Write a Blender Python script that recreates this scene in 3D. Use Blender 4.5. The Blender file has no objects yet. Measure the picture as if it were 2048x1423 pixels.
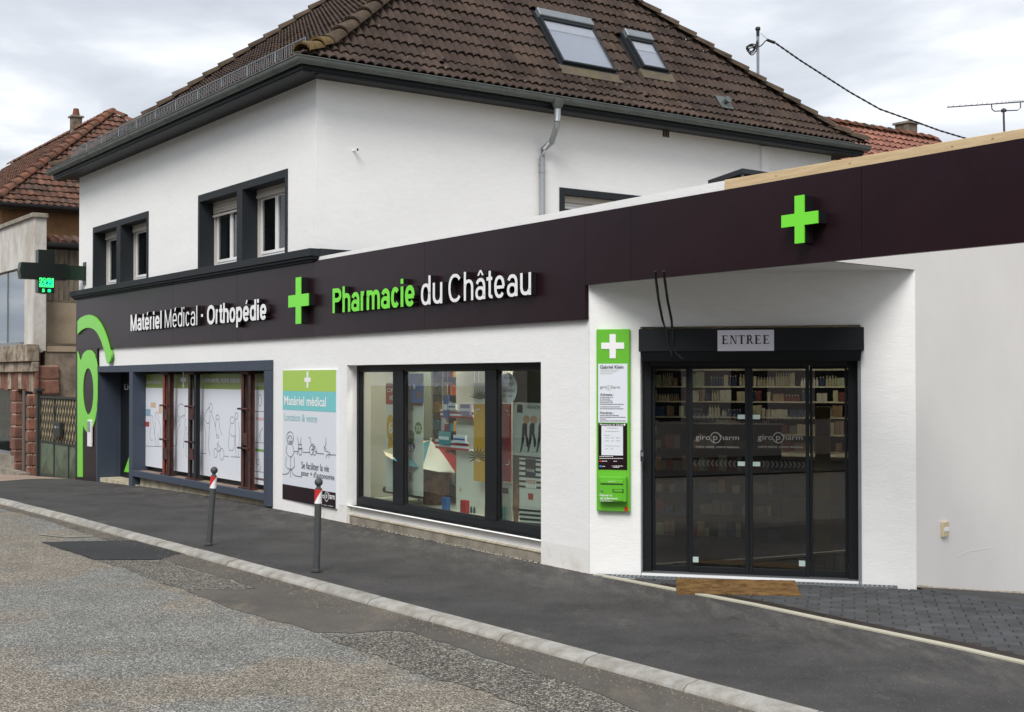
import bpy, bmesh, math, random
from mathutils import Vector, Matrix
from mathutils.geometry import tessellate_polygon
random.seed(7)
SC = bpy.context.scene
COL = SC.collection
R_ = math.radians

# ------------------------------------------------------------------ camera
F = 2550.0; HOR = 753.0; CAMZ = 2.0
PIT = math.atan((HOR - 711.5) / F)
cd = bpy.data.cameras.new('camera'); cam = bpy.data.objects.new('camera', cd); COL.objects.link(cam)
cam.location = (0, 0, CAMZ); cam.rotation_euler = (math.pi / 2 + PIT, 0, 0)
cd.sensor_width = 36.0; cd.lens = F / 2048 * 36.0; cd.clip_end = 3000; cd.clip_start = 0.05
SC.camera = cam

# ------------------------------------------------------------------ sky, sun, exposure
SUN = Vector((-0.24, -0.80, 0.88)).normalized()
sun_el = math.asin(SUN.z); sun_rot = math.atan2(SUN.x, SUN.y)
w = bpy.data.worlds.new('World'); SC.world = w; w.use_nodes = True
nt = w.node_tree; nt.nodes.clear()
def wn(t, **k):
    n = nt.nodes.new(t)
    for a, v in k.items(): setattr(n, a, v)
    return n
sky = wn('ShaderNodeTexSky', sky_type='NISHITA'); sky.sun_disc = False
sky.sun_elevation = sun_el; sky.sun_rotation = sun_rot; sky.air_density = 1.0; sky.dust_density = 2.0
tc = wn('ShaderNodeTexCoord'); sx = wn('ShaderNodeSeparateXYZ'); nt.links.new(tc.outputs['Generated'], sx.inputs[0])
zz = wn('ShaderNodeMath', operation='MAXIMUM'); zz.inputs[1].default_value = 0.0; nt.links.new(sx.outputs[2], zz.inputs[0])
za = wn('ShaderNodeMath', operation='ADD'); za.inputs[1].default_value = 0.14; nt.links.new(zz.outputs[0], za.inputs[0])
dv = wn('ShaderNodeVectorMath', operation='SCALE'); iv = wn('ShaderNodeMath', operation='DIVIDE'); iv.inputs[0].default_value = 1.0
nt.links.new(za.outputs[0], iv.inputs[1]); nt.links.new(tc.outputs['Generated'], dv.inputs[0]); nt.links.new(iv.outputs[0], dv.inputs['Scale'])
ns = wn('ShaderNodeTexNoise'); ns.inputs['Scale'].default_value = 1.5; ns.inputs['Detail'].default_value = 7; ns.inputs['Roughness'].default_value = 0.5; ns.inputs['Distortion'].default_value = 0.35
nt.links.new(dv.outputs[0], ns.inputs['Vector'])
rp = wn('ShaderNodeValToRGB'); nt.links.new(ns.outputs['Fac'], rp.inputs[0])
rp.color_ramp.elements[0].position = 0.36; rp.color_ramp.elements[0].color = (0.30, 0.322, 0.362, 1)
rp.color_ramp.elements[1].position = 0.64; rp.color_ramp.elements[1].color = (0.60, 0.612, 0.63, 1)
e = rp.color_ramp.elements.new(0.5); e.color = (0.40, 0.42, 0.452, 1)
b1 = wn('ShaderNodeBackground'); b1.inputs[1].default_value = 0.10; nt.links.new(sky.outputs[0], b1.inputs[0])
b2 = wn('ShaderNodeBackground'); b2.inputs[1].default_value = 1.0; nt.links.new(rp.outputs[0], b2.inputs[0])
mx = wn('ShaderNodeMixShader'); mx.inputs[0].default_value = 0.94
nt.links.new(b1.outputs[0], mx.inputs[1]); nt.links.new(b2.outputs[0], mx.inputs[2])
wo = wn('ShaderNodeOutputWorld'); nt.links.new(mx.outputs[0], wo.inputs[0])
sl = bpy.data.lights.new('sun', 'SUN'); sl.energy = 1.5; sl.angle = R_(28); sl.color = (1.0, 0.97, 0.93)
so = bpy.data.objects.new('sun', sl); COL.objects.link(so); so.rotation_euler = SUN.to_track_quat('Z', 'Y').to_euler(); so.location = (-20, -30, 40)
SC.view_settings.view_transform = 'Standard'; SC.view_settings.look = 'None'
SC.view_settings.exposure = 0.95; SC.view_settings.gamma = 1.0; SC.view_settings.use_curve_mapping = False
SC.cycles.max_bounces = 8; SC.cycles.transparent_max_bounces = 16

# ------------------------------------------------------------------ geometry of the place
def ray(px, py):
    u = (px - 1024) / F; v = (711.5 - py) / F
    return Vector((u, math.cos(PIT) - v * math.sin(PIT), math.sin(PIT) + v * math.cos(PIT)))
EYE = Vector((0, 0, CAMZ))
def gnd(px, py, z=0.0):
    d = ray(px, py); return EYE + d * ((z - CAMZ) / d.z)
class Frame:
    """vertical plane: x to the right along the wall, y into the building, z up"""
    def __init__(s, ox, oy, deg=None, u=None, oz=0.0):
        s.o = Vector((ox, oy, oz)); s.u = Vector(u).normalized() if u else Vector((math.cos(R_(deg)), math.sin(R_(deg)), 0))
        s.n = Vector((-s.u.y, s.u.x, 0))
        s.M = Matrix(((s.u.x, s.n.x, 0, ox), (s.u.y, s.n.y, 0, oy), (0, 0, 1, oz), (0, 0, 0, 1)))
    def q(s, px, py, off=0.0):
        d = ray(px, py); P0 = s.o + s.n * off
        t = (P0 - EYE).dot(s.n) / d.dot(s.n); P = EYE + d * t
        return (P - P0).dot(s.u), P.z - s.o.z
    def w(s, x, y, z): return s.M @ Vector((x, y, z))
    def l(s, P):
        r = Vector(P) - s.o; return Vector((r.dot(s.u), r.dot(s.n), r.z))
WORLD = Frame(0, 0, 0)
CX, CY = -2.829, 18.36
A = Frame(CX, CY, -(90 - 35.4))                   # street front of the two-storey building, x from -11.3 to 0
RR = Frame(CX, CY, 35.4)                          # its side wall, x from 0 to 11.1
B = Frame(CX, CY, -(90 - 34.06))                  # front of the single-storey shop
PB = gnd(1179, 1146)
DEND = Vector(((1831 - 1024) / F * 12.2, 12.2, 0))
D = Frame(PB.x, PB.y, u=tuple(DEND - Vector((PB.x, PB.y, 0))))
DL = (DEND - Vector((PB.x, PB.y, 0))).length
E_ = Frame(DEND.x, DEND.y, 42.0)
def gz(y):
    return -0.0025 * min(max(0.0, y - 18.5), 14.0) ** 2

# ------------------------------------------------------------------ objects
ROOTM = {}
def tag(o, label=None, cat=None, group=None, kind=None):
    if label: o['label'] = label
    if cat: o['category'] = cat
    if group: o['group'] = group
    if kind: o['kind'] = kind
    return o
def thing(name, M=None, label=None, cat=None, group=None, kind=None):
    o = bpy.data.objects.new(name, None); COL.objects.link(o)
    if isinstance(M, Frame): M = M.M
    if isinstance(M, (tuple, Vector)): M = Matrix.Translation(M)
    M = M or Matrix.Identity(4)
    o.matrix_world = M; o.empty_display_size = 0.2; ROOTM[o.name] = M.copy()
    return tag(o, label, cat, group, kind)
def link(name, me, M, parent=None, mat=None):
    """place mesh me with world matrix M"""
    o = bpy.data.objects.new(name, me); COL.objects.link(o)
    if parent is not None:
        PM = ROOTM[parent.name]; o.parent = parent; o.matrix_local = PM.inverted() @ M
    else: o.matrix_world = M
    ROOTM[o.name] = M.copy()
    return o
class MB:
    def __init__(s, fr=WORLD): s.fr = fr; s.v = []; s.f = []; s.mi = []; s.m = 0
    def V(s, p): s.v.append(s.fr.M @ Vector(p)); return len(s.v) - 1
    def face(s, ids): s.f.append(tuple(ids)); s.mi.append(s.m)
    def poly(s, pts): s.face([s.V(p) for p in pts]); return s
    def box(s, x0, x1, y0, y1, z0, z1):
        x0, x1 = min(x0, x1), max(x0, x1); y0, y1 = min(y0, y1), max(y0, y1); z0, z1 = min(z0, z1), max(z0, z1)
        i = [s.V((x, y, z)) for z in (z0, z1) for x, y in ((x0, y0), (x1, y0), (x1, y1), (x0, y1))]
        for f in ((3, 2, 1, 0), (4, 5, 6, 7), (0, 1, 5, 4), (1, 2, 6, 5), (2, 3, 7, 6), (3, 0, 4, 7)): s.face([i[k] for k in f])
        return s
    def hull(s, bot, top):
        n = len(bot); a = [s.V(p) for p in bot]; b = [s.V(p) for p in top]
        s.face(a[::-1]); s.face(b)
        for k in range(n): s.face((a[k], a[(k + 1) % n], b[(k + 1) % n], b[k]))
        return s
    def prism(s, poly, y0, y1, holes=None):
        """poly in (x,z) of the frame, from front y0 to back y1"""
        if holes:
            loops = [poly] + [h for h in holes if h]
            flat = [p for L in loops for p in L]
            tris = tessellate_polygon([[Vector((p[0], p[1], 0)) for p in L] for L in loops])
            a = [s.V((p[0], y0, p[1])) for p in flat]; b = [s.V((p[0], y1, p[1])) for p in flat]
            for t in tris: s.face([a[k] for k in t]); s.face([b[k] for k in t][::-1])
            o = 0
            for L in loops:
                n = len(L)
                for k in range(n): s.face((a[o + k], a[o + (k + 1) % n], b[o + (k + 1) % n], b[o + k]))
                o += n
        elif len(poly) > 4: s.prism(poly, y0, y1, [[]] )
        else: s.hull([(p[0], y0, p[1]) for p in poly], [(p[0], y1, p[1]) for p in poly])
        return s
    def tube(s, pts, r, n=8, cap=True, rs=None):
        pts = [Vector(p) for p in pts]; rings = []
        for k, p in enumerate(pts):
            t = (pts[min(k + 1, len(pts) - 1)] - pts[max(k - 1, 0)]).normalized()
            a = Vector((0, 0, 1)) if abs(t.z) < 0.9 else Vector((1, 0, 0))
            x = t.cross(a).normalized(); y = t.cross(x).normalized(); rr = rs[k] if rs else r
            rings.append([s.V(p + x * math.cos(2 * math.pi * j / n) * rr + y * math.sin(2 * math.pi * j / n) * rr) for j in range(n)])
        for k in range(len(rings) - 1):
            for j in range(n): s.face((rings[k][j], rings[k][(j + 1) % n], rings[k + 1][(j + 1) % n], rings[k + 1][j]))
        if cap: s.face(rings[0]); s.face(rings[-1][::-1])
        return s
    def lathe(s, prof, cx=0, cy=0, n=16):
        rings = []
        for r, z in prof: rings.append([s.V((cx + r * math.cos(2 * math.pi * j / n), cy + r * math.sin(2 * math.pi * j / n), z)) for j in range(n)])
        for k in range(len(rings) - 1):
            for j in range(n): s.face((rings[k][j], rings[k][(j + 1) % n], rings[k + 1][(j + 1) % n], rings[k + 1][j]))
        s.face(rings[0][::-1]); s.face(rings[-1]); return s
    def ribbon(s, pts, wd, y=0.0, th=0.0015):
        """thin flat stroke in the plane of the frame, pts (x,z)"""
        for k in range(len(pts) - 1):
            a = Vector(pts[k]); b = Vector(pts[k + 1]); d = b - a
            if d.length < 1e-6: continue
            d.normalize(); n = Vector((-d.y, d.x)) * wd / 2; a2 = a - d * wd * 0.3; b2 = b + d * wd * 0.3
            s.poly([(p.x, y, p.y) for p in (a2 - n, b2 - n, b2 + n, a2 + n)])
        return s
    def mesh(s, name, mats, M=None, smooth=False, bev=0.0, recalc=True):
        me = bpy.data.meshes.new(name); Mi = M.inverted() if M else None
        vs = [Mi @ v for v in s.v] if Mi else s.v
        me.from_pydata([tuple(v) for v in vs], [], s.f)
        for m in (mats if isinstance(mats, (list, tuple)) else [mats]): me.materials.append(m)
        if max(s.mi or [0]): me.polygons.foreach_set('material_index', s.mi)
        if recalc or bev:
            bm = bmesh.new(); bm.from_mesh(me)
            if recalc: bmesh.ops.recalc_face_normals(bm, faces=bm.faces[:])
            if bev:
                ed = [e for e in bm.edges if len(e.link_faces) == 2 and e.calc_face_angle(0) > 0.6]
                bmesh.ops.bevel(bm, geom=ed, offset=bev, segments=1, affect='EDGES', clamp_overlap=True)
            bm.to_mesh(me); bm.free()
        if smooth:
            me.polygons.foreach_set('use_smooth', [True] * len(me.polygons))
            if smooth != 'all': me.set_sharp_from_angle(angle=R_(38))
        me.update(); return me
    def obj(s, name, mats, parent=None, smooth=False, bev=0.0, recalc=True, M=None, **k):
        M = ROOTM[parent.name] if parent is not None else (M or Matrix.Identity(4))
        o = link(name, s.mesh(name, mats, M, smooth, bev, recalc), M, parent)
        return tag(o, **k)
def boxobj(fr, name, mat, parent, x0, x1, y0, y1, z0, z1, bev=0.0, **k):
    return MB(fr).box(x0, x1, y0, y1, z0, z1).obj(name, mat, parent, bev=bev, **k)
def pxbox(fr, name, mat, parent, tl, br, y0, y1, bev=0.0, **k):
    """box whose front face (at depth y0) spans two photo corners"""
    x0, z1 = fr.q(tl[0], tl[1], y0); x1, z0 = fr.q(br[0], br[1], y0)
    return boxobj(fr, name, mat, parent, x0, x1, y0, y1, z0, z1, bev, **k)

# ------------------------------------------------------------------ materials
MAT = {}
def mat(name, col, rough=0.7, metal=0.0, spec=0.5, var=0.0, vs=1.5, col2=None, fine=0.0, fs=60.0, bump=0.0, bs=80.0, rnd=0.0, emit=None, es=0.0, coat=0.0, stretch=None, lo=0.4, hi=0.65, specks=None):
    m = bpy.data.materials.new(name); m.use_nodes = True; n = m.node_tree; N = n.nodes; L = n.links
    b = N['Principled BSDF']
    c4 = (*col, 1) if len(col) == 3 else col
    b.inputs['Roughness'].default_value = rough; b.inputs['Metallic'].default_value = metal
    b.inputs['Specular IOR Level'].default_value = spec; b.inputs['Coat Weight'].default_value = coat
    g = N.new('ShaderNodeNewGeometry'); vec = g.outputs['Position']
    if stretch:
        mp = N.new('ShaderNodeMapping'); mp.inputs['Scale'].default_value = stretch; L.new(vec, mp.inputs[0]); vec = mp.outputs[0]
    def noise(sc, det=4, ro=0.6):
        t = N.new('ShaderNodeTexNoise'); t.inputs['Scale'].default_value = sc; t.inputs['Detail'].default_value = det; t.inputs['Roughness'].default_value = ro
        L.new(vec, t.inputs['Vector']); return t.outputs['Fac']
    cur = None
    def rgb(c):
        r = N.new('ShaderNodeRGB'); r.outputs[0].default_value = c; return r.outputs[0]
    cur = rgb(c4)
    if col2 is not None:
        mr = N.new('ShaderNodeMapRange'); mr.inputs[1].default_value = lo; mr.inputs[2].default_value = hi; L.new(noise(vs), mr.inputs[0])
        mi = N.new('ShaderNodeMix'); mi.data_type = 'RGBA'; L.new(mr.outputs[0], mi.inputs[0]); L.new(cur, mi.inputs[6]); mi.inputs[7].default_value = (*col2, 1); cur = mi.outputs[2]
    def mul(fac, amt):
        nonlocal cur
        mr = N.new('ShaderNodeMapRange'); mr.inputs[1].default_value = 0.25; mr.inputs[2].default_value = 0.75; mr.inputs[3].default_value = 1 - amt; mr.inputs[4].default_value = 1 + amt
        L.new(fac, mr.inputs[0]); h = N.new('ShaderNodeVectorMath'); h.operation = 'SCALE'; L.new(cur, h.inputs[0]); L.new(mr.outputs[0], h.inputs['Scale']); cur = h.outputs[0]
    if var: mul(noise(vs), var)
    if fine: mul(noise(fs, 2), fine)
    if rnd:
        oi = N.new('ShaderNodeObjectInfo'); mr = N.new('ShaderNodeMapRange'); mr.inputs[3].default_value = 1 - rnd; mr.inputs[4].default_value = 1 + rnd
        L.new(oi.outputs['Random'], mr.inputs[0]); h = N.new('ShaderNodeVectorMath'); h.operation = 'SCALE'; L.new(cur, h.inputs[0]); L.new(mr.outputs[0], h.inputs['Scale']); cur = h.outputs[0]
    if specks:
        vv = N.new('ShaderNodeTexVoronoi'); vv.inputs['Scale'].default_value = 9.0; L.new(vec, vv.inputs['Vector'])
        m1 = N.new('ShaderNodeMapRange'); m1.inputs[1].default_value = 0.10; m1.inputs[2].default_value = 0.20; m1.inputs[3].default_value = 1.0; m1.inputs[4].default_value = 0.0; L.new(vv.outputs['Distance'], m1.inputs[0])
        sc_ = N.new('ShaderNodeSeparateColor'); L.new(vv.outputs['Color'], sc_.inputs[0]); m2 = N.new('ShaderNodeMapRange'); m2.inputs[1].default_value = 0.80; m2.inputs[2].default_value = 0.86; L.new(sc_.outputs[0], m2.inputs[0])
        mu = N.new('ShaderNodeMath'); mu.operation = 'MULTIPLY'; L.new(m1.outputs[0], mu.inputs[0]); L.new(m2.outputs[0], mu.inputs[1])
        mi = N.new('ShaderNodeMix'); mi.data_type = 'RGBA'; L.new(mu.outputs[0], mi.inputs[0]); L.new(cur, mi.inputs[6]); mi.inputs[7].default_value = (*specks, 1); cur = mi.outputs[2]
        m3 = N.new('ShaderNodeMapRange'); m3.inputs[1].default_value = 0.56; m3.inputs[2].default_value = 0.70; m3.inputs[4].default_value = 0.55; L.new(noise(0.9, 6, 0.7), m3.inputs[0])
        mi = N.new('ShaderNodeMix'); mi.data_type = 'RGBA'; L.new(m3.outputs[0], mi.inputs[0]); L.new(cur, mi.inputs[6]); mi.inputs[7].default_value = (0.105, 0.070, 0.045, 1); cur = mi.outputs[2]
    L.new(cur, b.inputs['Base Color'])
    if bump:
        bp = N.new('ShaderNodeBump'); bp.inputs['Strength'].default_value = min(1, bump); bp.inputs['Distance'].default_value = 0.01 * max(1, bump)
        L.new(noise(bs, 5, 0.7), bp.inputs['Height']); L.new(bp.outputs[0], b.inputs['Normal'])
    if emit: b.inputs['Emission Color'].default_value = (*emit, 1); b.inputs['Emission Strength'].default_value = es
    MAT[name] = m; return m
def s2l(r, g, b):
    f = lambda c: (c / 255 / 12.92) if c / 255 <= 0.04045 else ((c / 255 + 0.055) / 1.055) ** 2.4
    return (f(r), f(g), f(b))
stucco = mat('white_render', (0.85, 0.85, 0.84), 0.9, spec=0.2, var=0.035, vs=0.9, fine=0.025, fs=12, bump=0.32, bs=34, stretch=(0.5, 0.5, 1.8))
stuccoE = mat('beige_render', (0.77, 0.745, 0.71), 0.9, spec=0.2, var=0.05, vs=0.9, bump=0.15, bs=30)
stain = mat('white_base_stained', (0.80, 0.79, 0.76), 0.9, spec=0.2, col2=(0.66, 0.62, 0.55), vs=5, lo=0.5, hi=0.8, bump=0.4, bs=30)
anth = mat('anthracite_metal', (0.0085, 0.0105, 0.0125), 0.5, spec=0.25, var=0.1, vs=3)
anth2 = mat('anthracite_paint', (0.018, 0.022, 0.026), 0.65, spec=0.3, var=0.1, vs=2)
black = mat('black', (0.008, 0.008, 0.009), 0.5)
band = mat('aubergine_panel', (0.0165, 0.0060, 0.0095), 0.36, spec=0.22, var=0.22, vs=1.0, bump=0.35, bs=1.6)
lime = mat('lime_letter', (0.17, 0.72, 0.04), 0.4, emit=(0.17, 0.75, 0.03), es=0.05)
limeV = mat('lime_vinyl', (0.20, 0.66, 0.06), 0.35)
whiteL = mat('white_letter', (0.88, 0.88, 0.88), 0.35)
blueg = mat('blue_grey_paint', s2l(60, 69, 84), 0.6, var=0.10, vs=2.5, fine=0.06, fs=25)
rust = mat('rusty_steel', s2l(84, 48, 40), 0.85, col2=s2l(48, 30, 28), vs=7, bump=0.5, bs=60)
rustO = mat('red_lead_steel', s2l(140, 74, 56), 0.8, col2=s2l(104, 54, 44), vs=7, bump=0.4, bs=60)
zinc = mat('zinc_dull', s2l(98, 104, 101), 0.5, metal=0.35, var=0.22, vs=3.0, bump=0.1, bs=8)
zincN = mat('zinc_new', s2l(168, 172, 174), 0.38, metal=0.6, var=0.12, vs=6)
tileB = mat('brown_tile', s2l(76, 63, 56), 0.92, spec=0.25, col2=s2l(60, 50, 45), vs=1.4, fine=0.25, fs=28, rnd=0.24, bump=0.6, bs=60, specks=(0.13, 0.12, 0.09))
tileH = mat('hip_tile_lichen', s2l(84, 71, 58), 0.92, spec=0.25, col2=s2l(64, 54, 46), vs=4.0, fine=0.25, fs=30, rnd=0.15, bump=0.6, bs=60)
tileHy = mat('hip_tile_ochre', s2l(118, 98, 58), 0.92, spec=0.25, col2=s2l(84, 72, 54), vs=8.0, fine=0.25, fs=30, bump=0.6, bs=60)
deckB = mat('roof_underlay', s2l(40, 33, 30), 0.95)
tileR = mat('old_red_tile', s2l(112, 80, 67), 0.95, spec=0.12, col2=s2l(76, 66, 59), vs=2.2, fine=0.3, fs=16, rnd=0.3, bump=0.5, bs=50)
tileR2 = mat('pink_red_tile', s2l(150, 104, 88), 0.92, spec=0.2, col2=s2l(124, 88, 76), vs=2.2, fine=0.15, fs=20, rnd=0.12, bump=0.4, bs=50)
ridgeR = mat('red_ridge_tile', s2l(128, 86, 69), 0.95, spec=0.12, col2=s2l(84, 71, 62), vs=2.6, fine=0.2, fs=12, rnd=0.2, bump=0.5, bs=50)
wood = mat('new_softwood', s2l(212, 188, 148), 0.7, col2=s2l(198, 172, 132), vs=3, stretch=(1, 1, 14), fine=0.06, fs=9)
conc = mat('concrete', s2l(150, 143, 130), 0.92, col2=s2l(118, 110, 98), vs=4, fine=0.12, fs=60, bump=0.5, bs=50)
concL = mat('pale_stone', s2l(196, 186, 164), 0.9, col2=s2l(160, 150, 128), vs=5, fine=0.08, fs=50, bump=0.4, bs=40)
edging = mat('edging_concrete', s2l(186, 181, 162), 0.9, var=0.08, vs=3, fine=0.1, fs=80)
pvc = mat('white_pvc', (0.70, 0.70, 0.70), 0.35, var=0.05, vs=3)
pvcg = mat('grey_shutter', s2l(186, 180, 170), 0.6, var=0.06, vs=5)
whiteP = mat('white_print', s2l(222, 226, 234), 0.5)
whiteQ = mat('white_paper', s2l(222, 219, 230), 0.7)
olive = mat('olive_print', s2l(132, 150, 72), 0.5)
limeP = mat('pale_lime_print', s2l(168, 204, 84), 0.4)
teal = mat('teal_print', s2l(118, 200, 204), 0.4)
tealT = mat('teal_text', s2l(150, 205, 205), 0.4)
ink = mat('grey_ink', s2l(96, 96, 104), 0.6)
inkD = mat('dark_ink', s2l(45, 42, 52), 0.6)
inkL = mat('pale_ink', s2l(176, 188, 170), 0.6)
totemG = mat('totem_green', s2l(104, 186, 52), 0.35, var=0.05, vs=2)
totemG2 = mat('letterbox_green', s2l(98, 184, 48), 0.3)
redP = mat('red_paint', s2l(200, 44, 40), 0.4)
bollardM = mat('bollard_grey', s2l(70, 72, 73), 0.55, var=0.12, vs=8)
coir = mat('coir', s2l(136, 106, 68), 0.98, col2=s2l(98, 74, 46), vs=11, fine=0.5, fs=110, bump=1.0, bs=240, spec=0.1)
sand = mat('red_sandstone', s2l(134, 94, 80), 0.95, spec=0.2, col2=s2l(104, 80, 70), vs=5, fine=0.2, fs=40, bump=0.6, bs=25, rnd=0.12)
mortar = mat('mortar', s2l(186, 162, 146), 0.95, bump=0.3, bs=60)
plasterG = mat('grey_old_plaster', s2l(206, 203, 198), 0.95, col2=s2l(178, 171, 160), vs=1.6, fine=0.08, fs=14, bump=0.5, bs=12, stretch=(1, 1, 0.5))
plasterB = mat('beige_old_plaster', s2l(162, 146, 124), 0.95, col2=s2l(140, 126, 106), vs=1.2, fine=0.06, fs=20, bump=0.2, bs=14)
plasterO = mat('ochre_wall', s2l(150, 112, 76), 0.95, col2=s2l(122, 90, 60), vs=1.2, bump=0.3, bs=14)
plasterD = mat('rough_grey_plaster', s2l(138, 124, 108), 0.95, col2=s2l(104, 94, 82), vs=2.2, fine=0.2, fs=9, bump=0.8, bs=12)
oldwood = mat('weathered_board', s2l(134, 122, 106), 0.9, col2=s2l(104, 94, 80), vs=4, stretch=(3, 3, 0.5), fine=0.12, fs=14, rnd=0.12)
slate = mat('flaking_slate', s2l(164, 152, 134), 0.9, col2=s2l(118, 102, 88), vs=5, fine=0.3, fs=11, rnd=0.25, bump=0.7, bs=16)
gateM = mat('gate_dark_iron', s2l(38, 42, 38), 0.6, var=0.2, vs=8)
gateG = mat('gate_green_panel', s2l(88, 102, 80), 0.7, col2=s2l(66, 76, 62), vs=3)
gateY = mat('gate_yellow_sheet', s2l(178, 160, 122), 0.8, var=0.1, vs=5)
curtain = mat('pale_curtain', s2l(132, 138, 136), 0.9, col2=s2l(96, 102, 102), vs=4, stretch=(4, 4, 0.6))
ledG = mat('led_case', s2l(14, 40, 26), 0.4)
ledB = mat('led_black', (0.008, 0.012, 0.011), 0.35)
ledOn = mat('led_green_lit', (0.02, 0.9, 0.2), 0.5, emit=(0.04, 0.95, 0.16), es=0.9)
ledC = mat('led_cyan_lit', (0.02, 0.5, 0.3), 0.5, emit=(0.0, 0.8, 0.30), es=0.8)
cableM = mat('black_cable', (0.012, 0.012, 0.013), 0.5)
galv = mat('galvanised', s2l(136, 142, 146), 0.45, metal=0.5, var=0.1, vs=5)
pinkpave = mat('pink_paving', s2l(164, 140, 124), 0.95, col2=s2l(142, 126, 114), vs=2, fine=0.12, fs=40)
innerW = mat('shop_wall', s2l(196, 192, 176), 0.9, var=0.04, vs=2)
innerF = mat('shop_floor', s2l(62, 60, 58), 0.35, var=0.1, vs=2)
innerC = mat('shop_ceiling', s2l(120, 116, 106), 0.9)
dshelf = mat('shelf_dark', s2l(52, 48, 44), 0.6)
shelfE = mat('shelf_edge', s2l(205, 196, 172), 0.5)
lamp_m = mat('lamp_lit', (1, 0.9, 0.7), 0.5, emit=(1.0, 0.86, 0.62), es=6.0)
def glassmat(name, tint, ior=1.55, refl=(1, 1, 1)):
    m = bpy.data.materials.new(name); m.use_nodes = True; n = m.node_tree; n.nodes.clear()
    o = n.nodes.new('ShaderNodeOutputMaterial'); t = n.nodes.new('ShaderNodeBsdfTransparent'); t.inputs[0].default_value = (*tint, 1)
    g = n.nodes.new('ShaderNodeBsdfGlossy'); g.inputs['Roughness'].default_value = 0.005; g.inputs[0].default_value = (*refl, 1)
    f = n.nodes.new('ShaderNodeFresnel'); f.inputs[0].default_value = ior; x = n.nodes.new('ShaderNodeMixShader')
    gg = n.nodes.new('ShaderNodeNewGeometry'); iv_ = n.nodes.new('ShaderNodeMath'); iv_.operation = 'SUBTRACT'; iv_.inputs[0].default_value = 1.0; n.links.new(gg.outputs['Backfacing'], iv_.inputs[1])
    ml_ = n.nodes.new('ShaderNodeMath'); ml_.operation = 'MULTIPLY'; n.links.new(f.outputs[0], ml_.inputs[0]); n.links.new(iv_.outputs[0], ml_.inputs[1])
    n.links.new(ml_.outputs[0], x.inputs[0]); n.links.new(t.outputs[0], x.inputs[1]); n.links.new(g.outputs[0], x.inputs[2]); n.links.new(x.outputs[0], o.inputs[0]); return m
glass = glassmat('window_glass', (0.80, 0.85, 0.83), 2.1)
glassD = glassmat('door_glass', (0.52, 0.54, 0.53), 2.0)
glassU = glassmat('upper_glass', (0.55, 0.58, 0.58), 1.6)
glassS = glassmat('skylight_glass', (0.75, 0.77, 0.8), 3.2)
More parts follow.
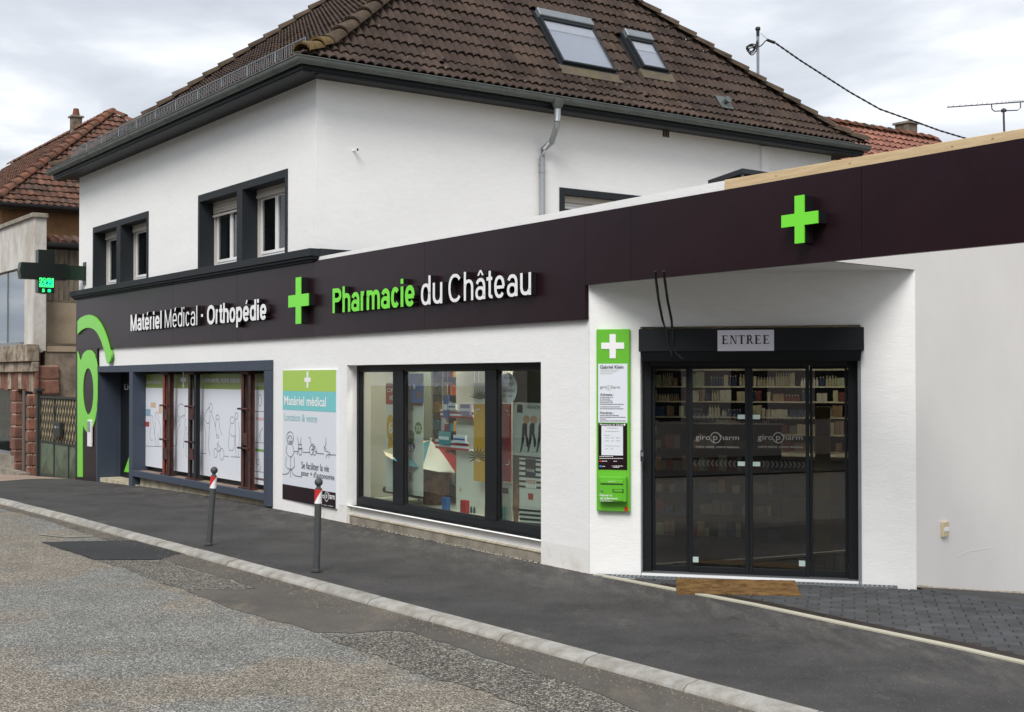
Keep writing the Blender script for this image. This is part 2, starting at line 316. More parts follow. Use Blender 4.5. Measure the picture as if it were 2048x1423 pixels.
def groundmat(name, kind):
    m = bpy.data.materials.new(name); m.use_nodes = True; n = m.node_tree; N = n.nodes; L = n.links; b = N['Principled BSDF']
    g = N.new('ShaderNodeNewGeometry'); P = g.outputs['Position']
    def noise(sc, det=4, ro=0.6, v=P):
        t = N.new('ShaderNodeTexNoise'); t.inputs['Scale'].default_value = sc; t.inputs['Detail'].default_value = det; t.inputs['Roughness'].default_value = ro; L.new(v, t.inputs['Vector']); return t.outputs['Fac']
    def ramp(f, els):
        r = N.new('ShaderNodeValToRGB'); L.new(f, r.inputs[0])
        while len(r.color_ramp.elements) < len(els): r.color_ramp.elements.new(0.5)
        for e, (p, c) in zip(r.color_ramp.elements, els): e.position = p; e.color = (*c, 1)
        return r.outputs[0]
    def mix(f, a, c):
        i = N.new('ShaderNodeMix'); i.data_type = 'RGBA'; L.new(f, i.inputs[0]) if not isinstance(f, float) else setattr(i.inputs[0], 'default_value', f)
        L.new(a, i.inputs[6]); L.new(c, i.inputs[7]); return i.outputs[2]
    def rng(f, a, b_, c=0.0, d=1.0):
        r = N.new('ShaderNodeMapRange'); r.inputs[1].default_value = a; r.inputs[2].default_value = b_; r.inputs[3].default_value = c; r.inputs[4].default_value = d; L.new(f, r.inputs[0]); return r.outputs[0]
    vo = N.new('ShaderNodeTexVoronoi'); L.new(P, vo.inputs['Vector'])
    hsv = N.new('ShaderNodeSeparateColor'); L.new(vo.outputs['Color'], hsv.inputs[0])
    if kind in ('road', 'coarse'):
        vo.inputs['Scale'].default_value = 100 if kind == 'road' else 80
        tan = ramp(hsv.outputs[0], [(0.0, s2l(76, 71, 64)), (0.3, s2l(116, 109, 98)), (0.7, s2l(150, 141, 126)), (1.0, s2l(206, 197, 180))])
        gry = ramp(hsv.outputs[0], [(0.0, s2l(78, 78, 76)), (0.4, s2l(118, 118, 114)), (0.7, s2l(142, 141, 136)), (1.0, s2l(196, 194, 185))])
        if kind == 'coarse':
            tan = ramp(hsv.outputs[0], [(0.0, s2l(48, 46, 43)), (0.35, s2l(84, 81, 75)), (0.7, s2l(118, 113, 103)), (1.0, s2l(190, 184, 170))])
        a = mix(rng(noise(0.45, 6, 0.55), 0.46, 0.54), gry, tan) if kind == 'road' else tan
        edge = rng(vo.outputs['Distance'], 0.2, 0.75, 1.05, 0.55)
        sc = N.new('ShaderNodeVectorMath'); sc.operation = 'SCALE'; L.new(a, sc.inputs[0]); L.new(edge, sc.inputs['Scale'])
        sc2 = N.new('ShaderNodeVectorMath'); sc2.operation = 'SCALE'; L.new(sc.outputs[0], sc2.inputs[0]); L.new(rng(noise(1.7, 6, 0.7), 0.3, 0.7, 0.80, 1.2), sc2.inputs['Scale'])
        L.new(sc2.outputs[0], b.inputs['Base Color']); b.inputs['Roughness'].default_value = 0.9
        bp = N.new('ShaderNodeBump'); bp.inputs['Strength'].default_value = 0.8; bp.inputs['Distance'].default_value = 0.006; bp.invert = True
        L.new(vo.outputs['Distance'], bp.inputs['Height']); L.new(bp.outputs[0], b.inputs['Normal'])
    else:
        vo.inputs['Scale'].default_value = 150
        cols = {'pavement': ((52, 51, 50), (78, 76, 75), (140, 134, 124)), 'gutter': ((76, 73, 69), (100, 95, 88), (168, 152, 128)), 'patch': ((42, 43, 44), (54, 55, 56), (92, 90, 86)), 'ramp': ((58, 58, 58), (74, 74, 74), (110, 108, 104))}[kind]
        base = ramp(noise(1.1, 6, 0.65), [(0.3, s2l(*cols[0])), (0.7, s2l(*cols[1]))])
        dust = ramp(hsv.outputs[0], [(0.0, s2l(*[int(c * 0.8) for c in cols[2]])), (1.0, s2l(*cols[2]))])
        mp = N.new('ShaderNodeMapping'); mp.inputs['Rotation'].default_value = (0, 0, R_(-37)); mp.inputs['Scale'].default_value = (1.0, 0.45, 1); L.new(P, mp.inputs[0])
        df = rng(noise(1.0 if kind == 'gutter' else 1.6, 8, 0.72, mp.outputs[0]), 0.60 if kind == 'pavement' else (0.52 if kind == 'gutter' else 0.64), 0.86, 0, 0.8)
        a = mix(df, base, dust)
        if kind == 'pavement':
            vm = N.new('ShaderNodeVectorMath'); vm.operation = 'DOT_PRODUCT'; L.new(P, vm.inputs[0]); vm.inputs[1].default_value = (-0.822, -0.569, 0)
            d0 = -(CX * 0.822 + CY * 0.569)
            near = rng(vm.outputs['Value'], d0 + 0.0, d0 + 1.3, 0.75, 0.0)
            mp2 = N.new('ShaderNodeMapping'); mp2.inputs['Rotation'].default_value = (0, 0, R_(35)); mp2.inputs['Scale'].default_value = (3.0, 0.8, 1); L.new(P, mp2.inputs[0])
            st = rng(noise(1.8, 9, 0.8, mp2.outputs[0]), 0.46, 0.74)
            mm_ = N.new('ShaderNodeMath'); mm_.operation = 'MULTIPLY'; L.new(near, mm_.inputs[0]); L.new(st, mm_.inputs[1]); a = mix(mm_.outputs[0], a, dust)
            crk = N.new('ShaderNodeTexVoronoi'); crk.feature = 'DISTANCE_TO_EDGE'; crk.inputs['Scale'].default_value = 0.35
            wv_ = N.new('ShaderNodeVectorMath'); wv_.operation = 'ADD'; nz = N.new('ShaderNodeTexNoise'); nz.inputs['Scale'].default_value = 3.0; L.new(P, nz.inputs['Vector']); L.new(P, wv_.inputs[0]); L.new(nz.outputs['Color'], wv_.inputs[1]); L.new(wv_.outputs[0], crk.inputs['Vector'])
            dk = N.new('ShaderNodeRGB'); dk.outputs[0].default_value = (*s2l(38, 37, 36), 1); a = mix(rng(crk.outputs['Distance'], 0.0, 0.006, 0.55, 0.0), a, dk.outputs[0])
        # pale worn specks of aggregate
        sp = rng(hsv.outputs[1], 0.988, 0.993); w_ = N.new('ShaderNodeRGB'); w_.outputs[0].default_value = (*s2l(120, 117, 111), 1)
        a = mix(sp, a, w_.outputs[0])
        sc = N.new('ShaderNodeVectorMath'); sc.operation = 'SCALE'; L.new(a, sc.inputs[0]); L.new(rng(hsv.outputs[2], 0, 1, 0.78, 1.22), sc.inputs['Scale'])
        L.new(sc.outputs[0], b.inputs['Base Color']); b.inputs['Roughness'].default_value = 0.85; b.inputs['Specular IOR Level'].default_value = 0.35
        bp = N.new('ShaderNodeBump'); bp.inputs['Strength'].default_value = 0.5; bp.inputs['Distance'].default_value = 0.004
        L.new(noise(170, 3), bp.inputs['Height']); L.new(bp.outputs[0], b.inputs['Normal'])
    return m
roadM = groundmat('road_chippings', 'road'); coarseM = groundmat('coarse_chippings', 'coarse'); paveM = groundmat('pavement_asphalt', 'pavement')
gutM = groundmat('gutter_asphalt', 'gutter'); patchM = groundmat('patch_asphalt', 'patch'); rampM = groundmat('ramp_asphalt', 'ramp')
kerbM = mat('kerb_concrete', s2l(164, 162, 156), 0.92, spec=0.2, col2=s2l(138, 133, 124), vs=5, fine=0.12, fs=70, rnd=0.09, bump=0.3, bs=90)
paverM = mat('grey_paver', s2l(80, 81, 83), 0.9, spec=0.25, col2=s2l(70, 70, 70), vs=2.5, fine=0.12, fs=90, rnd=0.16, bump=0.3, bs=120)
soil = mat('bare_ground', s2l(110, 104, 92), 0.95, var=0.2, vs=0.5)

# ------------------------------------------------------------------ text
_tc = {}
def glyphs(txt, bold=0.0):
    k = (txt, bold)
    if k in _tc: return _tc[k]
    c = bpy.data.curves.new('t', 'FONT'); c.body = txt; c.resolution_u = 3; c.offset = bold
    o = bpy.data.objects.new('t', c); COL.objects.link(o)
    dg = bpy.context.evaluated_depsgraph_get(); me = o.evaluated_get(dg).to_mesh()
    vs = [tuple(v.co) for v in me.vertices]; fs = [tuple(p.vertices) for p in me.polygons]
    bnd = [tuple(v) for v in [(e.vertices[0], e.vertices[1]) for e in me.edges]]
    o.evaluated_get(dg).to_mesh_clear(); COL.objects.unlink(o); bpy.data.objects.remove(o); bpy.data.curves.remove(c)
    cnt = {}
    for f in fs:
        for i in range(len(f)):
            e = (f[i], f[(i + 1) % len(f)]); kk = (min(e), max(e)); cnt.setdefault(kk, []).append(e)
    edge = [v[0] for v in cnt.values() if len(v) == 1]
    _tc[k] = (vs, fs, edge); return _tc[k]
def put_text(mb, txt, x0, x1, z0, z1, y, depth=0.0, bold=0.0, side=None):
    vs, fs, ed = glyphs(txt, bold)
    if not vs: return
    ax = min(v[0] for v in vs); bx = max(v[0] for v in vs); ay = min(v[1] for v in vs); by = max(v[1] for v in vs)
    kx = (x1 - x0) / (bx - ax); ky = (z1 - z0) / (by - ay)
    T = lambda v, yy: mb.V((x0 + (v[0] - ax) * kx, yy, z0 + (v[1] - ay) * ky))
    a = [T(v, y) for v in vs]; m0 = mb.m
    for f in fs: mb.face([a[i] for i in f])
    if depth:
        b = [T(v, y + depth) for v in vs]
        if side is not None: mb.m = side
        for e in ed: mb.face((a[e[1]], a[e[0]], b[e[0]], b[e[1]]))
        mb.m = m0
def flat_text(fr, txt, m, parent, x0, x1, z0, z1, y, bold=0.0, name='lettering'):
    mb = MB(fr); put_text(mb, txt, x0, x1, z0, z1, y, 0, bold); return mb.obj(name, m, parent, recalc=False)
def px_text(fr, txt, m, parent, x0, x1, base, top, y, bold=0.0, name='lettering'):
    """base and top are photo points on the text's lower and upper bound"""
    s0, _ = fr.q(x0, base[1], y); s1, _ = fr.q(x1, base[1], y); z0 = fr.q(*base, y)[1]; z1 = fr.q(*top, y)[1]
    return flat_text(fr, txt, m, parent, s0, s1, z0, z1, y, bold, name)
_adv = {}
def letters_px(fr, txt, mats, parent, x0, x1, base, top, y, depth, bold):
    """one raised object per letter"""
    s0, _ = fr.q(x0, base[1], y); s1, _ = fr.q(x1, base[1], y); z0 = fr.q(*base, y)[1]; z1 = fr.q(*top, y)[1]
    def W(t):
        vs = glyphs(t, bold)[0]; return max(v[0] for v in vs)
    allv = glyphs(txt, bold)[0]; ax = min(v[0] for v in allv); bx = max(v[0] for v in allv); ay = min(v[1] for v in allv); by = max(v[1] for v in allv)
    kx = (s1 - s0) / (bx - ax); ky = (z1 - z0) / (by - ay)
    for i, ch in enumerate(txt):
        if ch == ' ': continue
        pen = (W(txt[:i] + 'H') - W('H')) if i else 0.0
        vs = glyphs(ch, bold)[0]; cx0 = min(v[0] for v in vs) + pen; cx1 = max(v[0] for v in vs) + pen
        cy0 = min(v[1] for v in vs); cy1 = max(v[1] for v in vs)
        mb = MB(fr); put_text(mb, ch, s0 + (cx0 - ax) * kx, s0 + (cx1 - ax) * kx, z0 + (cy0 - ay) * ky, z0 + (cy1 - ay) * ky, y, depth, bold, side=1)
        mb.obj('letter', mats, parent, recalc=False)

# grotesque sign letters built from strokes (cap height 1)
def glyph_strokes(ch, t):
    X = 0.755; Aa = 1.04; b = 0.075 if t < 0.15 else 0.05; th = t * 0.86; S = []
    ac = {'é': 'e', 'â': 'a'}; base = ac.get(ch, ch)
    W = {'P': .90, 'h': .76, 'a': .76, 'r': .47, 'm': 1.16, 'c': .70, 'i': .30, 'e': .77, 'd': .77, 'u': .76, 'C': 1.02, 't': .40, 'l': .30, 'O': 1.08, 'o': .77, 'p': .77, 'M': 1.16, '·': .36}[base] + (0.04 if t > 0.15 else 0)
    def rect(x0, x1, z0, z1): S.append([(x0, z0), (x1, z0), (x1, z1), (x0, z1)])
    def arc(cx, cz, rx, rz, a0, a1, n=20, tx=None, tz=None):
        tx = tx or t; tz = tz or th; pw = 0.86
        f = lambda v: math.copysign(abs(v) ** pw, v)
        for k in range(n):
            q = []
            for a, rr in ((a0 + (a1 - a0) * k / n, 0), (a0 + (a1 - a0) * (k + 1) / n, 0)):
                c, s_ = f(math.cos(R_(a))), f(math.sin(R_(a))); q.append(((cx + rx * c, cz + rz * s_), (cx + (rx - tx) * c, cz + (rz - tz) * s_)))
            S.append([q[0][0], q[1][0], q[1][1], q[0][1]])
        return
    l, r = b, W - b; m = (l + r) / 2; hw = (r - l) / 2; rz = min(hw * 1.0, X * 0.42)
    if base == 'o': arc(m, X / 2, hw, X / 2 + .012, 0, 360, 36)
    if base == 'd': arc(m - .01, X / 2, hw - .0, X / 2 + .012, 0, 360, 36); rect(r - t, r, 0, Aa)
    if base == 'p': arc(m + .01, X / 2, hw, X / 2 + .012, 0, 360, 36); rect(l, l + t, -.28, X)
    if base == 'h': rect(l, l + t, 0, Aa); arc(m, X - rz, hw, rz, 0, 180); rect(r - t, r, 0, X - rz)
    if base == 'u': rect(r - t, r, 0, X); arc(m, rz, hw, rz, 180, 360); rect(l, l + t, rz, X)
    if base == 'r': rect(l, l + t, 0, X); arc(l + hw * 1.25, X - rz * 1.1, hw * 1.25, rz * 1.1, 80, 180)
    if base == 'm':
        h2 = (r - l + t) / 4; rect(l, l + t, 0, X)
        for k in (0, 1): c = l + h2 + k * (2 * h2 - t); arc(c, X - h2 * 1.1, h2, h2 * 1.1, 0, 180); rect(c + h2 - t, c + h2, 0, X - h2 * 1.1)
    if base == 'c': arc(m, X / 2, hw, X / 2 + .012, 38, 322, 30)
    if base == 'e': arc(m, X / 2, hw, X / 2 + .012, 0, 322, 32); rect(l + t * .7, r - t * .25, X / 2 - th / 2 - .01, X / 2 + th / 2 - .02)
    if base == 'a':
        arc(m, X - rz, hw * .97, rz, 0, 158, 16); rect(r - t, r, 0, X - rz); arc(m - .02, .225, hw - .01, .237, 0, 360, 28, tz=th * .9)
    if base in 'il': rect(l, l + t, 0, X if base == 'i' else Aa)
    if base == 'i': rect(l, l + t, Aa - th * 1.05, Aa)
    if base == 't': rect(l + .05, l + .05 + t, .13, X + .21); rect(0.0, r + .02, X - th, X); arc(l + .05 + t * 1.6, .14, t * 1.6, .14, 180, 275, 8, tz=th)
    if base == 'P': rect(l + .03, l + .03 + t, 0, 1); hh = .285; rect(l + .03, m, 1 - th, 1); rect(l + .03, m, 1 - 2 * hh, 1 - 2 * hh + th); arc(m, 1 - hh, r - m, hh, -90, 90, 18)
    if base == 'C': arc(m, .5, hw, .515, 38, 322, 34)
    if base == 'O': arc(m, .5, hw, .515, 0, 360, 40)
    if base == 'M':
        rect(l + .02, l + .02 + t, 0, 1); rect(r - .02 - t, r - .02, 0, 1)
        S.append([(l + .02, 1), (l + .02 + t * 1.1, 1), (m + t * .5, 0), (m - t * .5, 0)]); S.append([(r - .02 - t * 1.1, 1), (r - .02, 1), (m + t * .5, 0), (m - t * .5, 0)])
    if base == '·': rect(.09, .27, .36, .56)
    if ch == 'é': S.append([(m - .05, X + .10), (m + .08, X + .10), (m + .20, X + .30), (m + .03, X + .30)])
    if ch == 'â':
        S.append([(m - .20, X + .09), (m - .09, X + .09), (m + .05, X + .28), (m - .05, X + .28)]); S.append([(m + .09, X + .09), (m + .20, X + .09), (m + .05, X + .28), (m - .05, X + .28)])
    return S, W
def sign_word(fr, txt, mats, parent, x0, x1, base, cap_or_asc, asc, y, depth, t):
    s0, _ = fr.q(x0, base[1], y); s1, _ = fr.q(x1, base[1], y); z0 = fr.q(*base, y)[1]; zt = fr.q(*cap_or_asc, y)[1]
    kz = (zt - z0) / asc; G = [glyph_strokes(c, t) for c in txt]; pen = 0; pos = []
    for S, W in G: pos.append(pen); pen += W
    ax = min(p[0] for st in G[0][0] for p in st); bx = pos[-1] + max(p[0] for st in G[-1][0] for p in st); kx = (s1 - s0) / (bx - ax)
    for (S, W), p0 in zip(G, pos):
        mb = MB(fr)
        for k, st in enumerate(S):
            P = [(s0 + (p0 + x - ax) * kx, z0 + z * kz) for x, z in st]; yy = y - 0.00012 * (k % 9); n = len(P)
            f = [mb.V((q[0], yy, q[1])) for q in P]; g = [mb.V((q[0], y + depth, q[1])) for q in P]; mb.m = 0; mb.face(f); mb.m = 1
            for i in range(n): mb.face((f[i], g[i], g[(i + 1) % n], f[(i + 1) % n]))
        mb.obj('letter', mats, parent, recalc=False)

# ------------------------------------------------------------------ ground, road, pavement
def ragged(poly, step=0.10, amp=0.022, sd=1):
    rg_ = random.Random(sd); out = []
    for i in range(len(poly)):
        a = Vector(poly[i]); b = Vector(poly[(i + 1) % len(poly)]); L_ = (b - a).length; n_ = max(1, min(400, int(L_ / step)))
        for k in range(n_):
            p = a.lerp(b, k / n_)
            if k: p = p + Vector((rg_.uniform(-amp, amp), rg_.uniform(-amp, amp)))
            out.append((p.x, p.y))
    return out
def sheet(name, poly, zf, m, ys=None, **k):
    bm = bmesh.new(); f = bm.faces.new([bm.verts.new((p[0], p[1], 0)) for p in poly])
    for y in (ys or [18.5 + i for i in range(15)] + [60]):
        bmesh.ops.bisect_plane(bm, geom=bm.verts[:] + bm.edges[:] + bm.faces[:], plane_co=(0, y, 0), plane_no=(0, 1, 0))
    for v in bm.verts: v.co.z = zf(v.co.x, v.co.y)
    bmesh.ops.recalc_face_normals(bm, faces=bm.faces[:])
    for f in bm.faces:
        if f.normal.z < 0: f.normal_flip()
    me = bpy.data.meshes.new(name); bm.to_mesh(me); bm.free(); me.materials.append(m)
    o = bpy.data.objects.new(name, me); COL.objects.link(o); return tag(o, kind='structure', **k)
KD = Vector((-0.605, 0.796)); K0 = Vector((1.84, 7.65)); KN = Vector((0.796, 0.605))     # kerb line, towards the pavement
def kp(t, off): p = K0 + KD * t + KN * off; return (p.x, p.y)
sheet('ground', [(-400, -400), (400, -400), (400, 500), (-400, 500)], lambda x, y: gz(y) - 0.62, soil)
RZ = -0.055
sheet('road', [kp(-40, -0.15), kp(60, -0.15), kp(60, -8.4), kp(-40, -8.4)], lambda x, y: gz(y) + RZ, roadM)
rz2 = lambda x, y: gz(y) + RZ + 0.004
rz3 = lambda x, y: gz(y) + RZ + 0.008
def gp(pts, z=0.0): return [tuple(gnd(*p, z))[:2] for p in pts]
strip_top = [kp(0 - 6, -0.16), kp(30, -0.16)]
gl = gp([(-40, 990), (0, 1014), (90, 1038), (184, 1071), (240, 1085), (321, 1118), (420, 1146), (516, 1175)], RZ)
gr = gp([(372, 1181), (420, 1200), (500, 1228), (560, 1242), (632, 1264), (700, 1266), (785, 1260), (820, 1263), (910, 1292), (1008, 1327), (1100, 1352), (1178, 1379), (1281, 1423)], RZ)
endr = gnd(1500, 1520, RZ)
gg_ = []
for a_, b_ in zip((gl[1:] + gr)[:-1], (gl[1:] + gr)[1:]):
    n_ = max(1, int((Vector(b_) - Vector(a_)).length / 0.12))
    for k in range(n_):
        p_ = Vector(a_).lerp(Vector(b_), k / n_); gg_.append((p_.x + random.uniform(-.018, .018), p_.y + random.uniform(-.018, .018)))
sheet('road_gutter_strip', [kp(20.6, -0.155)] + gg_ + [gr[-1], (endr.x, endr.y), kp(-5, -0.155)], rz2, gutM)
sheet('road_patch', ragged(gp([(82, 1084), (150, 1082), (284, 1080), (318, 1087), (362, 1098), (392, 1107), (352, 1108), (340, 1112), (321, 1118), (260, 1119), (190, 1119), (155, 1107), (126, 1098)], RZ)), rz3, patchM)
sheet('road_coarse_band', ragged(gp([(640, 1268), (700, 1270), (785, 1263), (820, 1266), (910, 1295), (1008, 1330), (1100, 1355), (1178, 1382), (1330, 1450), (1150, 1452), (1060, 1420), (980, 1385), (900, 1362), (820, 1345), (760, 1310), (690, 1290)], RZ), 0.08, 0.03), rz2, coarseM)
sheet('road_coarse_band', ragged(gp([(196, 1119), (321, 1120), (420, 1149), (512, 1176), (372, 1179), (320, 1165), (262, 1140)], RZ), 0.08, 0.03), rz2, coarseM)
sheet('road_marking', gp([(74, 1066), (92, 1068), (120, 1072), (186, 1070), (186, 1073), (130, 1075), (78, 1069)], RZ), rz3, mat('worn_paint', s2l(142, 138, 124), 0.9, col2=s2l(118, 114, 104), vs=14))
# pavement: from the kerb to the walls
wallA = [A.w(s, -0.0, 0) for s in (-11.4, 0)]; wallB = B.w(6.456, 0, 0)
WHITE = [(1186, 1149), (1300, 1171), (1500, 1209), (1700, 1252), (1900, 1294), (2048, 1328)]
wl = gp(WHITE); d_ = (Vector(wl[-1]) - Vector(wl[-2])).normalized(); far_w = Vector(wl[-1]) + d_ * 9
sheet('pavement', [kp(-14, 0.0), kp(40, 0.0), kp(40, 5.3), (-16.2, 33.6), (-11.9, 31.0), (wallA[0].x + 0.4, wallA[0].y + 0.3), (wallA[1].x + 0.3, wallA[1].y + 0.1), (wallB.x + 0.3, wallB.y + 0.2), wl[0], wl[1], wl[2], wl[3], wl[4], wl[5], tuple(far_w)], lambda x, y: gz(y), paveM)
sheet('pink_pavement', gp([(-120, 938), (20, 926), (78, 943), (150, 957), (60, 960), (0, 970), (-160, 992)], -0.25), lambda x, y: gz(y) + 0.004, pinkpave)
kerb = thing('kerb', Matrix.Translation((K0.x, K0.y, 0)), kind='structure')
kf0 = Frame(0, 0, u=(-KD.x, -KD.y, 0))
ks = MB().hull([(0.004, -0.15, -0.2), (0.996, -0.15, -0.2), (0.996, 0.0, -0.2), (0.004, 0.0, -0.2)], [(0.004, -0.15, -0.035), (0.996, -0.15, -0.035), (0.996, 0.0, 0.004), (0.004, 0.0, 0.004)])
ks = MB()
prof = [(-0.150, -0.2), (-0.150, -0.050), (-0.142, -0.034), (-0.115, -0.012), (-0.004, 0.006), (0.0, 0.006), (0.0, -0.2)]
ks.hull([(0.007, p[0], p[1]) for p in prof], [(0.993, p[0], p[1]) for p in prof])
kme = ks.mesh('kerb_stone', kerbM)
for i in range(-9, 34):
    p = kp(i, 0); q = kp(i + 1, 0); z0 = gz(q[1]) ; z1 = gz(p[1])
    u = Vector((-KD.x, -KD.y, (z1 - z0))).normalized(); n = Vector((KN.x, KN.y, 0)); up = u.cross(n).normalized()
    jo = random.uniform(-0.004, 0.004); Mx = Matrix(((u.x, n.x, up.x, q[0] + n.x * jo), (u.y, n.y, up.y, q[1] + n.y * jo), (u.z, n.z, up.z, z0 + random.uniform(-0.003, 0.003)), (0, 0, 0, 1)))
    link('kerb_stone', kme, Mx, kerb)
# loose grit swept against the kerb and along the wall foot
def grit(name, line, wd, zf, n_, label_m, seed):
    rg_ = random.Random(seed); mb = MB()
    for _ in range(n_):
        t = rg_.random(); a = rg_.random(); k = min(len(line) - 2, int(t * (len(line) - 1))); f_ = t * (len(line) - 1) - k
        p = Vector(line[k]).lerp(Vector(line[k + 1]), f_); d = (Vector(line[k + 1]) - Vector(line[k])).normalized(); nn_ = Vector((-d.y, d.x)) * wd * a * a * (0.4 + 0.6 * abs(math.sin(t * 23)))
        x, y = p.x + nn_.x, p.y + nn_.y; r = rg_.uniform(0.003, 0.011); z = zf(x, y)
        b = [mb.V((x + r * math.cos(q + a * 6), y + r * math.sin(q + a * 6), z)) for q in (0, 2.1, 4.2)]; tp = mb.V((x, y, z + r * 0.8))
        for i in range(3): mb.face((b[i], b[(i + 1) % 3], tp))
    mb.obj(name, label_m, None, recalc=False, kind='stuff')
gritM = mat('grit', s2l(134, 122, 102), 0.95, var=0.3, vs=20)
grit('gravel', [kp(-3, -0.16), kp(20, -0.16)], 0.45, lambda x, y: gz(y) + RZ + 0.005, 3200, gritM, 2)
grit('gravel', [tuple(B.w(XX, -0.02, 0))[:2] for XX in (6.4, 3.0, -1.4)], -0.22, lambda x, y: gz(y) + 0.002, 900, mat('pale_grit', s2l(190, 180, 164), 0.95), 3)
# entrance forecourt: edging, drain channels, pavers
fore_bot = [tuple(gnd(1186, 1149))[:2]]
wv = [Vector(p) for p in wl] + [far_w]
edge_root = thing('edging_strip', Matrix.Translation((wv[0].x, wv[0].y, 0)), kind='structure')
def offset_line(pts, o):
    r = []
    for i, p in enumerate(pts):
        d = (pts[min(i + 1, len(pts) - 1)] - pts[max(i - 1, 0)]).normalized(); n = Vector((-d.y, d.x)); r.append(p + n * o)
    return r
o1 = offset_line(wv, 0.075)
mb = MB()
for i in range(len(wv) - 1):
    a, b, c, d = wv[i], wv[i + 1], o1[i + 1], o1[i]
    mb.hull([(p.x, p.y, -0.1) for p in (a, b, c, d)], [(p.x, p.y, 0.012) for p in (a, b, c, d)])
mb.obj('edging_stone', edging, edge_root)
o2 = offset_line(wv, 0.085); o3 = offset_line(wv, 0.205)
drain = thing('drain_channel', Matrix.Translation((wv[0].x, wv[0].y, 0)), kind='structure')
drainM = mat('drain_iron', s2l(66, 58, 52), 0.6, metal=0.3, var=0.2, vs=10); drainK = mat('drain_dark', (0.01, 0.01, 0.01), 0.9)
mbd = MB(); mbb = MB(); cnt = 0
for i in range(1, len(wv) - 1):
    a, b, c, d = o2[i], o2[i + 1], o3[i + 1], o3[i]
    mbb.poly([(p.x, p.y, -0.02) for p in (a, b, c, d)])
    L_ = (b - a).length; n_ = int(L_ / 0.022); 
    for k in range(n_):
        t0 = k / n_; t1 = t0 + 0.5 / n_; p = [a.lerp(b, t0), a.lerp(b, t1), d.lerp(c, t1 + 0.012), d.lerp(c, t0 + 0.012)]
        mbd.hull([(v.x, v.y, -0.02) for v in p], [(v.x, v.y, 0.008) for v in p])
for k in range(len(o2) - 2):
    for (qa, qb) in ((o2[k + 1], o2[k + 2]), (o3[k + 1], o3[k + 2])):
        dd = (qb - qa).normalized(); nn = Vector((-dd.y, dd.x)) * 0.007
        mbd.hull([(v.x, v.y, -0.02) for v in (qa - nn, qb - nn, qb + nn, qa + nn)], [(v.x, v.y, 0.010) for v in (qa - nn, qb - nn, qb + nn, qa + nn)])
mbd.obj('grate', drainM, drain, kind='stuff'); mbb.obj('channel', drainK, drain)
# drain along the door wall
mbd = MB(D); mbd2 = MB(D); x = 0.25
mbd2.poly([(0.1, -0.17, 0.002), (3.0, -0.17, 0.002), (3.0, -0.055, 0.002), (0.1, -0.055, 0.002)])
while x < 2.95: mbd.box(x, x + 0.022, -0.16, -0.065, -0.0, 0.014); x += 0.044
mbd.box(0.1, 3.0, -0.175, -0.16, 0, 0.014); mbd.box(0.1, 3.0, -0.065, -0.05, 0, 0.014)
dr2 = thing('drain_channel', D, kind='structure'); mbd.obj('grate', galv, dr2, kind='stuff'); mbd2.obj('channel', drainK, dr2)
# pavers, rows parallel to the door wall
pav = thing('entrance_paving', D, kind='structure')
def inside(pt, poly):
    c = False; n = len(poly)
    for i in range(n):
        x1, y1 = poly[i]; x2, y2 = poly[(i + 1) % n]
        if (y1 > pt[1]) != (y2 > pt[1]) and pt[0] < (x2 - x1) * (pt[1] - y1) / (y2 - y1) + x1: c = not c
    return c
ed_a = gnd(1848, 1178); ed_b = gnd(2048, 1212); ed_c = ed_b + (ed_b - ed_a).normalized() * 5
fc = [(p.x, p.y) for p in o3[1:]] + [(ed_c.x, ed_c.y), (ed_a.x, ed_a.y)]
fc_l = [tuple(D.l((p[0], p[1], 0)))[:2] for p in fc] + [(DL, -0.18), (0.35, -0.18)]
MB(D).poly([(p[0], p[1], -0.006) for p in fc_l]).obj('bedding', mat('joint_sand', s2l(62, 61, 60), 0.95), pav)
pm = MB().box(-0.096, 0.096, -0.056, 0.056, -0.03, 0.006).mesh('paver', paverM, bev=0.005)
cand = []
for j in range(0, 56):
    for i in range(-14, 54):
        cx = (i + 0.5 * (j % 2)) * 0.20; cy = -0.25 - j * 0.12
        if inside((cx, cy), fc_l): cand.append((cx, cy))
cam_l = D.l((0, 0, 0)); cand.sort(key=lambda c: (c[0] - cam_l.x) ** 2 + (c[1] - cam_l.y) ** 2 if proj_ok(c) else 1e9) if False else None
def seen(c):
    P = D.w(c[0], c[1], 0); return P.y > 0.5 and -0.43 < P.x / P.y < 0.43
cand.sort(key=lambda c: (0 if seen(c) else 1, (c[0] - cam_l.x) ** 2 + (c[1] - cam_l.y) ** 2))
rest = MB(D)
for k, (cx, cy) in enumerate(cand):
    if k < 280:
        link('paver', pm, D.M @ Matrix.Translation((cx, cy, random.uniform(-0.003, 0.002))) @ Matrix.Rotation(random.uniform(-.01, .01), 4, 'Z'), pav)
    elif k < 900: rest.box(cx - 0.096, cx + 0.096, cy - 0.056, cy + 0.056, -0.03, 0.004)
if rest.v: rest.obj('pavers', paverM, pav, kind='stuff')
e1 = E_.w(0, 0, 0); e2 = E_.w(2.25, 0, -0.32); e3 = E_.w(9, 0, -0.9)
mb = MB(); mb.poly([(ed_a.x, ed_a.y, 0.0), (ed_c.x, ed_c.y, -0.05), tuple(e3 + Vector((0, 0, 0.15))), tuple(e2), tuple(e1)])
mb.obj('ramp', rampM, kind='structure')

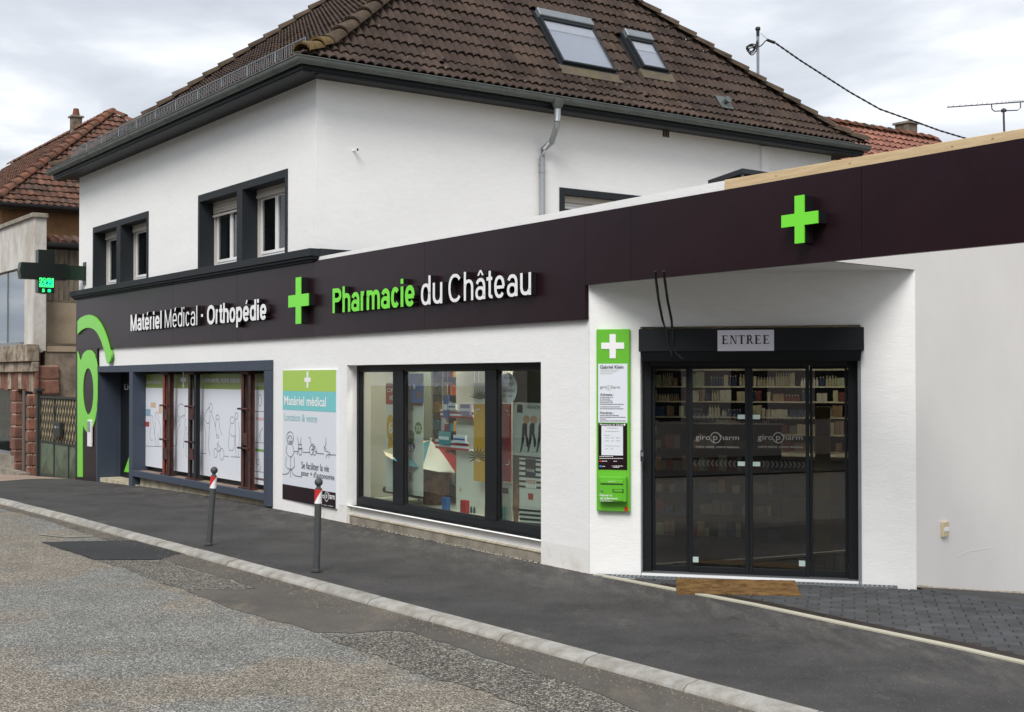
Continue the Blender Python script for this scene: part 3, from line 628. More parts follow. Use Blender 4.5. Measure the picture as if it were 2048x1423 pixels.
# ------------------------------------------------------------------ two-storey building
bld = thing('pharmacy_building', A, 'two-storey white rendered pharmacy house with a brown tiled hipped roof', 'building')
LA = 11.3; LR = 11.1; WT = 6.31; GE = 0.5
def wall_with_holes(fr, name, m, parent, x0, x1, z0, z1, holes, thick=0.3, y=0.0):
    mb = MB(fr)
    xs = sorted(set([x0, x1] + [h[0] for h in holes] + [h[1] for h in holes])); zs = sorted(set([z0, z1] + [h[2] for h in holes] + [h[3] for h in holes]))
    inh = lambda cx, cz: any(h[0] < cx < h[1] and h[2] < cz < h[3] for h in holes)
    for i in range(len(xs) - 1):
        for j in range(len(zs) - 1):
            if inh((xs[i] + xs[i + 1]) / 2, (zs[j] + zs[j + 1]) / 2): continue
            mb.poly([(xs[i], y, zs[j]), (xs[i + 1], y, zs[j]), (xs[i + 1], y, zs[j + 1]), (xs[i], y, zs[j + 1])])
    for h in holes:
        a, b, c, d = h[:4]; y2 = y + thick
        mb.poly([(a, y, c), (a, y, d), (a, y2, d), (a, y2, c)]); mb.poly([(b, y, d), (b, y, c), (b, y2, c), (b, y2, d)])
        mb.poly([(a, y, d), (b, y, d), (b, y2, d), (a, y2, d)]); mb.poly([(b, y, c), (a, y, c), (a, y2, c), (b, y2, c)])
    return mb.obj(name, m, parent, recalc=False)
# openings of the street front
W1 = (A.q(188, 458)[0], A.q(297, 424)[0], 3.80, 5.10); W2 = (A.q(399, 395)[0], A.q(575, 342)[0], 3.80, 5.10)
xs0 = A.q(199, 733)[0]; xs1 = A.q(547, 718)[0]
SF = (xs0 + 0.02, xs1 - 0.02, -0.25, 2.20)
wall_with_holes(A, 'wall', stucco, bld, -LA, 0, -1.2, WT, [W1, W2, SF], 0.5)
W3x = RR.q(1119.5, 378)[0]; W3 = (W3x, W3x + 2.2, 3.9, RR.q(1119.5, 376.5)[1])
wall_with_holes(RR, 'wall', stucco, bld, 0, LR, -0.4, WT, [W3], 0.3)
MB(A).box(-LA, -LA + 0.05, 0.02, LR, -0.6, WT).obj('wall', stucco, bld)
MB(A).box(-LA + 0.06, -0.02, LR - 0.05, LR, -0.6, WT).obj('wall', stucco, bld)
MB(A).box(-LA + 0.1, -0.1, 0.6, LR - 0.1, 3.2, 3.3).obj('storey_floor', innerC, bld)
# pilaster strip on the side wall
xp0 = RR.q(1520, 300)[0]; xp1 = RR.q(1534, 300)[0]; boxobj(RR, 'pilaster', stucco, bld, xp0, xp1, -0.05, 0.0, 3.2, 6.28)
# soffit and fascia
sof = MB(A)
sof.box(-LA - 0.42, 0.42, -0.42, LR + 0.42, 6.30, 6.34)
sof.obj('soffit', anth, bld)
fa = MB(A)
for a in (0.0, 0.14, 0.28):
    fa.box(-LA - 0.42 + 0.0, 0.42, -0.42 + a * 0.99, -0.30 + a * 0.99, 6.265 + a * 0.12, 6.299)
for a in (0.0, 0.14, 0.28):
    fa.box(0.42 - a * 0.99, 0.30 - a * 0.99, -0.18, LR + 0.42, 6.263 + a * 0.12, 6.298)
fa.box(-LA - 0.44, 0.44, -0.44, -0.42, 6.30, 6.45); fa.box(0.42, 0.44, -0.42, LR + 0.44, 6.30, 6.45)
fa.box(-LA - 0.44, -LA - 0.42, -0.42, LR + 0.44, 6.30, 6.45); fa.box(-LA - 0.42, 0.42, LR + 0.42, LR + 0.44, 6.30, 6.45)
fa.obj('fascia_board', anth, bld)
# gutters (half round) with joints
def gutter(fr, x0, x1, y, ztop, r=0.075, parent=bld, mitre0=0.0, mitre1=0.0, m=zinc, bracket=0.62):
    mb = MB(fr); n = 9; sec = []
    for k in range(n + 1):
        a = math.pi * k / n; sec.append((y + r * -math.cos(a), ztop - r * 0.25 - r * math.sin(a) * 1.0))
    sec = [(y - r, ztop)] + sec + [(y + r, ztop)]
    def row(x, mit): return [mb.V((x + mit * (p[0] - y), p[0], p[1])) for p in sec]
    a = row(x0, mitre0); b = row(x1, mitre1)
    for k in range(len(sec) - 1): mb.face((a[k], b[k], b[k + 1], a[k + 1]))
    sec2 = [(y + (p[0] - y) * 0.93, p[1] + 0.004) for p in sec]
    a2 = [mb.V((x0 + mitre0 * (p[0] - y), p[0], p[1])) for p in sec2]; b2 = [mb.V((x1 + mitre1 * (p[0] - y), p[0], p[1])) for p in sec2]
    for k in range(len(sec) - 1): mb.face((a2[k + 1], b2[k + 1], b2[k], a2[k]))
    mb.tube([(x0 + mitre0 * -r, y - r - 0.004, ztop), (x1 + mitre1 * -r, y - r - 0.004, ztop)], 0.011, 6)
    if not mitre0: mb.face(a[::-1])
    if not mitre1: mb.face(b)
    mb.obj('gutter', m, parent, smooth=True, recalc=False)
    bm_ = MB(); pr = []
    for k in range(n + 1):
        an = math.pi * k / n; pr.append((-(r + 0.006) * math.cos(an), -r * 0.25 - (r + 0.006) * math.sin(an)))
    pr = [(-r - 0.01, 0.006)] + pr + [(r + 0.006, 0.0)]
    for k in range(len(pr) - 1): bm_.poly([(-0.012, *pr[k]), (0.012, *pr[k]), (0.012, *pr[k + 1]), (-0.012, *pr[k + 1])])
    me = bm_.mesh('gutter_bracket', m, recalc=False); x = x0 + 0.4
    while x < x1 - 0.2:
        link('gutter_bracket', me, fr.M @ Matrix.Translation((x, y, ztop)), parent); x += bracket
gutter(A, -LA - 0.5, 0.5, -0.5, 6.45, mitre1=-1.0)
gutter(RR, -0.5, LR + 0.5, -0.5, 6.45, mitre0=1.0)
# roof
G0 = (0.5, -0.5)
L1 = LR + 1.0; L2 = LA + 1.0; EZ = 6.45
pA, dA, pR, dR, pC, pB = 0.774, 0.204, 1.372, 0.211, 0.632, 1.487
fA = lambda s: max(0.45 * s, pA * s - dA); fR = lambda q: max(0.80 * q, pR * q - dR)
fC = lambda s: max(0.37 * s, pC * s - dA * 0.82); fB = lambda q: max(0.85 * q, pB * q - dR)
def roofz(s, q):     # s from the street eave inward, q from the side-wall (right) eave inward
    return EZ + min(fA(s), fC(L1 - s), fR(q), fB(L2 - q))
def RP(s, q, dz=0.0):  # to world
    return A.w(0.5 - q, -0.5 + s, roofz(s, q) + dz)
mb = MB(); n = 190; idx = {}
for i in range(n + 1):
    for j in range(n + 1):
        mb.v.append(RP(L1 * i / n, L2 * j / n, -0.012)); idx[i, j] = len(mb.v) - 1
for i in range(n):
    for j in range(n): mb.face((idx[i, j], idx[i + 1, j], idx[i + 1, j + 1], idx[i, j + 1]))
mb.obj('roof_deck', deckB, bld, recalc=False)
def tile_mesh(name, w_, l_, m, waves=2, amp=0.028, lip=0.03, nx=10, scallop=0.0):
    mb = MB(); xs = [(-w_ / 2 + w_ * k / nx) for k in range(nx + 1)]
    def h(x):
        u = (x / w_ + 0.5) * waves; t = u - math.floor(u)
        return amp * (math.sin(math.pi * t) ** 0.8 if waves > 1 else (0.5 - 0.5 * math.cos(2 * math.pi * t)) ** 1.3)
    A0 = []; B0 = []; C0 = []
    for x in xs:
        sc = -scallop * (1 - (2 * x / w_) ** 2) if scallop else 0
        A0.append(mb.V((x, -l_ / 2 + sc, h(x) + lip))); B0.append(mb.V((x, l_ / 2 + 0.055, h(x) * 0.9 - 0.004))); C0.append(mb.V((x, -l_ / 2 + sc, h(x) + lip - 0.022)))
    for k in range(nx):
        mb.face((A0[k], A0[k + 1], B0[k + 1], B0[k])); mb.face((C0[k], C0[k + 1], A0[k + 1], A0[k]))
    mb.face((A0[0], B0[0], C0[0])); mb.face((A0[nx], C0[nx], B0[nx]))
    return mb, mb.mesh(name, m, recalc=False, smooth=True)
def bmesh_fix(bm):
    for f in bm.faces: f.smooth = False
def tiles_on_face(parent, fr_pt, length, face_ok, prof, tw, tl, mesh, mbt, cut, name, limit_sort, nmax, m, jitter=0.009, skip=None, phase=0.0):
    """fr_pt(x, q, z) -> world; prof(q) height above eave; tiles laid in rows up the slope"""
    cells = []; q = 0.02; row = 0
    while q < 7.5:
        # advance tile length along the slope
        h0 = prof(q); dq = tl / math.sqrt(1 + ((prof(q + 0.2) - h0) / 0.2) ** 2); h1 = prof(q + dq)
        nxt = int(length / tw)
        for i in range(-1, nxt + 1):
            x = (i + 0.5) * tw + (phase if row % 2 else 0)
            cs = [(x + a * tw * 0.5, q + b * dq) for a in (-1, 1) for b in (0, 1)]
            ins = [face_ok(*c) for c in cs]
            if not any(ins): continue
            if skip and skip(x, q + dq / 2): continue
            cells.append((x, q, dq, h0, h1, all(ins)))
        q += dq; row += 1
    out = []
    for (x, q, dq, h0, h1, full) in cells:
        P0 = fr_pt(x, q, h0); P1 = fr_pt(x, q + dq, h1); up = (P1 - P0).normalized(); ax = (fr_pt(x + 1, q, h0) - fr_pt(x, q, h0)).normalized(); nn = ax.cross(up).normalized()
        c = (P0 + P1) / 2 + nn * random.uniform(-0.5, 0.5) * jitter
        M = Matrix(((ax.x, up.x, nn.x, c.x), (ax.y, up.y, nn.y, c.y), (ax.z, up.z, nn.z, c.z), (0, 0, 0, 1))) @ Matrix.Rotation(random.uniform(-1, 1) * jitter * 2, 4, 'Z')
        out.append((limit_sort(c), M, full, x, q))
    out.sort(key=lambda t: t[0])
    stuff = MB(); k = 0
    for _, M, full, x, q in out:
        if k < nmax:
            if full: link(name, mesh, M, parent)
            else:
                bm = bmesh.new(); bm.from_mesh(mesh); bm.transform(M)
                cut(bm, x)
                if len(bm.verts) == 0: bm.free(); continue
                bm.transform(M.inverted()); me = bpy.data.meshes.new(name); bmesh_fix(bm); bm.to_mesh(me); bm.free(); me.materials.append(m)
                link(name, me, M, parent)
            k += 1
        elif full:
            o = len(stuff.v)
            for v in mbt.v: stuff.v.append(M @ v)
            for f in mbt.f: stuff.f.append(tuple(i + o for i in f)); stuff.mi.append(0)
        else:
            bm = bmesh.new(); bm.from_mesh(mesh); bm.transform(M); cut(bm, x); bm.verts.index_update(); o = len(stuff.v)
            for v in bm.verts: stuff.v.append(v.co.copy())
            for f in bm.faces: stuff.f.append(tuple(v.index + o for v in f.verts)); stuff.mi.append(0)
            bm.free()
    if stuff.v: stuff.obj(name + 's', m, parent, recalc=False, smooth=True, kind='stuff')
    return k
mbt, tme = tile_mesh('roof_tile', 0.296, 0.265, tileB, amp=0.050, lip=0.036, nx=12)
mbt2, tme2 = tile_mesh('roof_tile', 0.296, 0.265, tileB, nx=6, amp=0.045)
def hipcut(planes):
    def cut(bm, x):
        for co, no in planes:
            g = bm.verts[:] + bm.edges[:] + bm.faces[:]
            if g: bmesh.ops.bisect_plane(bm, geom=g, plane_co=co, plane_no=no, clear_outer=True)
    return cut
# hip lines in plan (s,q): near hip, far hip of the side face
def plan_w(s, q): return A.w(0.5 - q, -0.5 + s, 0)
def vplane(p, q, inside_pt):
    P = plan_w(*p); Q = plan_w(*q); d = (Q - P).normalized(); no = Vector((-d.y, d.x, 0)); I = plan_w(*inside_pt)
    if (I - P).dot(no) > 0: no = -no
    return (P, no)
zt = 2.6
nearhip = ((0.0, 0.0), ((zt + dA) / pA, (zt + dR) / pR)); farhip = ((L1, 0.0), (L1 - (zt + dA * 0.82) / pC, (zt + dR) / pR)); lefthip = ((0.0, L2), ((zt + dA) / pA, L2 - (zt + dR) / pB)); backhip = ((L1, L2), (L1 - (zt + dA * .82) / pC, L2 - (zt + dR) / pB))
eps = 1e-4
skyl = []    # skylights on the side face: (x0,x1,q0,q1)
def side_pt(px, py):   # photo point on the main plane of the side face -> (s,q)
    d = ray(px, py); n0 = A.w(0.5, -0.5, 0); a_in = -A.u; 
    # z = EZ - dR + pR*q ; q=(P-n0).a_in
    da = d.dot(a_in); k0 = (EYE - n0).dot(a_in)
    t = (EZ - dR + pR * k0 - CAMZ) / (d.z - pR * da); P = EYE + d * t
    l = A.l(P); return l.y + 0.5, 0.5 - l.x
for c in (((1067, 44), (1120, 131), (1222, 146)), ((1249, 86), (1281, 140), (1328, 148))):
    tl, bl, br = [side_pt(*p) for p in c]; skyl.append((bl[0] - 0.02, br[0] + 0.02, bl[1] - 0.02, tl[1] + 0.1))
def sky_skip(x, q): return any(a - 0.10 < x < b + 0.10 and c - 0.05 < q < d + 0.05 for a, b, c, d in skyl)
capt = Vector((0, 0, 0))
nR = tiles_on_face(bld, lambda x, q, h: A.w(0.5 - q, -0.5 + x, EZ + h), L1, lambda x, q: 0 <= x <= L1 and abs(roofz(x, q) - EZ - fR(q)) < 0.02, fR, 0.296, 0.265, tme, mbt,
    hipcut([vplane(*nearhip, (5, 0.1)), vplane(*farhip, (5, 0.1))]), 'roof_tile', lambda c: (c - EYE).length + (20 if c.z > 9.3 else 0), 300, tileB, skip=sky_skip)
tiles_on_face(bld, lambda x, q, h: A.w(0.5 - x, -0.5 + q, EZ + h) if False else A.w(0.5 - (L2 - x), -0.5 + q, EZ + h), L2, lambda x, q: 0 <= x <= L2 and abs(roofz(q, L2 - x) - EZ - fA(q)) < 0.02, fA, 0.296, 0.265, tme2, mbt2,
    hipcut([vplane(*nearhip, (0.1, 5)), vplane(*lefthip, (0.1, 5))]), 'roof_tile', lambda c: 0, 0, tileB)
# hip and ridge caps
cap = MB(); nn_ = 8
for k in range(nn_ + 1):
    a = math.pi * k / nn_
    cap.V((-0.15 * math.cos(a), -0.23, 0.135 * math.sin(a) + 0.015)); cap.V((-0.115 * math.cos(a), 0.23, 0.10 * math.sin(a) - 0.012)); cap.V((-0.135 * math.cos(a), -0.23, 0.115 * math.sin(a) + 0.0))
for k in range(nn_):
    i = 3 * k; cap.face((i, i + 3, i + 4, i + 1)); cap.face((i + 2, i + 5, i + 3, i))
capme = cap.mesh('hip_tile', tileH, recalc=False, smooth=True); capmeY = cap.mesh('hip_tile', tileHy, recalc=False, smooth=True)
def caps(P, Q, parent, me, step=0.40, me0=None, dz=0.05, name='hip_tile', sc=1.0):
    P = Vector(P); Q = Vector(Q); d = (Q - P).normalized(); L_ = (Q - P).length; ax = d.cross(Vector((0, 0, 1))).normalized(); n = ax.cross(d).normalized(); k = 0
    while k * step < L_ - 0.1:
        c = P + d * (k * step + 0.2) + n * (dz + random.uniform(-0.004, 0.004))
        dd = (d + ax * random.uniform(-0.03, 0.03)).normalized(); a2 = dd.cross(n).normalized()
        M = Matrix(((a2.x, dd.x, n.x, c.x), (a2.y, dd.y, n.y, c.y), (a2.z, dd.z, n.z, c.z), (0, 0, 0, 1)))
        if sc != 1.0: M = M @ Matrix.Scale(sc, 4)
        link(name, me0 if (me0 and k < 2) else me, M, parent); k += 1
def hipline(h, k0=0.0):
    (a, b) = h
    return a, b
# apexes
h_ = (dA + 0)  # solve street/back ridge
s_r = (pC * L1 + dA - dA * 0.82) / (pA + pC); z_r = pA * s_r - dA; q1 = (z_r + dR) / pR; q2 = L2 - (z_r + dR) / pB
zb = 0.30; 
def onhip(sideq, z):   # (s,q) at height z on the four hips
    sA = (z + dA) / pA; sC = L1 - (z + dA * .82) / pC; qR = (z + dR) / pR; qB = L2 - (z + dR) / pB
    return {'near': (sA, qR), 'far': (sC, qR), 'left': (sA, qB), 'back': (sC, qB)}[sideq]
for nm, c0 in (('near', (0.0, 0.0)), ('far', (L1, 0.0)), ('left', (0.0, L2)), ('back', (L1, L2))):
    m0 = onhip(nm, zb); P0 = plan_w(*c0); P0.z = EZ - 0.0; P1 = plan_w(*m0); P1.z = EZ + zb
    e_ = (s_r, q1) if nm in ('near', 'far') else (s_r, q2); P2 = plan_w(*e_); P2.z = EZ + z_r
    caps(P0 + (P1 - P0) * 0.12, P1, bld, capme, me0=capmeY if nm == 'near' else None); caps(P1, P2, bld, capme)
Pa = plan_w(s_r, q1); Pa.z = EZ + z_r; Pb = plan_w(s_r, q2); Pb.z = EZ + z_r; caps(Pb, Pa, bld, capme, name='ridge_tile')
# raised vent tiles
vent = MB()
for k in range(7):
    a = math.pi * k / 6
    vent.V((-0.07 * math.cos(a), -0.12, 0.06 * math.sin(a) + 0.015)); vent.V((-0.05 * math.cos(a), 0.12, 0.01 * math.sin(a) + 0.0)); vent.V((-0.055 * math.cos(a), -0.118, 0.045 * math.sin(a) + 0.015))
for k in range(6): i = 3 * k; vent.face((i, i + 3, i + 4, i + 1)); vent.face((i + 2, i + 5, i + 3, i))
vme = vent.mesh('vent_tile', tileB, recalc=False, smooth=True)
def on_side(s, q, dn=0.03):
    P0 = A.w(0.5 - q, -0.5 + s, EZ + fR(q)); P1 = A.w(0.5 - q - 0.1, -0.5 + s, EZ + fR(q + 0.1)); up = (P1 - P0).normalized(); ax = A.n.copy(); nn = ax.cross(up).normalized(); c = P0 + nn * dn
    return Matrix(((ax.x, up.x, nn.x, c.x), (ax.y, up.y, nn.y, c.y), (ax.z, up.z, nn.z, c.z), (0, 0, 0, 1)))
for p in ((874, 122), (1283, 190), (1428, 154), (1444, 180), (1461, 182), (1467, 200), (1527, 228), (1494, 206)):
    link('vent_tile', vme, on_side(*side_pt(*p), 0.035), bld)
# small metal roof outlet
s_, q_ = side_pt(1443, 212); Mv = on_side(s_, q_, 0.085); fv = Frame(0, 0, 0); fv.M = Mv
MB(fv).box(-0.15, 0.15, -0.16, 0.15, 0, 0.010).tube([(0, 0, 0), (0, -0.03, 0.09)], 0.05, 12).tube([(0, -0.03, 0.09), (0, -0.035, 0.115)], 0.07, 12).obj('roof_outlet', zinc, bld, smooth=True)
# skylights
flash = mat('lead_flashing', s2l(88, 78, 68), 0.85, col2=s2l(98, 92, 66), vs=5, bump=0.2, bs=20)
for (x0, x1, q0, q1_), lab in zip(skyl, ('large roof window', 'small roof window')):
    M = on_side((x0 + x1) / 2, q0, 0.06); f = Frame(0, 0, 0); f.M = M; hw = (x1 - x0) / 2; sl_ = math.hypot(q1_ - q0, fR(q1_) - fR(q0))
    sk = link('skylight', MB(f).box(-hw - 0.04, hw + 0.04, -0.03, sl_ + 0.03, -0.09, 0.01).mesh('skylight', anth2, M), M, bld); sk['label'] = lab
    t = 0.04; b = MB(f)
    b.box(-hw, -hw + t, 0, sl_, 0.01, 0.07).box(hw - t, hw, 0, sl_, 0.01, 0.07).box(-hw + t, hw - t, 0, t, 0.01, 0.07)
    b.obj('frame', anth2, sk, bev=0.006)
    MB(f).box(-hw - 0.01, hw + 0.01, sl_ - 0.15, sl_ + 0.03, 0.012, 0.11).obj('hood', galv, sk, bev=0.01)
    MB(f).box(-hw + t, hw - t, sl_ - 0.21, sl_ - 0.15, 0.01, 0.075).obj('top_rail', anth2, sk)
    MB(f).box(-hw + t, hw - t, t, sl_ - 0.2, 0.045, 0.055).obj('pane', glassS, sk)
    MB(f).poly([(-hw + t, sl_ - 0.42, 0.03), (hw - t, sl_ - 0.42, 0.03), (hw - t, sl_ - 0.2, 0.03), (-hw + t, sl_ - 0.2, 0.03)]).obj('blind', whiteL, sk)
    MB(f).poly([(-hw + t, t, 0.015), (hw - t, t, 0.015), (hw - t, sl_ - 0.2, 0.015), (-hw + t, sl_ - 0.2, 0.015)]).obj('lining', mat('pale_lining', s2l(214, 218, 226), 0.6), sk)  # pale sheet under the pane, painted to stand in for reflected sky
    MB(f).box(-hw - 0.08, hw + 0.08, -0.24, -0.02, -0.05, 0.006).obj('apron_flashing', flash, sk)
# skylight low on the street face
xa = A.l(gnd(0, 0, 1))  # unused helper point
def street_M(s, q, dn=0.05):
    P0 = RP(s, q); P1 = A.w(0.5 - q, -0.5 + s + 0.1, EZ + fA(s + 0.1)); up = (P1 - P0).normalized(); ax = A.u.copy(); nn = ax.cross(up).normalized(); c = P0 + nn * dn
    return Matrix(((ax.x, up.x, nn.x, c.x), (ax.y, up.y, nn.y, c.y), (ax.z, up.z, nn.z, c.z), (0, 0, 0, 1)))
M = street_M(0.45, 4.7, 0.0); f = Frame(0, 0, 0); f.M = M
sk = link('skylight', MB(f).box(-0.45, 0.45, -0.03, 1.2, -0.05, 0.06).mesh('skylight', anth2, M), M, bld); sk['label'] = 'roof window behind the snow guard'
MB(f).box(-0.39, 0.39, 0.05, 1.1, 0.061, 0.068).obj('pane', glassS, sk); MB(f).poly([(-0.39, 0.05, 0.0605), (0.39, 0.05, 0.0605), (0.39, 1.1, 0.0605), (-0.39, 1.1, 0.0605)]).obj('lining', MAT['pale_lining'], sk)  # same pale sheet, reflected sky put into its colour
# snow guard
sg = link('snow_guard', MB(A).box(-LA, -LA + 0.01, -0.2, -0.19, 6.7, 6.71).mesh('snow_guard', galv, A.M), A.M, bld)
npan = 11; x = -LA + 0.25; wpan = (LA - 0.1) / npan
for k in range(npan):
    mb = MB(A); a = x + k * wpan + 0.012; b = a + wpan - 0.024; yb = -0.24; zb_ = 6.60; ht = 0.235
    mb.box(a, b, yb - 0.008, yb + 0.008, zb_ - 0.005, zb_ + 0.008).box(a, b, yb - 0.008, yb + 0.008, zb_ + ht - 0.008, zb_ + ht + 0.004)
    nb = 13
    for j in range(nb + 1):
        xx = a + (b - a) * j / nb; tt = 0.005 if 0 < j < nb else 0.011
        mb.box(xx - tt, xx + tt, yb - 0.004, yb + 0.004, zb_ + 0.008, zb_ + ht - 0.008)
    mb.tube([(b, yb, zb_ + ht * 0.8), (b, yb + 0.2, zb_ + 0.03)], 0.008, 5)
    mb.obj('guard_panel', galv, sg)
# downpipe
xd = RR.q(1084, 400, -0.07)[0]; xo = RR.q(1115, 215, -0.5)[0]; gy = -0.5
dp = MB(RR).tube([(xo, gy, 6.38), (xo, gy, 6.12), (xo - 0.01, gy, 6.06)], 0.055, 10, cap=False)
dp.tube([(xo, gy, 6.07), (xo - 0.0, gy + 0.02, 5.99), (xd + 0.12, -0.17, 5.80), (xd + 0.02, -0.08, 5.68), (xd, -0.07, 5.55), (xd, -0.07, 5.5)], 0.05, 10, cap=False)
dp.tube([(xd, -0.07, 5.5), (xd, -0.07, 3.0)], 0.048, 12)
do = dp.obj('downpipe', zincN, bld, smooth=True)
for z in (5.42, 5.30): MB(RR).tube([(xd, -0.07, z), (xd, -0.07, z + 0.03)], 0.056, 12).obj('pipe_collar', zincN, do, smooth=True)
for z in (5.33, 4.1): MB(RR).tube([(xd, -0.07, z), (xd, 0.0, z)], 0.01, 6).obj('pipe_bracket', zincN, do)
MB(RR).tube([(xo, gy, 6.42), (xo, gy, 6.34), (xo, gy, 6.26)], 0.1, 12, rs=[0.12, 0.1, 0.055]).obj('hopper', zinc, do, smooth=True)
# wall vent, pipe stub
x0, z1 = RR.q(1325, 258); x1, z0 = RR.q(1338, 276)
vb = boxobj(RR, 'air_vent', mat('vent_frame', s2l(150, 140, 128), 0.8), bld, x0, x1, -0.008, 0.0, z0, z1)
for k in range(4): boxobj(RR, 'slot', black, vb, x0 + (x1 - x0) * (k + 0.15) / 4, x0 + (x1 - x0) * (k + 0.75) / 4, -0.011, -0.008, z0 + 0.01, z1 - 0.01)
x0, z0 = RR.q(707, 302); ps = MB(RR).tube([(x0, 0.0, z0), (x0, -0.10, z0 - 0.0)], 0.018, 10).tube([(x0, -0.10, z0), (x0, -0.125, z0)], 0.026, 10).obj('pipe_stub', whiteL, bld, smooth=True)
MB(RR).tube([(x0, -0.1251, z0), (x0, -0.128, z0)], 0.017, 10).obj('pipe_mouth', black, ps)

# ---- upper windows
def pvc_window(fr, parent, x0, x1, z0, z1, y, label=None, leaves=1, shutter=0.0, split=None):
    """white framed window between x0..x1 with its own panes"""
    fr_t = 0.055; root = MB(fr)
    root.box(x0, x0 + fr_t, y, y + 0.06, z0, z1).box(x1 - fr_t, x1, y, y + 0.06, z0, z1).box(x0 + fr_t, x1 - fr_t, y, y + 0.06, z0, z0 + fr_t + 0.05).box(x0 + fr_t, x1 - fr_t, y, y + 0.06, z1 - fr_t, z1)
    w_ = root.obj('window', pvc, parent, bev=0.006)
    if label: w_['label'] = label
    edges = [x0 + fr_t] + ([split] if split else []) + [x1 - fr_t]; zb, ztp = z0 + fr_t + 0.05, z1 - fr_t
    for a, b in zip(edges[:-1], edges[1:]):
        t = 0.05; s = MB(fr)
        s.box(a + 0.004, a + t, y - 0.015, y + 0.04, zb + 0.004, ztp - 0.004).box(b - t, b - 0.004, y - 0.015, y + 0.04, zb + 0.004, ztp - 0.004).box(a + t, b - t, y - 0.015, y + 0.04, zb + 0.004, zb + t).box(a + t, b - t, y - 0.015, y + 0.04, ztp - t, ztp - 0.004)
        s.obj('sash', pvc, w_, bev=0.004)
        boxobj(fr, 'pane', glassU, w_, a + t, b - t, y + 0.01, y + 0.018, zb + t, ztp - t)
        MB(fr).box(a + t, b - t, y + 0.30, y + 0.31, zb, ztp).obj('curtain', curtainD if random.random() < 0.5 else curtainK, w_)
    return w_
curtainD = mat('dim_curtain', s2l(70, 74, 72), 0.95, stretch=(6, 6, 0.4), var=0.3, vs=3); curtainK = mat('dark_room', s2l(24, 26, 27), 0.95)
def double_window(fr, W, parent, mull, winpx, shut):
    x0, x1, z0, z1 = W; rv = 0.30; t = 0.10
    s = MB(fr)
    s.box(x0 - 0.02, x1 + 0.02, -0.02, rv, z1 - t, z1 + 0.02)       # head
    s.box(x0 - 0.02, x0 + t * 0.55, -0.02, rv, z0, z1 - t).box(x1 - 0.05, x1 + 0.02, -0.02, rv, z0, z1 - t)
    s.box(mull[0], mull[1], -0.02, rv, z0, z1 - t)
    su = s.obj('window_surround', anth2, parent)
    MB(fr).box(x0, x1, rv + 0.5, rv + 0.55, z0, z1).obj('room_back', curtainK, su)
    for (a, b), sp, sh in zip(((x0 + t * 0.55, mull[0]), (mull[1], x1 - 0.05)), winpx, shut):
        boxobj(fr, 'shutter_guide', pvcg, su, a + 0.002, a + 0.03, rv - 0.055, rv - 0.025, z0, z1 - t)
        boxobj(fr, 'shutter_guide', pvcg, su, b - 0.03, b - 0.002, rv - 0.055, rv - 0.025, z0, z1 - t)
        hh = 0.10 + sh; mbs = MB(fr)
        for k in range(int(hh / 0.05)): mbs.box(a + 0.045, b - 0.047, rv - 0.09, rv - 0.07, z1 - t - 0.003 - (k + 1) * 0.05 + 0.006, z1 - t - 0.003 - k * 0.05)
        mbs.box(a + 0.045, b - 0.047, rv - 0.10, rv - 0.06, z1 - t - hh - 0.035, z1 - t - hh); mbs.obj('roller_shutter', pvcg, su)
        pvc_window(fr, parent, a + 0.012, b - 0.012, z0 + 0.05, z1 - t - 0.06, rv - 0.02, split=sp)
    return su
def depthx(fr, px, py, y): return fr.q(px, py, y)[0]
m1 = (A.q(235, 450)[0], A.q(243, 450)[0]); m2 = (A.q(476, 380)[0], A.q(487, 380)[0])
double_window(A, W1, bld, m1, (None, None), (0.0, 0.0))
double_window(A, W2, bld, m2, (A.q(466, 470, 0.3)[0], A.q(557, 450, 0.3)[0]), (0.12, 0.0))
x0, x1, z0, z1 = W3
s = MB(RR).box(x0 - 0.01, x1, -0.02, 0.18, z1 - 0.10, z1 + 0.01).box(x0 - 0.01, x0 + 0.09, -0.02, 0.18, z0, z1 - 0.10).obj('window_surround', anth2, bld)
boxobj(RR, 'roller_shutter', pvcg, s, x0 + 0.09, x1, 0.10, 0.16, z1 - 0.20, z1 - 0.10)
pvc_window(RR, bld, x0 + 0.09, x1, z0 - 0.6, z1 - 0.20, 0.16, split=RR.q(1181, 405, 0.2)[0])
# ledge between the storeys
lg = MB(A)
lg.box(-LA - 0.14, 0.13, -0.16, 0.01, 3.72, 3.83).box(-LA - 0.11, 0.10, -0.13, 0.01, 3.68, 3.719).box(-LA - 0.07, 0.06, -0.09, 0.01, 3.645, 3.679)
lg.obj('ledge', anth2, bld, bev=0.004)
MB(RR).box(0.0, 2.1, -0.14, 0.0, 3.722, 3.832).obj('ledge', anth2, bld)

# ---- blue-grey shopfront surround of the closed window and side door (street front)
SH = A
sfx0, sfx1 = xs0, xs1
zt0 = 2.10; zt1 = 2.215
sf = thing('shopfront_surround', A, 'blue-grey painted shopfront surround framing a side door and a wide window', 'shopfront')
xdv0 = A.q(258, 850, -0.06)[0]; xdv1 = A.q(265, 850, -0.06)[0]
MB(A).hull([(sfx0, -0.06, zt0), (sfx1, -0.06, zt0), (sfx1, 0.35, zt0), (sfx0, 0.35, zt0)], [(sfx0, -0.06, 2.225), (sfx1, -0.06, 2.265), (sfx1, 0.35, 2.265), (sfx0, 0.35, 2.225)]).obj('head_beam', blueg, sf, bev=0.006)
boxobj(A, 'jamb', blueg, sf, sfx0, sfx0 + 0.06, -0.06, 0.35, -0.35, zt0, bev=0.004)
boxobj(A, 'jamb', blueg, sf, sfx1 - 0.22, sfx1, -0.06, 0.38, 0.02, zt0, bev=0.008)
zsb = A.q(300, 955, -0.06)[1]
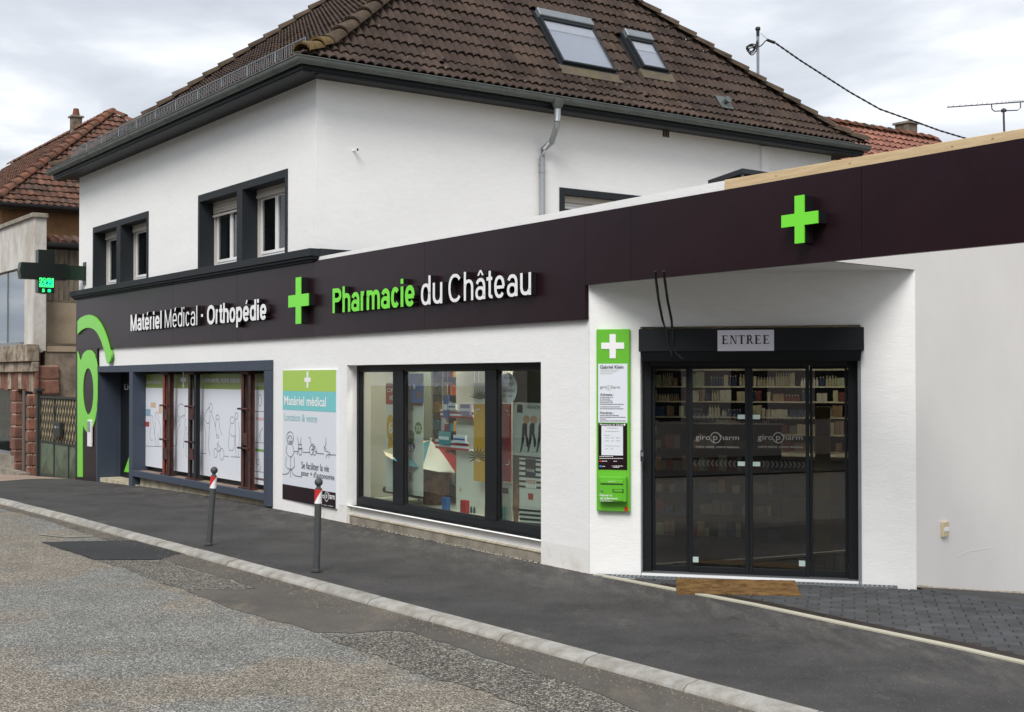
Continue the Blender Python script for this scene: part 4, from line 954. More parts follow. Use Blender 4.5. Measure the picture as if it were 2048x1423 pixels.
MB(A).hull([(xdv0, -0.06, -0.12), (xdv1, -0.06, -0.12), (xdv1, 0.24, -0.12), (xdv0, 0.24, -0.12)], [(xdv0, -0.06, zt0), (xdv1, -0.06, zt0), (xdv1, 0.24, zt0), (xdv0, 0.24, zt0)]).obj('mullion', blueg, sf, bev=0.004)
zs_t0 = A.q(265, 942, -0.06)[1]; zs_t1 = A.q(535, 989, -0.06)[1]
MB(A).box(xdv1, sfx1 - 0.22, -0.06, 0.0, 0.095, 0.215).obj('sill_beam', blueg, sf, bev=0.006)
MB(A).box(xdv1, sfx1 - 0.22, 0.0, 0.40, 0.10, 0.20).obj('sill_top', mat('rough_screed', s2l(152, 134, 118), 0.95, col2=s2l(120, 104, 92), vs=9, bump=0.8, bs=40), sf)
MB(A).box(xdv1 + 0.10, sfx1, 0.06, 0.5, -0.3, 0.10).obj('plinth', concL, sf)
# closed window set back, with printed film
yb = 0.20
MB(A).box(xdv1 - 0.02, sfx1 - 0.2, yb + 0.05, yb + 0.12, 0.201, zt0 - 0.002).obj('window_frame', anth, sf)
def film(tlx, trx, ytop, ylg, ybl, ybr, yl2):
    x0 = A.q(tlx, 800, yb)[0]; x1 = A.q(trx, 800, yb)[0]; zt = A.q(trx, ytop, yb)[1]; zg = A.q(trx, ylg, yb)[1]; zb = A.q(trx, ybr, yb)[1]
    f = thing('window_film', Frame(A.w(x0, yb, 0).x, A.w(x0, yb, 0).y, -(90 - 35.4)), None, None)
    return x0, x1, zt, zg, zb
PZ = []
zT = 2.06; zG = A.q(400, 776, yb)[1]; zBt = A.q(400, 948, yb)[1]
panes = [(286, 325), (345, 382), (399, 482), (506, 538)]
pobjs = []
for i, (a, b) in enumerate(panes):
    x0 = A.q(a, 850, yb)[0]; x1 = A.q(b, 850, yb)[0]
    wn_ = MB(A).box(x0, x1, yb, yb + 0.045, zBt, zG).obj('printed_pane', whiteP, sf)
    MB(A).box(x0, x1, yb, yb + 0.045, zG, zT).obj('print_header', olive, wn_)
    pobjs.append((wn_, x0, x1))
px_text(A, 'Au service de votre', whiteQ, pobjs[0][0], 288, 324, (290, 766), (290, 757), yb - 0.003)
px_text(A, 'Votre santé, notre missio', whiteQ, pobjs[2][0], 403, 480, (405, 765), (405, 752), yb - 0.003, 0.02)
px_text(A, 'Nos', whiteQ, pobjs[3][0], 510, 522, (511, 757), (511, 748), yb - 0.003)
px_text(A, 'spécialit', whiteQ, pobjs[3][0], 511, 536, (511, 774), (511, 761), yb - 0.003)
def cross_poly(cx, cz, hw, hh, tw, th): return [(cx - tw, cz + hh), (cx + tw, cz + hh), (cx + tw, cz + th), (cx + hw, cz + th), (cx + hw, cz - th), (cx + tw, cz - th), (cx + tw, cz - hh), (cx - tw, cz - hh), (cx - tw, cz - th), (cx - hw, cz - th), (cx - hw, cz + th), (cx - tw, cz + th)]
cx, cz = A.q(366.5, 758, yb - 0.003)
MB(A).poly([(p[0], yb - 0.003, p[1]) for p in cross_poly(cx, cz, 0.14, 0.14, 0.036, 0.04)]).obj('printed_cross', whiteQ, pobjs[1][0])
def soften(P, n=2):
    P = [Vector(p) for p in P]
    for _ in range(n):
        Q = [P[0]]
        for a, b in zip(P[:-1], P[1:]): Q += [a.lerp(b, .25), a.lerp(b, .75)]
        P = Q + [P[-1]]
    return P
def draw(fr, parent, strokes, y, wd, m, name='drawing'):
    mb = MB(fr)
    for st in strokes: mb.ribbon([tuple(v) for v in soften([fr.q(px, py, y) for px, py in st], 1 if len(st) > 2 else 0)], wd, y)
    return mb.obj(name, m, parent, recalc=False)
def circ(cx, cy, rx, ry, n=12, a0=0, a1=360): return [(cx + rx * math.cos(R_(a0 + (a1 - a0) * k / n)), cy + ry * math.sin(R_(a0 + (a1 - a0) * k / n))) for k in range(n + 1)]
# crop3 -> photo: x=180+X/4.184, y=680+Y/4.184
def c3(L): return [(180 + x / 4.184, 680 + y / 4.184) for x, y in L]
dr0 = [c3([(450, 880), (600, 885)]), c3([(510, 720), (505, 640), (515, 620), (528, 650), (525, 700), (540, 760), (545, 830)]), c3([(508, 720), (500, 800), (510, 835), (525, 830)]), c3([(550, 660), (545, 620), (558, 590), (572, 615), (568, 660), (585, 690), (592, 760), (585, 830)]), c3([(548, 680), (540, 770), (552, 880)]), c3([(572, 770), (570, 880)])]
draw(A, pobjs[0][0], dr0, yb - 0.002, 0.008, ink)
for (x0, y0, x1, y1), m in (((508, 515, 550, 560), mat('tan_print', s2l(205, 180, 150), 0.6)), ((462, 570, 505, 630), mat('blue_print', s2l(140, 170, 190), 0.6)), ((452, 675, 495, 720), mat('red_print', s2l(170, 70, 66), 0.6)), ((575, 545, 600, 610), MAT['tan_print'])):
    a = A.q(*c3([(x0, y0)])[0], yb - 0.002); b = A.q(*c3([(x1, y1)])[0], yb - 0.002); MB(A).poly([(a[0], yb - 0.002, b[1]), (b[0], yb - 0.002, b[1]), (b[0], yb - 0.002, a[1]), (a[0], yb - 0.002, a[1])]).obj('speech_bubble', m, pobjs[0][0])
dr1 = [c3(circ(765, 590, 34, 62, 14, 120, 420)), c3([(735, 640), (745, 690), (755, 640), (790, 620)]), c3([(710, 545), (712, 640), (725, 700)]), c3([(755, 690), (735, 740), (720, 880)]), c3([(800, 650), (790, 720), (812, 730), (790, 760), (782, 900)]), c3([(812, 770), (800, 820), (805, 900), (800, 950), (812, 975)]), c3([(700, 880), (720, 882)])]
draw(A, pobjs[1][0], dr1, yb - 0.002, 0.009, ink)
dr2 = [c3([(1000, 560), (1005, 520), (1020, 530), (1025, 570), (1015, 600), (1000, 590), (995, 550)]), c3([(995, 560), (970, 590), (945, 670), (935, 750)]), c3([(955, 650), (975, 695), (1000, 690), (1005, 620)]), c3([(1015, 600), (1035, 660), (1050, 720)]), c3([(955, 690), (970, 790), (962, 880), (970, 930)]), c3([(1000, 690), (995, 800), (988, 880), (1005, 960)]), c3(circ(1067, 640, 14, 20)), c3([(1055, 660), (1050, 730), (1060, 790)]), c3([(1080, 660), (1085, 740), (1105, 790)]), c3(circ(1068, 800, 10, 14)), c3(circ(1103, 950, 18, 50)), c3(circ(1050, 940, 14, 40)), c3([(1060, 860), (1100, 900), (1060, 940), (1075, 840)]), c3([(925, 940), (975, 945)]), c3([(1125, 965), (1160, 970)]), c3(circ(1190, 665, 18, 30)), c3([(1175, 690), (1165, 780), (1155, 915), (1205, 920), (1212, 800)]), c3([(1175, 780), (1195, 805), (1215, 790)]), c3(circ(1225, 630, 12, 28)), c3([(1215, 660), (1215, 800), (1222, 970)]), c3([(1240, 680), (1252, 760), (1243, 970)]), c3([(1180, 970), (1255, 975)])]
draw(A, pobjs[2][0], dr2, yb - 0.002, 0.009, ink)
dr3 = [c3([(1370, 590), (1488, 592)]), c3([(1366, 850), (1488, 858)]), c3([(1366, 1090), (1488, 1105)]), c3(circ(1422, 500, 14, 50)), c3([(1415, 820), (1420, 770), (1445, 730)]), c3([(1425, 770), (1425, 845)]), c3(circ(1405, 1015, 13, 25)), c3([(1420, 1040), (1432, 1060), (1415, 1090)])]
draw(A, pobjs[3][0], dr3, yb - 0.002, 0.009, ink)
for (x0, y0, x1, y1), m in (((1390, 640, 1455, 668), mat('pale_red_print', s2l(214, 180, 184), 0.6)), ((1382, 902, 1466, 932), mat('green_print', s2l(120, 170, 90), 0.6)), ((1380, 1142, 1456, 1172), mat('brown_print', s2l(110, 88, 90), 0.6))):
    a = A.q(*c3([(x0, y0)])[0], yb - 0.002); b = A.q(*c3([(x1, y1)])[0], yb - 0.002); MB(A).poly([(a[0], yb - 0.002, b[1]), (b[0], yb - 0.002, b[1]), (b[0], yb - 0.002, a[1]), (a[0], yb - 0.002, a[1])]).obj('print_tag', m, pobjs[3][0])
# rusty steel posts standing in the window
for i, (xa, xb, mm, plates, ycol) in enumerate(((325, 345, rustO, (827, 905), 0.0), (376, 397, rust, (826, 906), 0.0), (482, 503, rust, (876,), 0.0))):
    lab = ('steel prop with orange primer between the first two printed panes', 'dark brown steel prop nearest the printed white cross', 'red-brown steel prop between the long slogan and the narrow end pane')[i]
    y0 = 0.03; x0 = A.q(xa, 850, y0)[0]; x1 = A.q(xb - 3, 850, y0)[0]; ct = thing('steel_prop', A, lab, 'steel prop', 'rusty steel props in the shopfront window')
    zb0 = 0.205; w_ = (x1 - x0)
    if i == 1: mm = mat('dark_steel', s2l(62, 50, 46), 0.85, col2=s2l(44, 36, 34), vs=7, bump=0.4, bs=60)
    MB(A).box(x0, x0 + 0.09, y0, y0 + 0.010, zb0, zt0).box(x0 + 0.039, x0 + 0.051, y0 + 0.010, y0 + 0.045, zb0, zt0).box(x0, x0 + 0.09, y0 + 0.045, y0 + 0.055, zb0, zt0).obj('channel', mm, ct)
    MB(A).box(x0 + 0.28, x0 + 0.36, y0, y0 + 0.010, zb0, zt0).box(x0 + 0.31, x0 + 0.33, y0 + 0.010, y0 + 0.07, zb0, zt0).box(x0 + 0.28, x0 + 0.36, y0 + 0.07, y0 + 0.08, zb0, zt0).obj('channel', rust if i != 1 else anth2, ct)
    MB(A).box(x0 - 0.05, x0 + 0.36, y0 - 0.03, y0 + 0.14, zb0 - 0.004, zb0 + 0.03).obj('base_plate', rust, ct)
    MB(A).box(x0 - 0.04, x0 + 0.34, y0 - 0.03, y0 + 0.14, zt0 - 0.05, zt0 - 0.002).obj('head_plate', rust, ct)
    for py in plates:
        zc = A.q(xa, py, y0)[1]; MB(A).box(x0 + 0.05, x0 + 0.27, y0 - 0.014, y0 - 0.001, zc - 0.10, zc + 0.10).obj('splice_plate', rust, ct)
    for py in ((809, 877) if i == 0 else ((811, 882) if i == 1 else (816, 894))):
        zc = A.q(xa, py, y0)[1]; MB(A).tube([(x0 - 0.08, y0 - 0.02, zc), (x0 + 0.32, y0 - 0.02, zc)], 0.018, 6).obj('clamp_bolt', rust, ct)
# side door in its recess
yd = 0.42
xl = sfx0 + 0.06; xr = xdv0
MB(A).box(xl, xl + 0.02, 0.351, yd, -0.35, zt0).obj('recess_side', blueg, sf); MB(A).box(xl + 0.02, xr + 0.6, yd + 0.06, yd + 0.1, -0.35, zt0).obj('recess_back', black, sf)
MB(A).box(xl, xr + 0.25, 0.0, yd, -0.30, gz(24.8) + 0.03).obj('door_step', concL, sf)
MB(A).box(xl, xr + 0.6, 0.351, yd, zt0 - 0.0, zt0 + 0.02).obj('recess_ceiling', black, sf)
sd = thing('side_door', A, 'dark side door with a green triangle sticker in the blue-grey recess', 'door')
xdd = A.q(240, 850, yd)[0]; boxobj(A, 'door_leaf', anth, sd, xdd, xdd + 1.0, yd, yd + 0.05, gz(24.8) + 0.03, zt0)
boxobj(A, 'door_edge_strip', galv, sd, xdd - 0.05, xdd - 0.004, yd - 0.02, yd + 0.05, gz(24.8) + 0.03, zt0)
a = [A.q(*p, yd - 0.003) for p in ((248, 942), (258, 943), (258, 912))]; MB(A).poly([(p[0], yd - 0.003, p[1]) for p in a]).obj('sticker', limeV, sd)
px_text(A, 'Livraison', whiteL, sd, 249, 292, (250, 778), (250, 767), yd - 0.003)
px_text(A, 'ıcı', whiteL, sd, 256, 262, (256, 790), (256, 786), yd - 0.003) if False else None

# ------------------------------------------------------------------ single-storey shop
ext = thing('shop_extension', B, 'single-storey white shop wing with a display window and a recessed glass entrance', 'shop')
XE = 6.456; ZS = 2.935; ZP = 3.66
WB = (1.0, 5.607, 0.24, 2.165)
wall_with_holes(B, 'wall', stucco, ext, 0.0, XE, 0.24, 3.60, [WB], 0.15)
MB(B).poly([(-1.42, -0.002, -0.2), (1.0, -0.002, -0.2), (1.0, -0.002, 0.24), (-1.42, -0.002, 0.24)]).poly([(1.0, -0.002, -0.2), (1.0, -0.002, 0.24), (1.0, 0.15, 0.24), (1.0, 0.15, -0.2)]).obj('wall_base', stain, ext, recalc=False)
MB(B).poly([(5.607, 0, -0.2), (XE, 0, -0.2), (XE, 0, 0.24), (5.607, 0, 0.24)]).poly([(5.607, 0, 0.24), (5.607, 0, -0.2), (5.607, 0.15, -0.2), (5.607, 0.15, 0.24)]).obj('wall_base', stain, ext, recalc=False)
MB(B).poly([(0.0, 0.0, 0.0), (0.0, 0.0, 0.01), (0.01, 0, 0.01)]).obj('mark', stucco, ext) if False else None
# plinth and apron under the display window
MB(B).box(1.0, 5.607, 0.075, 0.149, 0.122, 0.24).obj('apron', stucco, ext)
MB(B).box(1.0, 5.607, 0.035, 0.149, 0.103, 0.121).obj('sill_slab', concL, ext, bev=0.004)
MB(B).box(1.0, 5.607, 0.045, 0.5, -0.2, 0.102).obj('plinth', conc, ext)
# display window frame
dw = thing('display_window', B, 'wide three-part dark framed display window full of summer posters', 'window')
yf = 0.15
fx0, fx1 = 1.0, 5.607; fz0, fz1 = WB[2] - 0.005, WB[3] - 0.0
mA = (B.q(786, 850, yf)[0], B.q(806.5, 850, yf)[0]); mB = (B.q(970, 850, yf)[0], B.q(993, 850, yf)[0])
t = 0.075
MB(B).box(fx0, fx1, yf, yf + 0.08, fz0, fz0 + 0.11).box(fx0, fx1, yf, yf + 0.08, fz1 - t, fz1).box(fx0, fx0 + 0.07, yf, yf + 0.08, fz0 + 0.11, fz1 - t).box(fx1 - 0.03, fx1, yf, yf + 0.08, fz0 + 0.11, fz1 - t).obj('frame', anth, dw, bev=0.004)
for a, b in (mA, mB):
    MB(B).box(a, b, yf - 0.004, yf + 0.08, fz0 + 0.11, fz1 - t).obj('mullion', anth, dw, bev=0.004)
for a, b in ((fx0 + 0.07, mA[0]), (mA[1], mB[0]), (mB[1], fx1 - 0.03)):
    MB(B).box(a + 0.02, b - 0.02, yf + 0.035, yf + 0.045, fz0 + 0.13, fz1 - t - 0.02).obj('pane', glass, dw)
    MB(B).box(a, a + 0.02, yf + 0.015, yf + 0.07, fz0 + 0.11, fz1 - t).box(b - 0.02, b, yf + 0.015, yf + 0.07, fz0 + 0.11, fz1 - t).box(a + 0.02, b - 0.02, yf + 0.015, yf + 0.07, fz0 + 0.11, fz0 + 0.13).box(a + 0.02, b - 0.02, yf + 0.015, yf + 0.07, fz1 - t - 0.02, fz1 - t).obj('bead', black, dw)
# entrance wall D
xo0 = D.q(1281, 900)[0]; xo1 = D.q(1722.5, 900)[0]; zo = 2.50
wall_with_holes(D, 'wall', stucco, ext, 0.0, DL, -0.05, 3.10, [(xo0, xo1, -0.06, zo)], 0.16)
# right-hand wall E
lo_, hi_ = -6.0, 0.0
for _ in range(40):
    mid_ = (lo_ + hi_) / 2
    if B.l(E_.w(mid_, 0, 0)).y < 0.06: lo_ = mid_
    else: hi_ = mid_
xE0 = hi_; xB_E = B.l(E_.w(xE0, 0, 0)).x
MB(E_).poly([(xE0, 0, 3.02), (0, 0, 3.02), (0, 0, 3.6), (xE0, 0, 3.6)]).obj('lintel_face', stuccoE, ext, recalc=False)
MB(E_).poly([(0, 0, -1.2), (9, 0, -1.2), (9, 0, 3.6), (0, 0, 3.6)]).obj('wall', stuccoE, ext, recalc=False, label='beige unpainted side wall')
MB(E_).poly([(0.0, -0.004, -0.06), (0.5, -0.004, -0.14), (1.4, -0.004, -0.24), (2.6, -0.004, -0.40), (2.6, -0.004, -0.34), (1.4, -0.004, -0.19), (0.5, -0.004, -0.06), (0.0, -0.004, 0.02)]).obj('base_stain', mat('flaking_base', s2l(182, 160, 128), 0.95, col2=s2l(214, 208, 198), vs=14, bump=0.6, bs=30), ext, recalc=False)
# soffit over the entrance and the flat roof
PE = E_.w(xE0, 0, 0); far = B.w(13.0, 0.06, 0); 
MB().poly([(PB.x - 0.02, PB.y + 0.05, 3.02), tuple(E_.w(xE0, 0.01, 3.02)), tuple(E_.w(0.0, 0.05, 3.02)), tuple(D.w(0, 0.1, 3.02))]).obj('soffit', stucco, ext, recalc=False)
rfp = [B.w(0.3, 0.06, 0), E_.w(xE0, 0.01, 0), E_.w(8.9, 0.01, 0), B.w(7.0, 9.0, 0), B.w(0.3, 9.0, 0)]
MB().hull([(p.x, p.y, 3.50) for p in rfp], [(p.x, p.y, 3.52) for p in rfp]).obj('flat_roof', conc, ext)
xw = B.q(1449, 380, 0.0)[0]
up = MB(B).hull([(0.02, 0.0, 3.601), (xw, 0.0, 3.601), (xw, 0.14, 3.601), (0.02, 0.14, 3.601)], [(0.02, 0.0, 3.715), (xw, 0.0, 3.748), (xw, 0.14, 3.748), (0.02, 0.14, 3.715)]); up.obj('parapet', stucco, ext)
MB(B).hull([(xw + 0.01, -0.012, 3.60), (13.6, -0.012, 3.60), (13.6, 0.035, 3.60), (xw + 0.01, 0.035, 3.60)], [(xw + 0.01, -0.012, 3.752), (13.6, -0.012, 3.715), (13.6, 0.035, 3.715), (xw + 0.01, 0.035, 3.752)]).obj('parapet_board', wood, ext, bev=0.003)
MB(B).box(XE + 0.0, 13.6, 0.001, 0.055, 2.95, 3.599).obj('fascia_backing', stucco, ext)
knotM = mat('knot', s2l(168, 136, 96), 0.8)
for px_, zk in ((1552, 3.705), (1700, 3.70), (1905, 3.69), (1986, 3.695)):
    xx = B.q(px_, 400, -0.012)[0]; MB(B).poly([(xx + 0.012 * math.cos(a * math.pi / 4), -0.0125, zk + 0.008 * math.sin(a * math.pi / 4)) for a in range(8)]).obj('knot', knotM, ext, recalc=False)

# ------------------------------------------------------------------ sign band
sign = thing('shop_sign_band', B, 'long aubergine fascia sign with raised white and green lettering and crosses', 'shop sign')
yS = -0.05
# street-front part
zb0A = A.q(156, 700, yS)[1]; zb1A = A.q(631, 673.3, yS)[1]
seam = [-LA - 0.02, A.q(346, 570, yS)[0], A.q(475, 640, yS)[0], 0.03]
for a, b in zip(seam[:-1], seam[1:]):
    MB(A).box(a + 0.003, b - 0.003, yS, -0.004, 2.575, 3.655).obj('panel', band, sign)
xsB = [0.03, XE, B.q(1262, 500, yS)[0], B.q(1723, 400, yS)[0], 13.5]
MB(B).box(xsB[0] + 0.002, 3.2, yS, -0.004, 2.578, 3.655).obj('panel', band, sign)
MB(B).prism([(3.204, 2.578), (XE - 0.002, 2.578), (XE - 0.002, ZS - 0.01), (xsB[2] - 0.002, ZS - 0.01), (xsB[2] - 0.002, 3.655), (3.204, 3.655)], yS, -0.004).obj('panel', band, sign) if False else None
MB(B).box(3.204, xsB[1] - 0.002, yS, -0.004, 2.578, 3.655).obj('panel', band, sign)
MB(B).box(xsB[1] + 0.002, xsB[2] - 0.002, yS, -0.004, 2.93, 3.655).obj('panel', band, sign)
MB(B).box(xsB[2] + 0.002, xsB[3] - 0.002, yS, -0.004, 2.93, 3.655).obj('panel', band, sign)
MB(B).box(xsB[3] + 0.002, xsB[4], yS, -0.004, 2.93, 3.655).obj('panel', band, sign)
MB(A).box(-LA - 0.02, 0.0, -0.055, -0.004, 3.656, 3.668).obj('edge_trim', galv, sign)
# door-side dark panel with the big green letter
MB(A).box(-LA - 0.02, sfx0 - 0.004, yS, -0.004, -0.21, 2.572).obj('panel', band, sign)
yL = -0.085
def c2(L): return [(x / 3.233, 560 + y / 3.233) for x, y in L]
def prism_px(fr, pts, y0, y1, holes=None): return MB(fr).prism([fr.q(*p, y0) for p in pts], y0, y1, [[fr.q(*p, y0) for p in h] for h in holes] if holes else None)
arc = c2([(500, 268), (515, 250), (530, 240), (552, 230), (575, 226), (598, 232), (620, 247), (640, 273), (658, 305), (673, 340), (687, 380), (698, 420), (703, 445), (716, 460), (719, 490), (712, 520), (702, 536), (690, 535), (684, 505), (676, 470), (666, 435), (655, 400), (640, 366), (625, 340), (608, 322), (592, 313), (575, 310), (558, 311), (540, 317), (522, 330), (508, 343), (500, 355)])
prism_px(A, arc, yL, -0.052).obj('green_arc', limeV, sign, bev=0.0)
pout = c2([(500, 462), (507, 480), (520, 522), (530, 492), (545, 468), (560, 457), (576, 453), (595, 460), (610, 480), (622, 515), (628, 560), (630, 640), (629, 760), (625, 840), (614, 905), (600, 945), (580, 975), (562, 980), (548, 962), (537, 935), (533, 1000), (533, 1268), (500, 1268)])
hole = c2(circ(570, 715, 34, 150, 24))
prism_px(A, pout, yL + 0.02, -0.052, [hole]).obj('green_letter', limeV, sign)
LM = [whiteL, black]; LG = [lime, black]
sign_word(B, 'Pharmacie', LG, sign, 665, 829, (667, 626.8), (685, 573.5), 1.04, -0.13, 0.07, 0.205)
sign_word(B, 'du', LM, sign, 842, 884.5, (846, 610.5), (861, 551), 1.04, -0.13, 0.07, 0.138)
sign_word(B, 'Château', LM, sign, 897, 1062, (909, 604), (932, 544), 1.04, -0.13, 0.07, 0.138)
sign_word(A, 'Matériel', LM, sign, 261, 323.2, (262, 662.6), (320.5, 621.8), 1.04, -0.13, 0.07, 0.21)
sign_word(A, 'Médical', LM, sign, 329.4, 394.4, (330, 656.2), (393, 611.4), 1.04, -0.13, 0.07, 0.12)
sign_word(A, '·', LM, sign, 402, 405.8, (401, 644.5), (401, 629), 0.56, -0.13, 0.07, 0.12)
sign_word(A, 'Orthopédie', LM, sign, 414, 532.7, (424, 648.5), (511, 599), 1.04, -0.13, 0.07, 0.21)
for (x0, x1, yt, yb_, cyl, cyr) in ((576.5, 616.5, 555, 648, 0, 0), (1563.1, 1635.8, 391, 486.7, 0, 0)):
    yy = -0.17; cx = (x0 + x1) / 2; sA_ = B.q(x0, 600, yy)[0]; sB_ = B.q(x1, 600, yy)[0]; c0 = B.q(cx, 600, yy)[0]; z1 = B.q(cx, yt, yy)[1]; z0 = B.q(cx, yb_, yy)[1]
    hh = (z1 - z0) / 2; hw = (sB_ - sA_) / 2; cz = (z0 + z1) / 2; c0 = (sA_ + sB_) / 2; k = hh * 0.26
    mb = MB(B); P = cross_poly(c0, cz, hw, hh, k, k); mb.prism(P, yy, yy + 0.012)
    c = mb.obj('cross', lime, sign); MB(B).prism(cross_poly(c0, cz, hw - 0.004, hh - 0.004, k - 0.004, k - 0.004), yy + 0.0121, -0.052).obj('cross_body', black, c)

# ------------------------------------------------------------------ entrance door
dr = thing('sliding_entrance_door', D, 'dark framed automatic sliding glass entrance with white logo print', 'door')
yq = 0.10
def dx(px): return D.q(px, 930, yq)[0]
zd0 = 0.05; zglT = D.q(1400, 730.5, yq)[1]; zglB = D.q(1400, 1132, yq)[1]
MB(D).box(xo0 + 0.012, xo1 - 0.012, 0.02, 0.30, -0.05, 0.035).obj('threshold', mat('dark_sill', s2l(86, 90, 92), 0.5), dr)
MB(D).box(xo0 + 0.01, xo1 - 0.01, -0.02, 0.019, -0.01, 0.030).obj('threshold_edge', whiteL, dr)
zt_ = D.q(1400, 716, yq)[1]
MB(D).box(xo0 + 0.01, dx(1302.6), yq, yq + 0.12, 0.035, zt_).obj('jamb', anth, dr, bev=0.004)
MB(D).box(dx(1696), xo1 - 0.01, yq, yq + 0.12, 0.035, zt_).obj('jamb', anth, dr, bev=0.004)
MB(D).box(dx(1302.6), dx(1696), yq + 0.0, yq + 0.12, zglT, zt_).obj('head', black, dr)
leaves = ((1302.6, 1377, 0.0, 0), (1377, 1497.5, -0.03, 1), (1497.5, 1619, -0.03, 1), (1619, 1696, 0.0, 0))
lab = ('fixed side leaf beside the jamb with a stuck-on white notice', 'inner sliding leaf', 'inner sliding leaf with a bright white sticker', 'fixed side leaf')
leafo = []
for i, (a, b, oy, sl2) in enumerate(leaves):
    xa, xb = dx(a), dx(b); y0 = yq + 0.05 + oy; t = 0.038 if sl2 else 0.03; tl = t if i else 0.0
    ml = MB(D)
    ml.box(xa + 0.001, xa + t, y0, y0 + 0.035, 0.037, zglT).box(xb - t, xb - 0.001, y0, y0 + 0.035, 0.037, zglT)
    ml.box(xa + t, xb - t, y0, y0 + 0.035, 0.037, zglB).box(xa + t, xb - t, y0, y0 + 0.035, zglT - 0.03, zglT)
    lf = ml.obj('door_leaf', anth, dr, bev=0.003); leafo.append((lf, xa + t, xb - t, y0))
    boxobj(D, 'pane', glassD, lf, xa + t, xb - t, y0 + 0.014, y0 + 0.022, zglB, zglT - 0.03)
frost = mat('frosted_print', s2l(128, 130, 126), 0.7); frost2 = mat('frosted_print_faint', s2l(84, 86, 82), 0.7)
for (lf, xa, xb, y0), (lx0, lx1, dxp) in zip(leafo[1:3], ((1391, 1478, 0), (1515.5, 1605, 0))):
    yy = y0 + 0.012; pe = (lx1 - lx0)
    for txt, f0, f1 in (('giro', 0.0, 0.34), ('p', 0.41, 0.505), ('harm', 0.57, 1.0)):
        x0 = D.q(lx0 + pe * f0, 880, yy)[0]; x1 = D.q(lx0 + pe * f1, 880, yy)[0]; zb = D.q(lx0, 877.5, yy)[1]
        hgt = {'giro': (-0.020, 0.048), 'p': (-0.022, 0.036), 'harm': (0.0, 0.050)}[txt]; flat_text(D, txt, frost, lf, x0, x1, zb + hgt[0], zb + hgt[1], yy, 0.0, 'logo_print')
    cxp = lx0 + pe * 0.458; cx, cz = D.q(cxp, 874, yy); rr = D.q(cxp + 10.0, 874, yy)[0] - cx
    mbr = MB(D)
    for a0, a1 in ((20, 160), (200, 340)): mbr.ribbon([(cx + rr * math.cos(R_(a0 + (a1 - a0) * k / 12)), cz + rr * 1.05 * math.sin(R_(a0 + (a1 - a0) * k / 12))) for k in range(13)], 0.009, yy)
    mbr.obj('logo_ring', frost, lf, recalc=False)
    x0 = D.q(lx0, 893, yy)[0]; x1 = D.q(lx1, 893, yy)[0]; zb = D.q(lx0, 894.5, yy)[1]; flat_text(D, 'votre santé, notre mission', frost, lf, x0, x1, zb, zb + 0.028, yy, 0.0, 'logo_print')
for li, (lf, xa, xb, y0) in enumerate(leafo[1:3]):
    yy = y0 + 0.012
    for pyc in (832, 925.5):
        zc = D.q(1450, pyc, yy)[1]; mbr = MB(D); n = 10; sgn = -1 if li == 0 else 1
        x_0 = xa + (0.0 if li == 0 else 0.085); x_1 = xb - (0.085 if li == 0 else 0.0)
        for k in range(n):
            xc = x_0 + (x_1 - x_0) * (k + 0.5) / n
            for o in (-0.005, 0.007): mbr.ribbon([(xc + o - sgn * 0.010, zc + 0.03), (xc + o + sgn * 0.010, zc), (xc + o - sgn * 0.010, zc - 0.03)], 0.003, yy)
        mbr.obj('chevron_band', frost2, lf, recalc=False)
        xx0, xx1 = (xb - 0.072, xb) if li == 0 else (xa, xa + 0.072)
        MB(D).poly([(xx0, yy - 0.001, zc - 0.022), (xx1, yy - 0.001, zc - 0.022), (xx1, yy - 0.001, zc + 0.022), (xx0, yy - 0.001, zc + 0.022)]).obj('sticker', mat('mint_sticker', s2l(172, 190, 184), 0.6) if 'mint_sticker' not in MAT else MAT['mint_sticker'], lf)
    x0 = D.q(1385, 1117, yy)[0] if li == 0 else D.q(1598, 1124, yy)[0]; zc = D.q(1390, 1117.5, yy)[1]
    MB(D).poly([(x0, yy - 0.001, zc - 0.028), (x0 + 0.06, yy - 0.001, zc - 0.028), (x0 + 0.06, yy - 0.001, zc + 0.028), (x0, yy - 0.001, zc + 0.028)]).obj('sticker', MAT['mint_sticker'], lf)
# reveal edge, roller shutter box
rb = thing('roller_shutter_box', D, 'anthracite roller shutter housing above the glass entrance', 'shutter box')
yx = -0.16
x0, z1 = D.q(1277, 658.5, yx); x1 = D.q(1728, 657, yx)[0]; z0 = D.q(1277, 704, yx)[1]; z2 = D.q(1300, 721, yx + 0.05)[1]
MB(D).box(x0, x1, yx, 0.0, z0, z1).obj('housing', anth, rb, bev=0.006)
MB(D).hull([(x0 + 0.035, yx + 0.05, z2), (x1 - 0.035, yx + 0.05, z2), (x1 - 0.035, -0.001, z2), (x0 + 0.035, -0.001, z2)], [(x0 + 0.02, yx + 0.01, z0 - 0.001), (x1 - 0.02, yx + 0.01, z0 - 0.001), (x1 - 0.02, -0.001, z0 - 0.001), (x0 + 0.02, -0.001, z0 - 0.001)]).obj('lower_flap', anth, rb)
for xx in (xo0, xo1 - 0.03): MB(D).box(xx, xx + 0.03, -0.02, 0.0, 0.0, z2).obj('guide_rail', galv, rb) if xx != xo0 else None
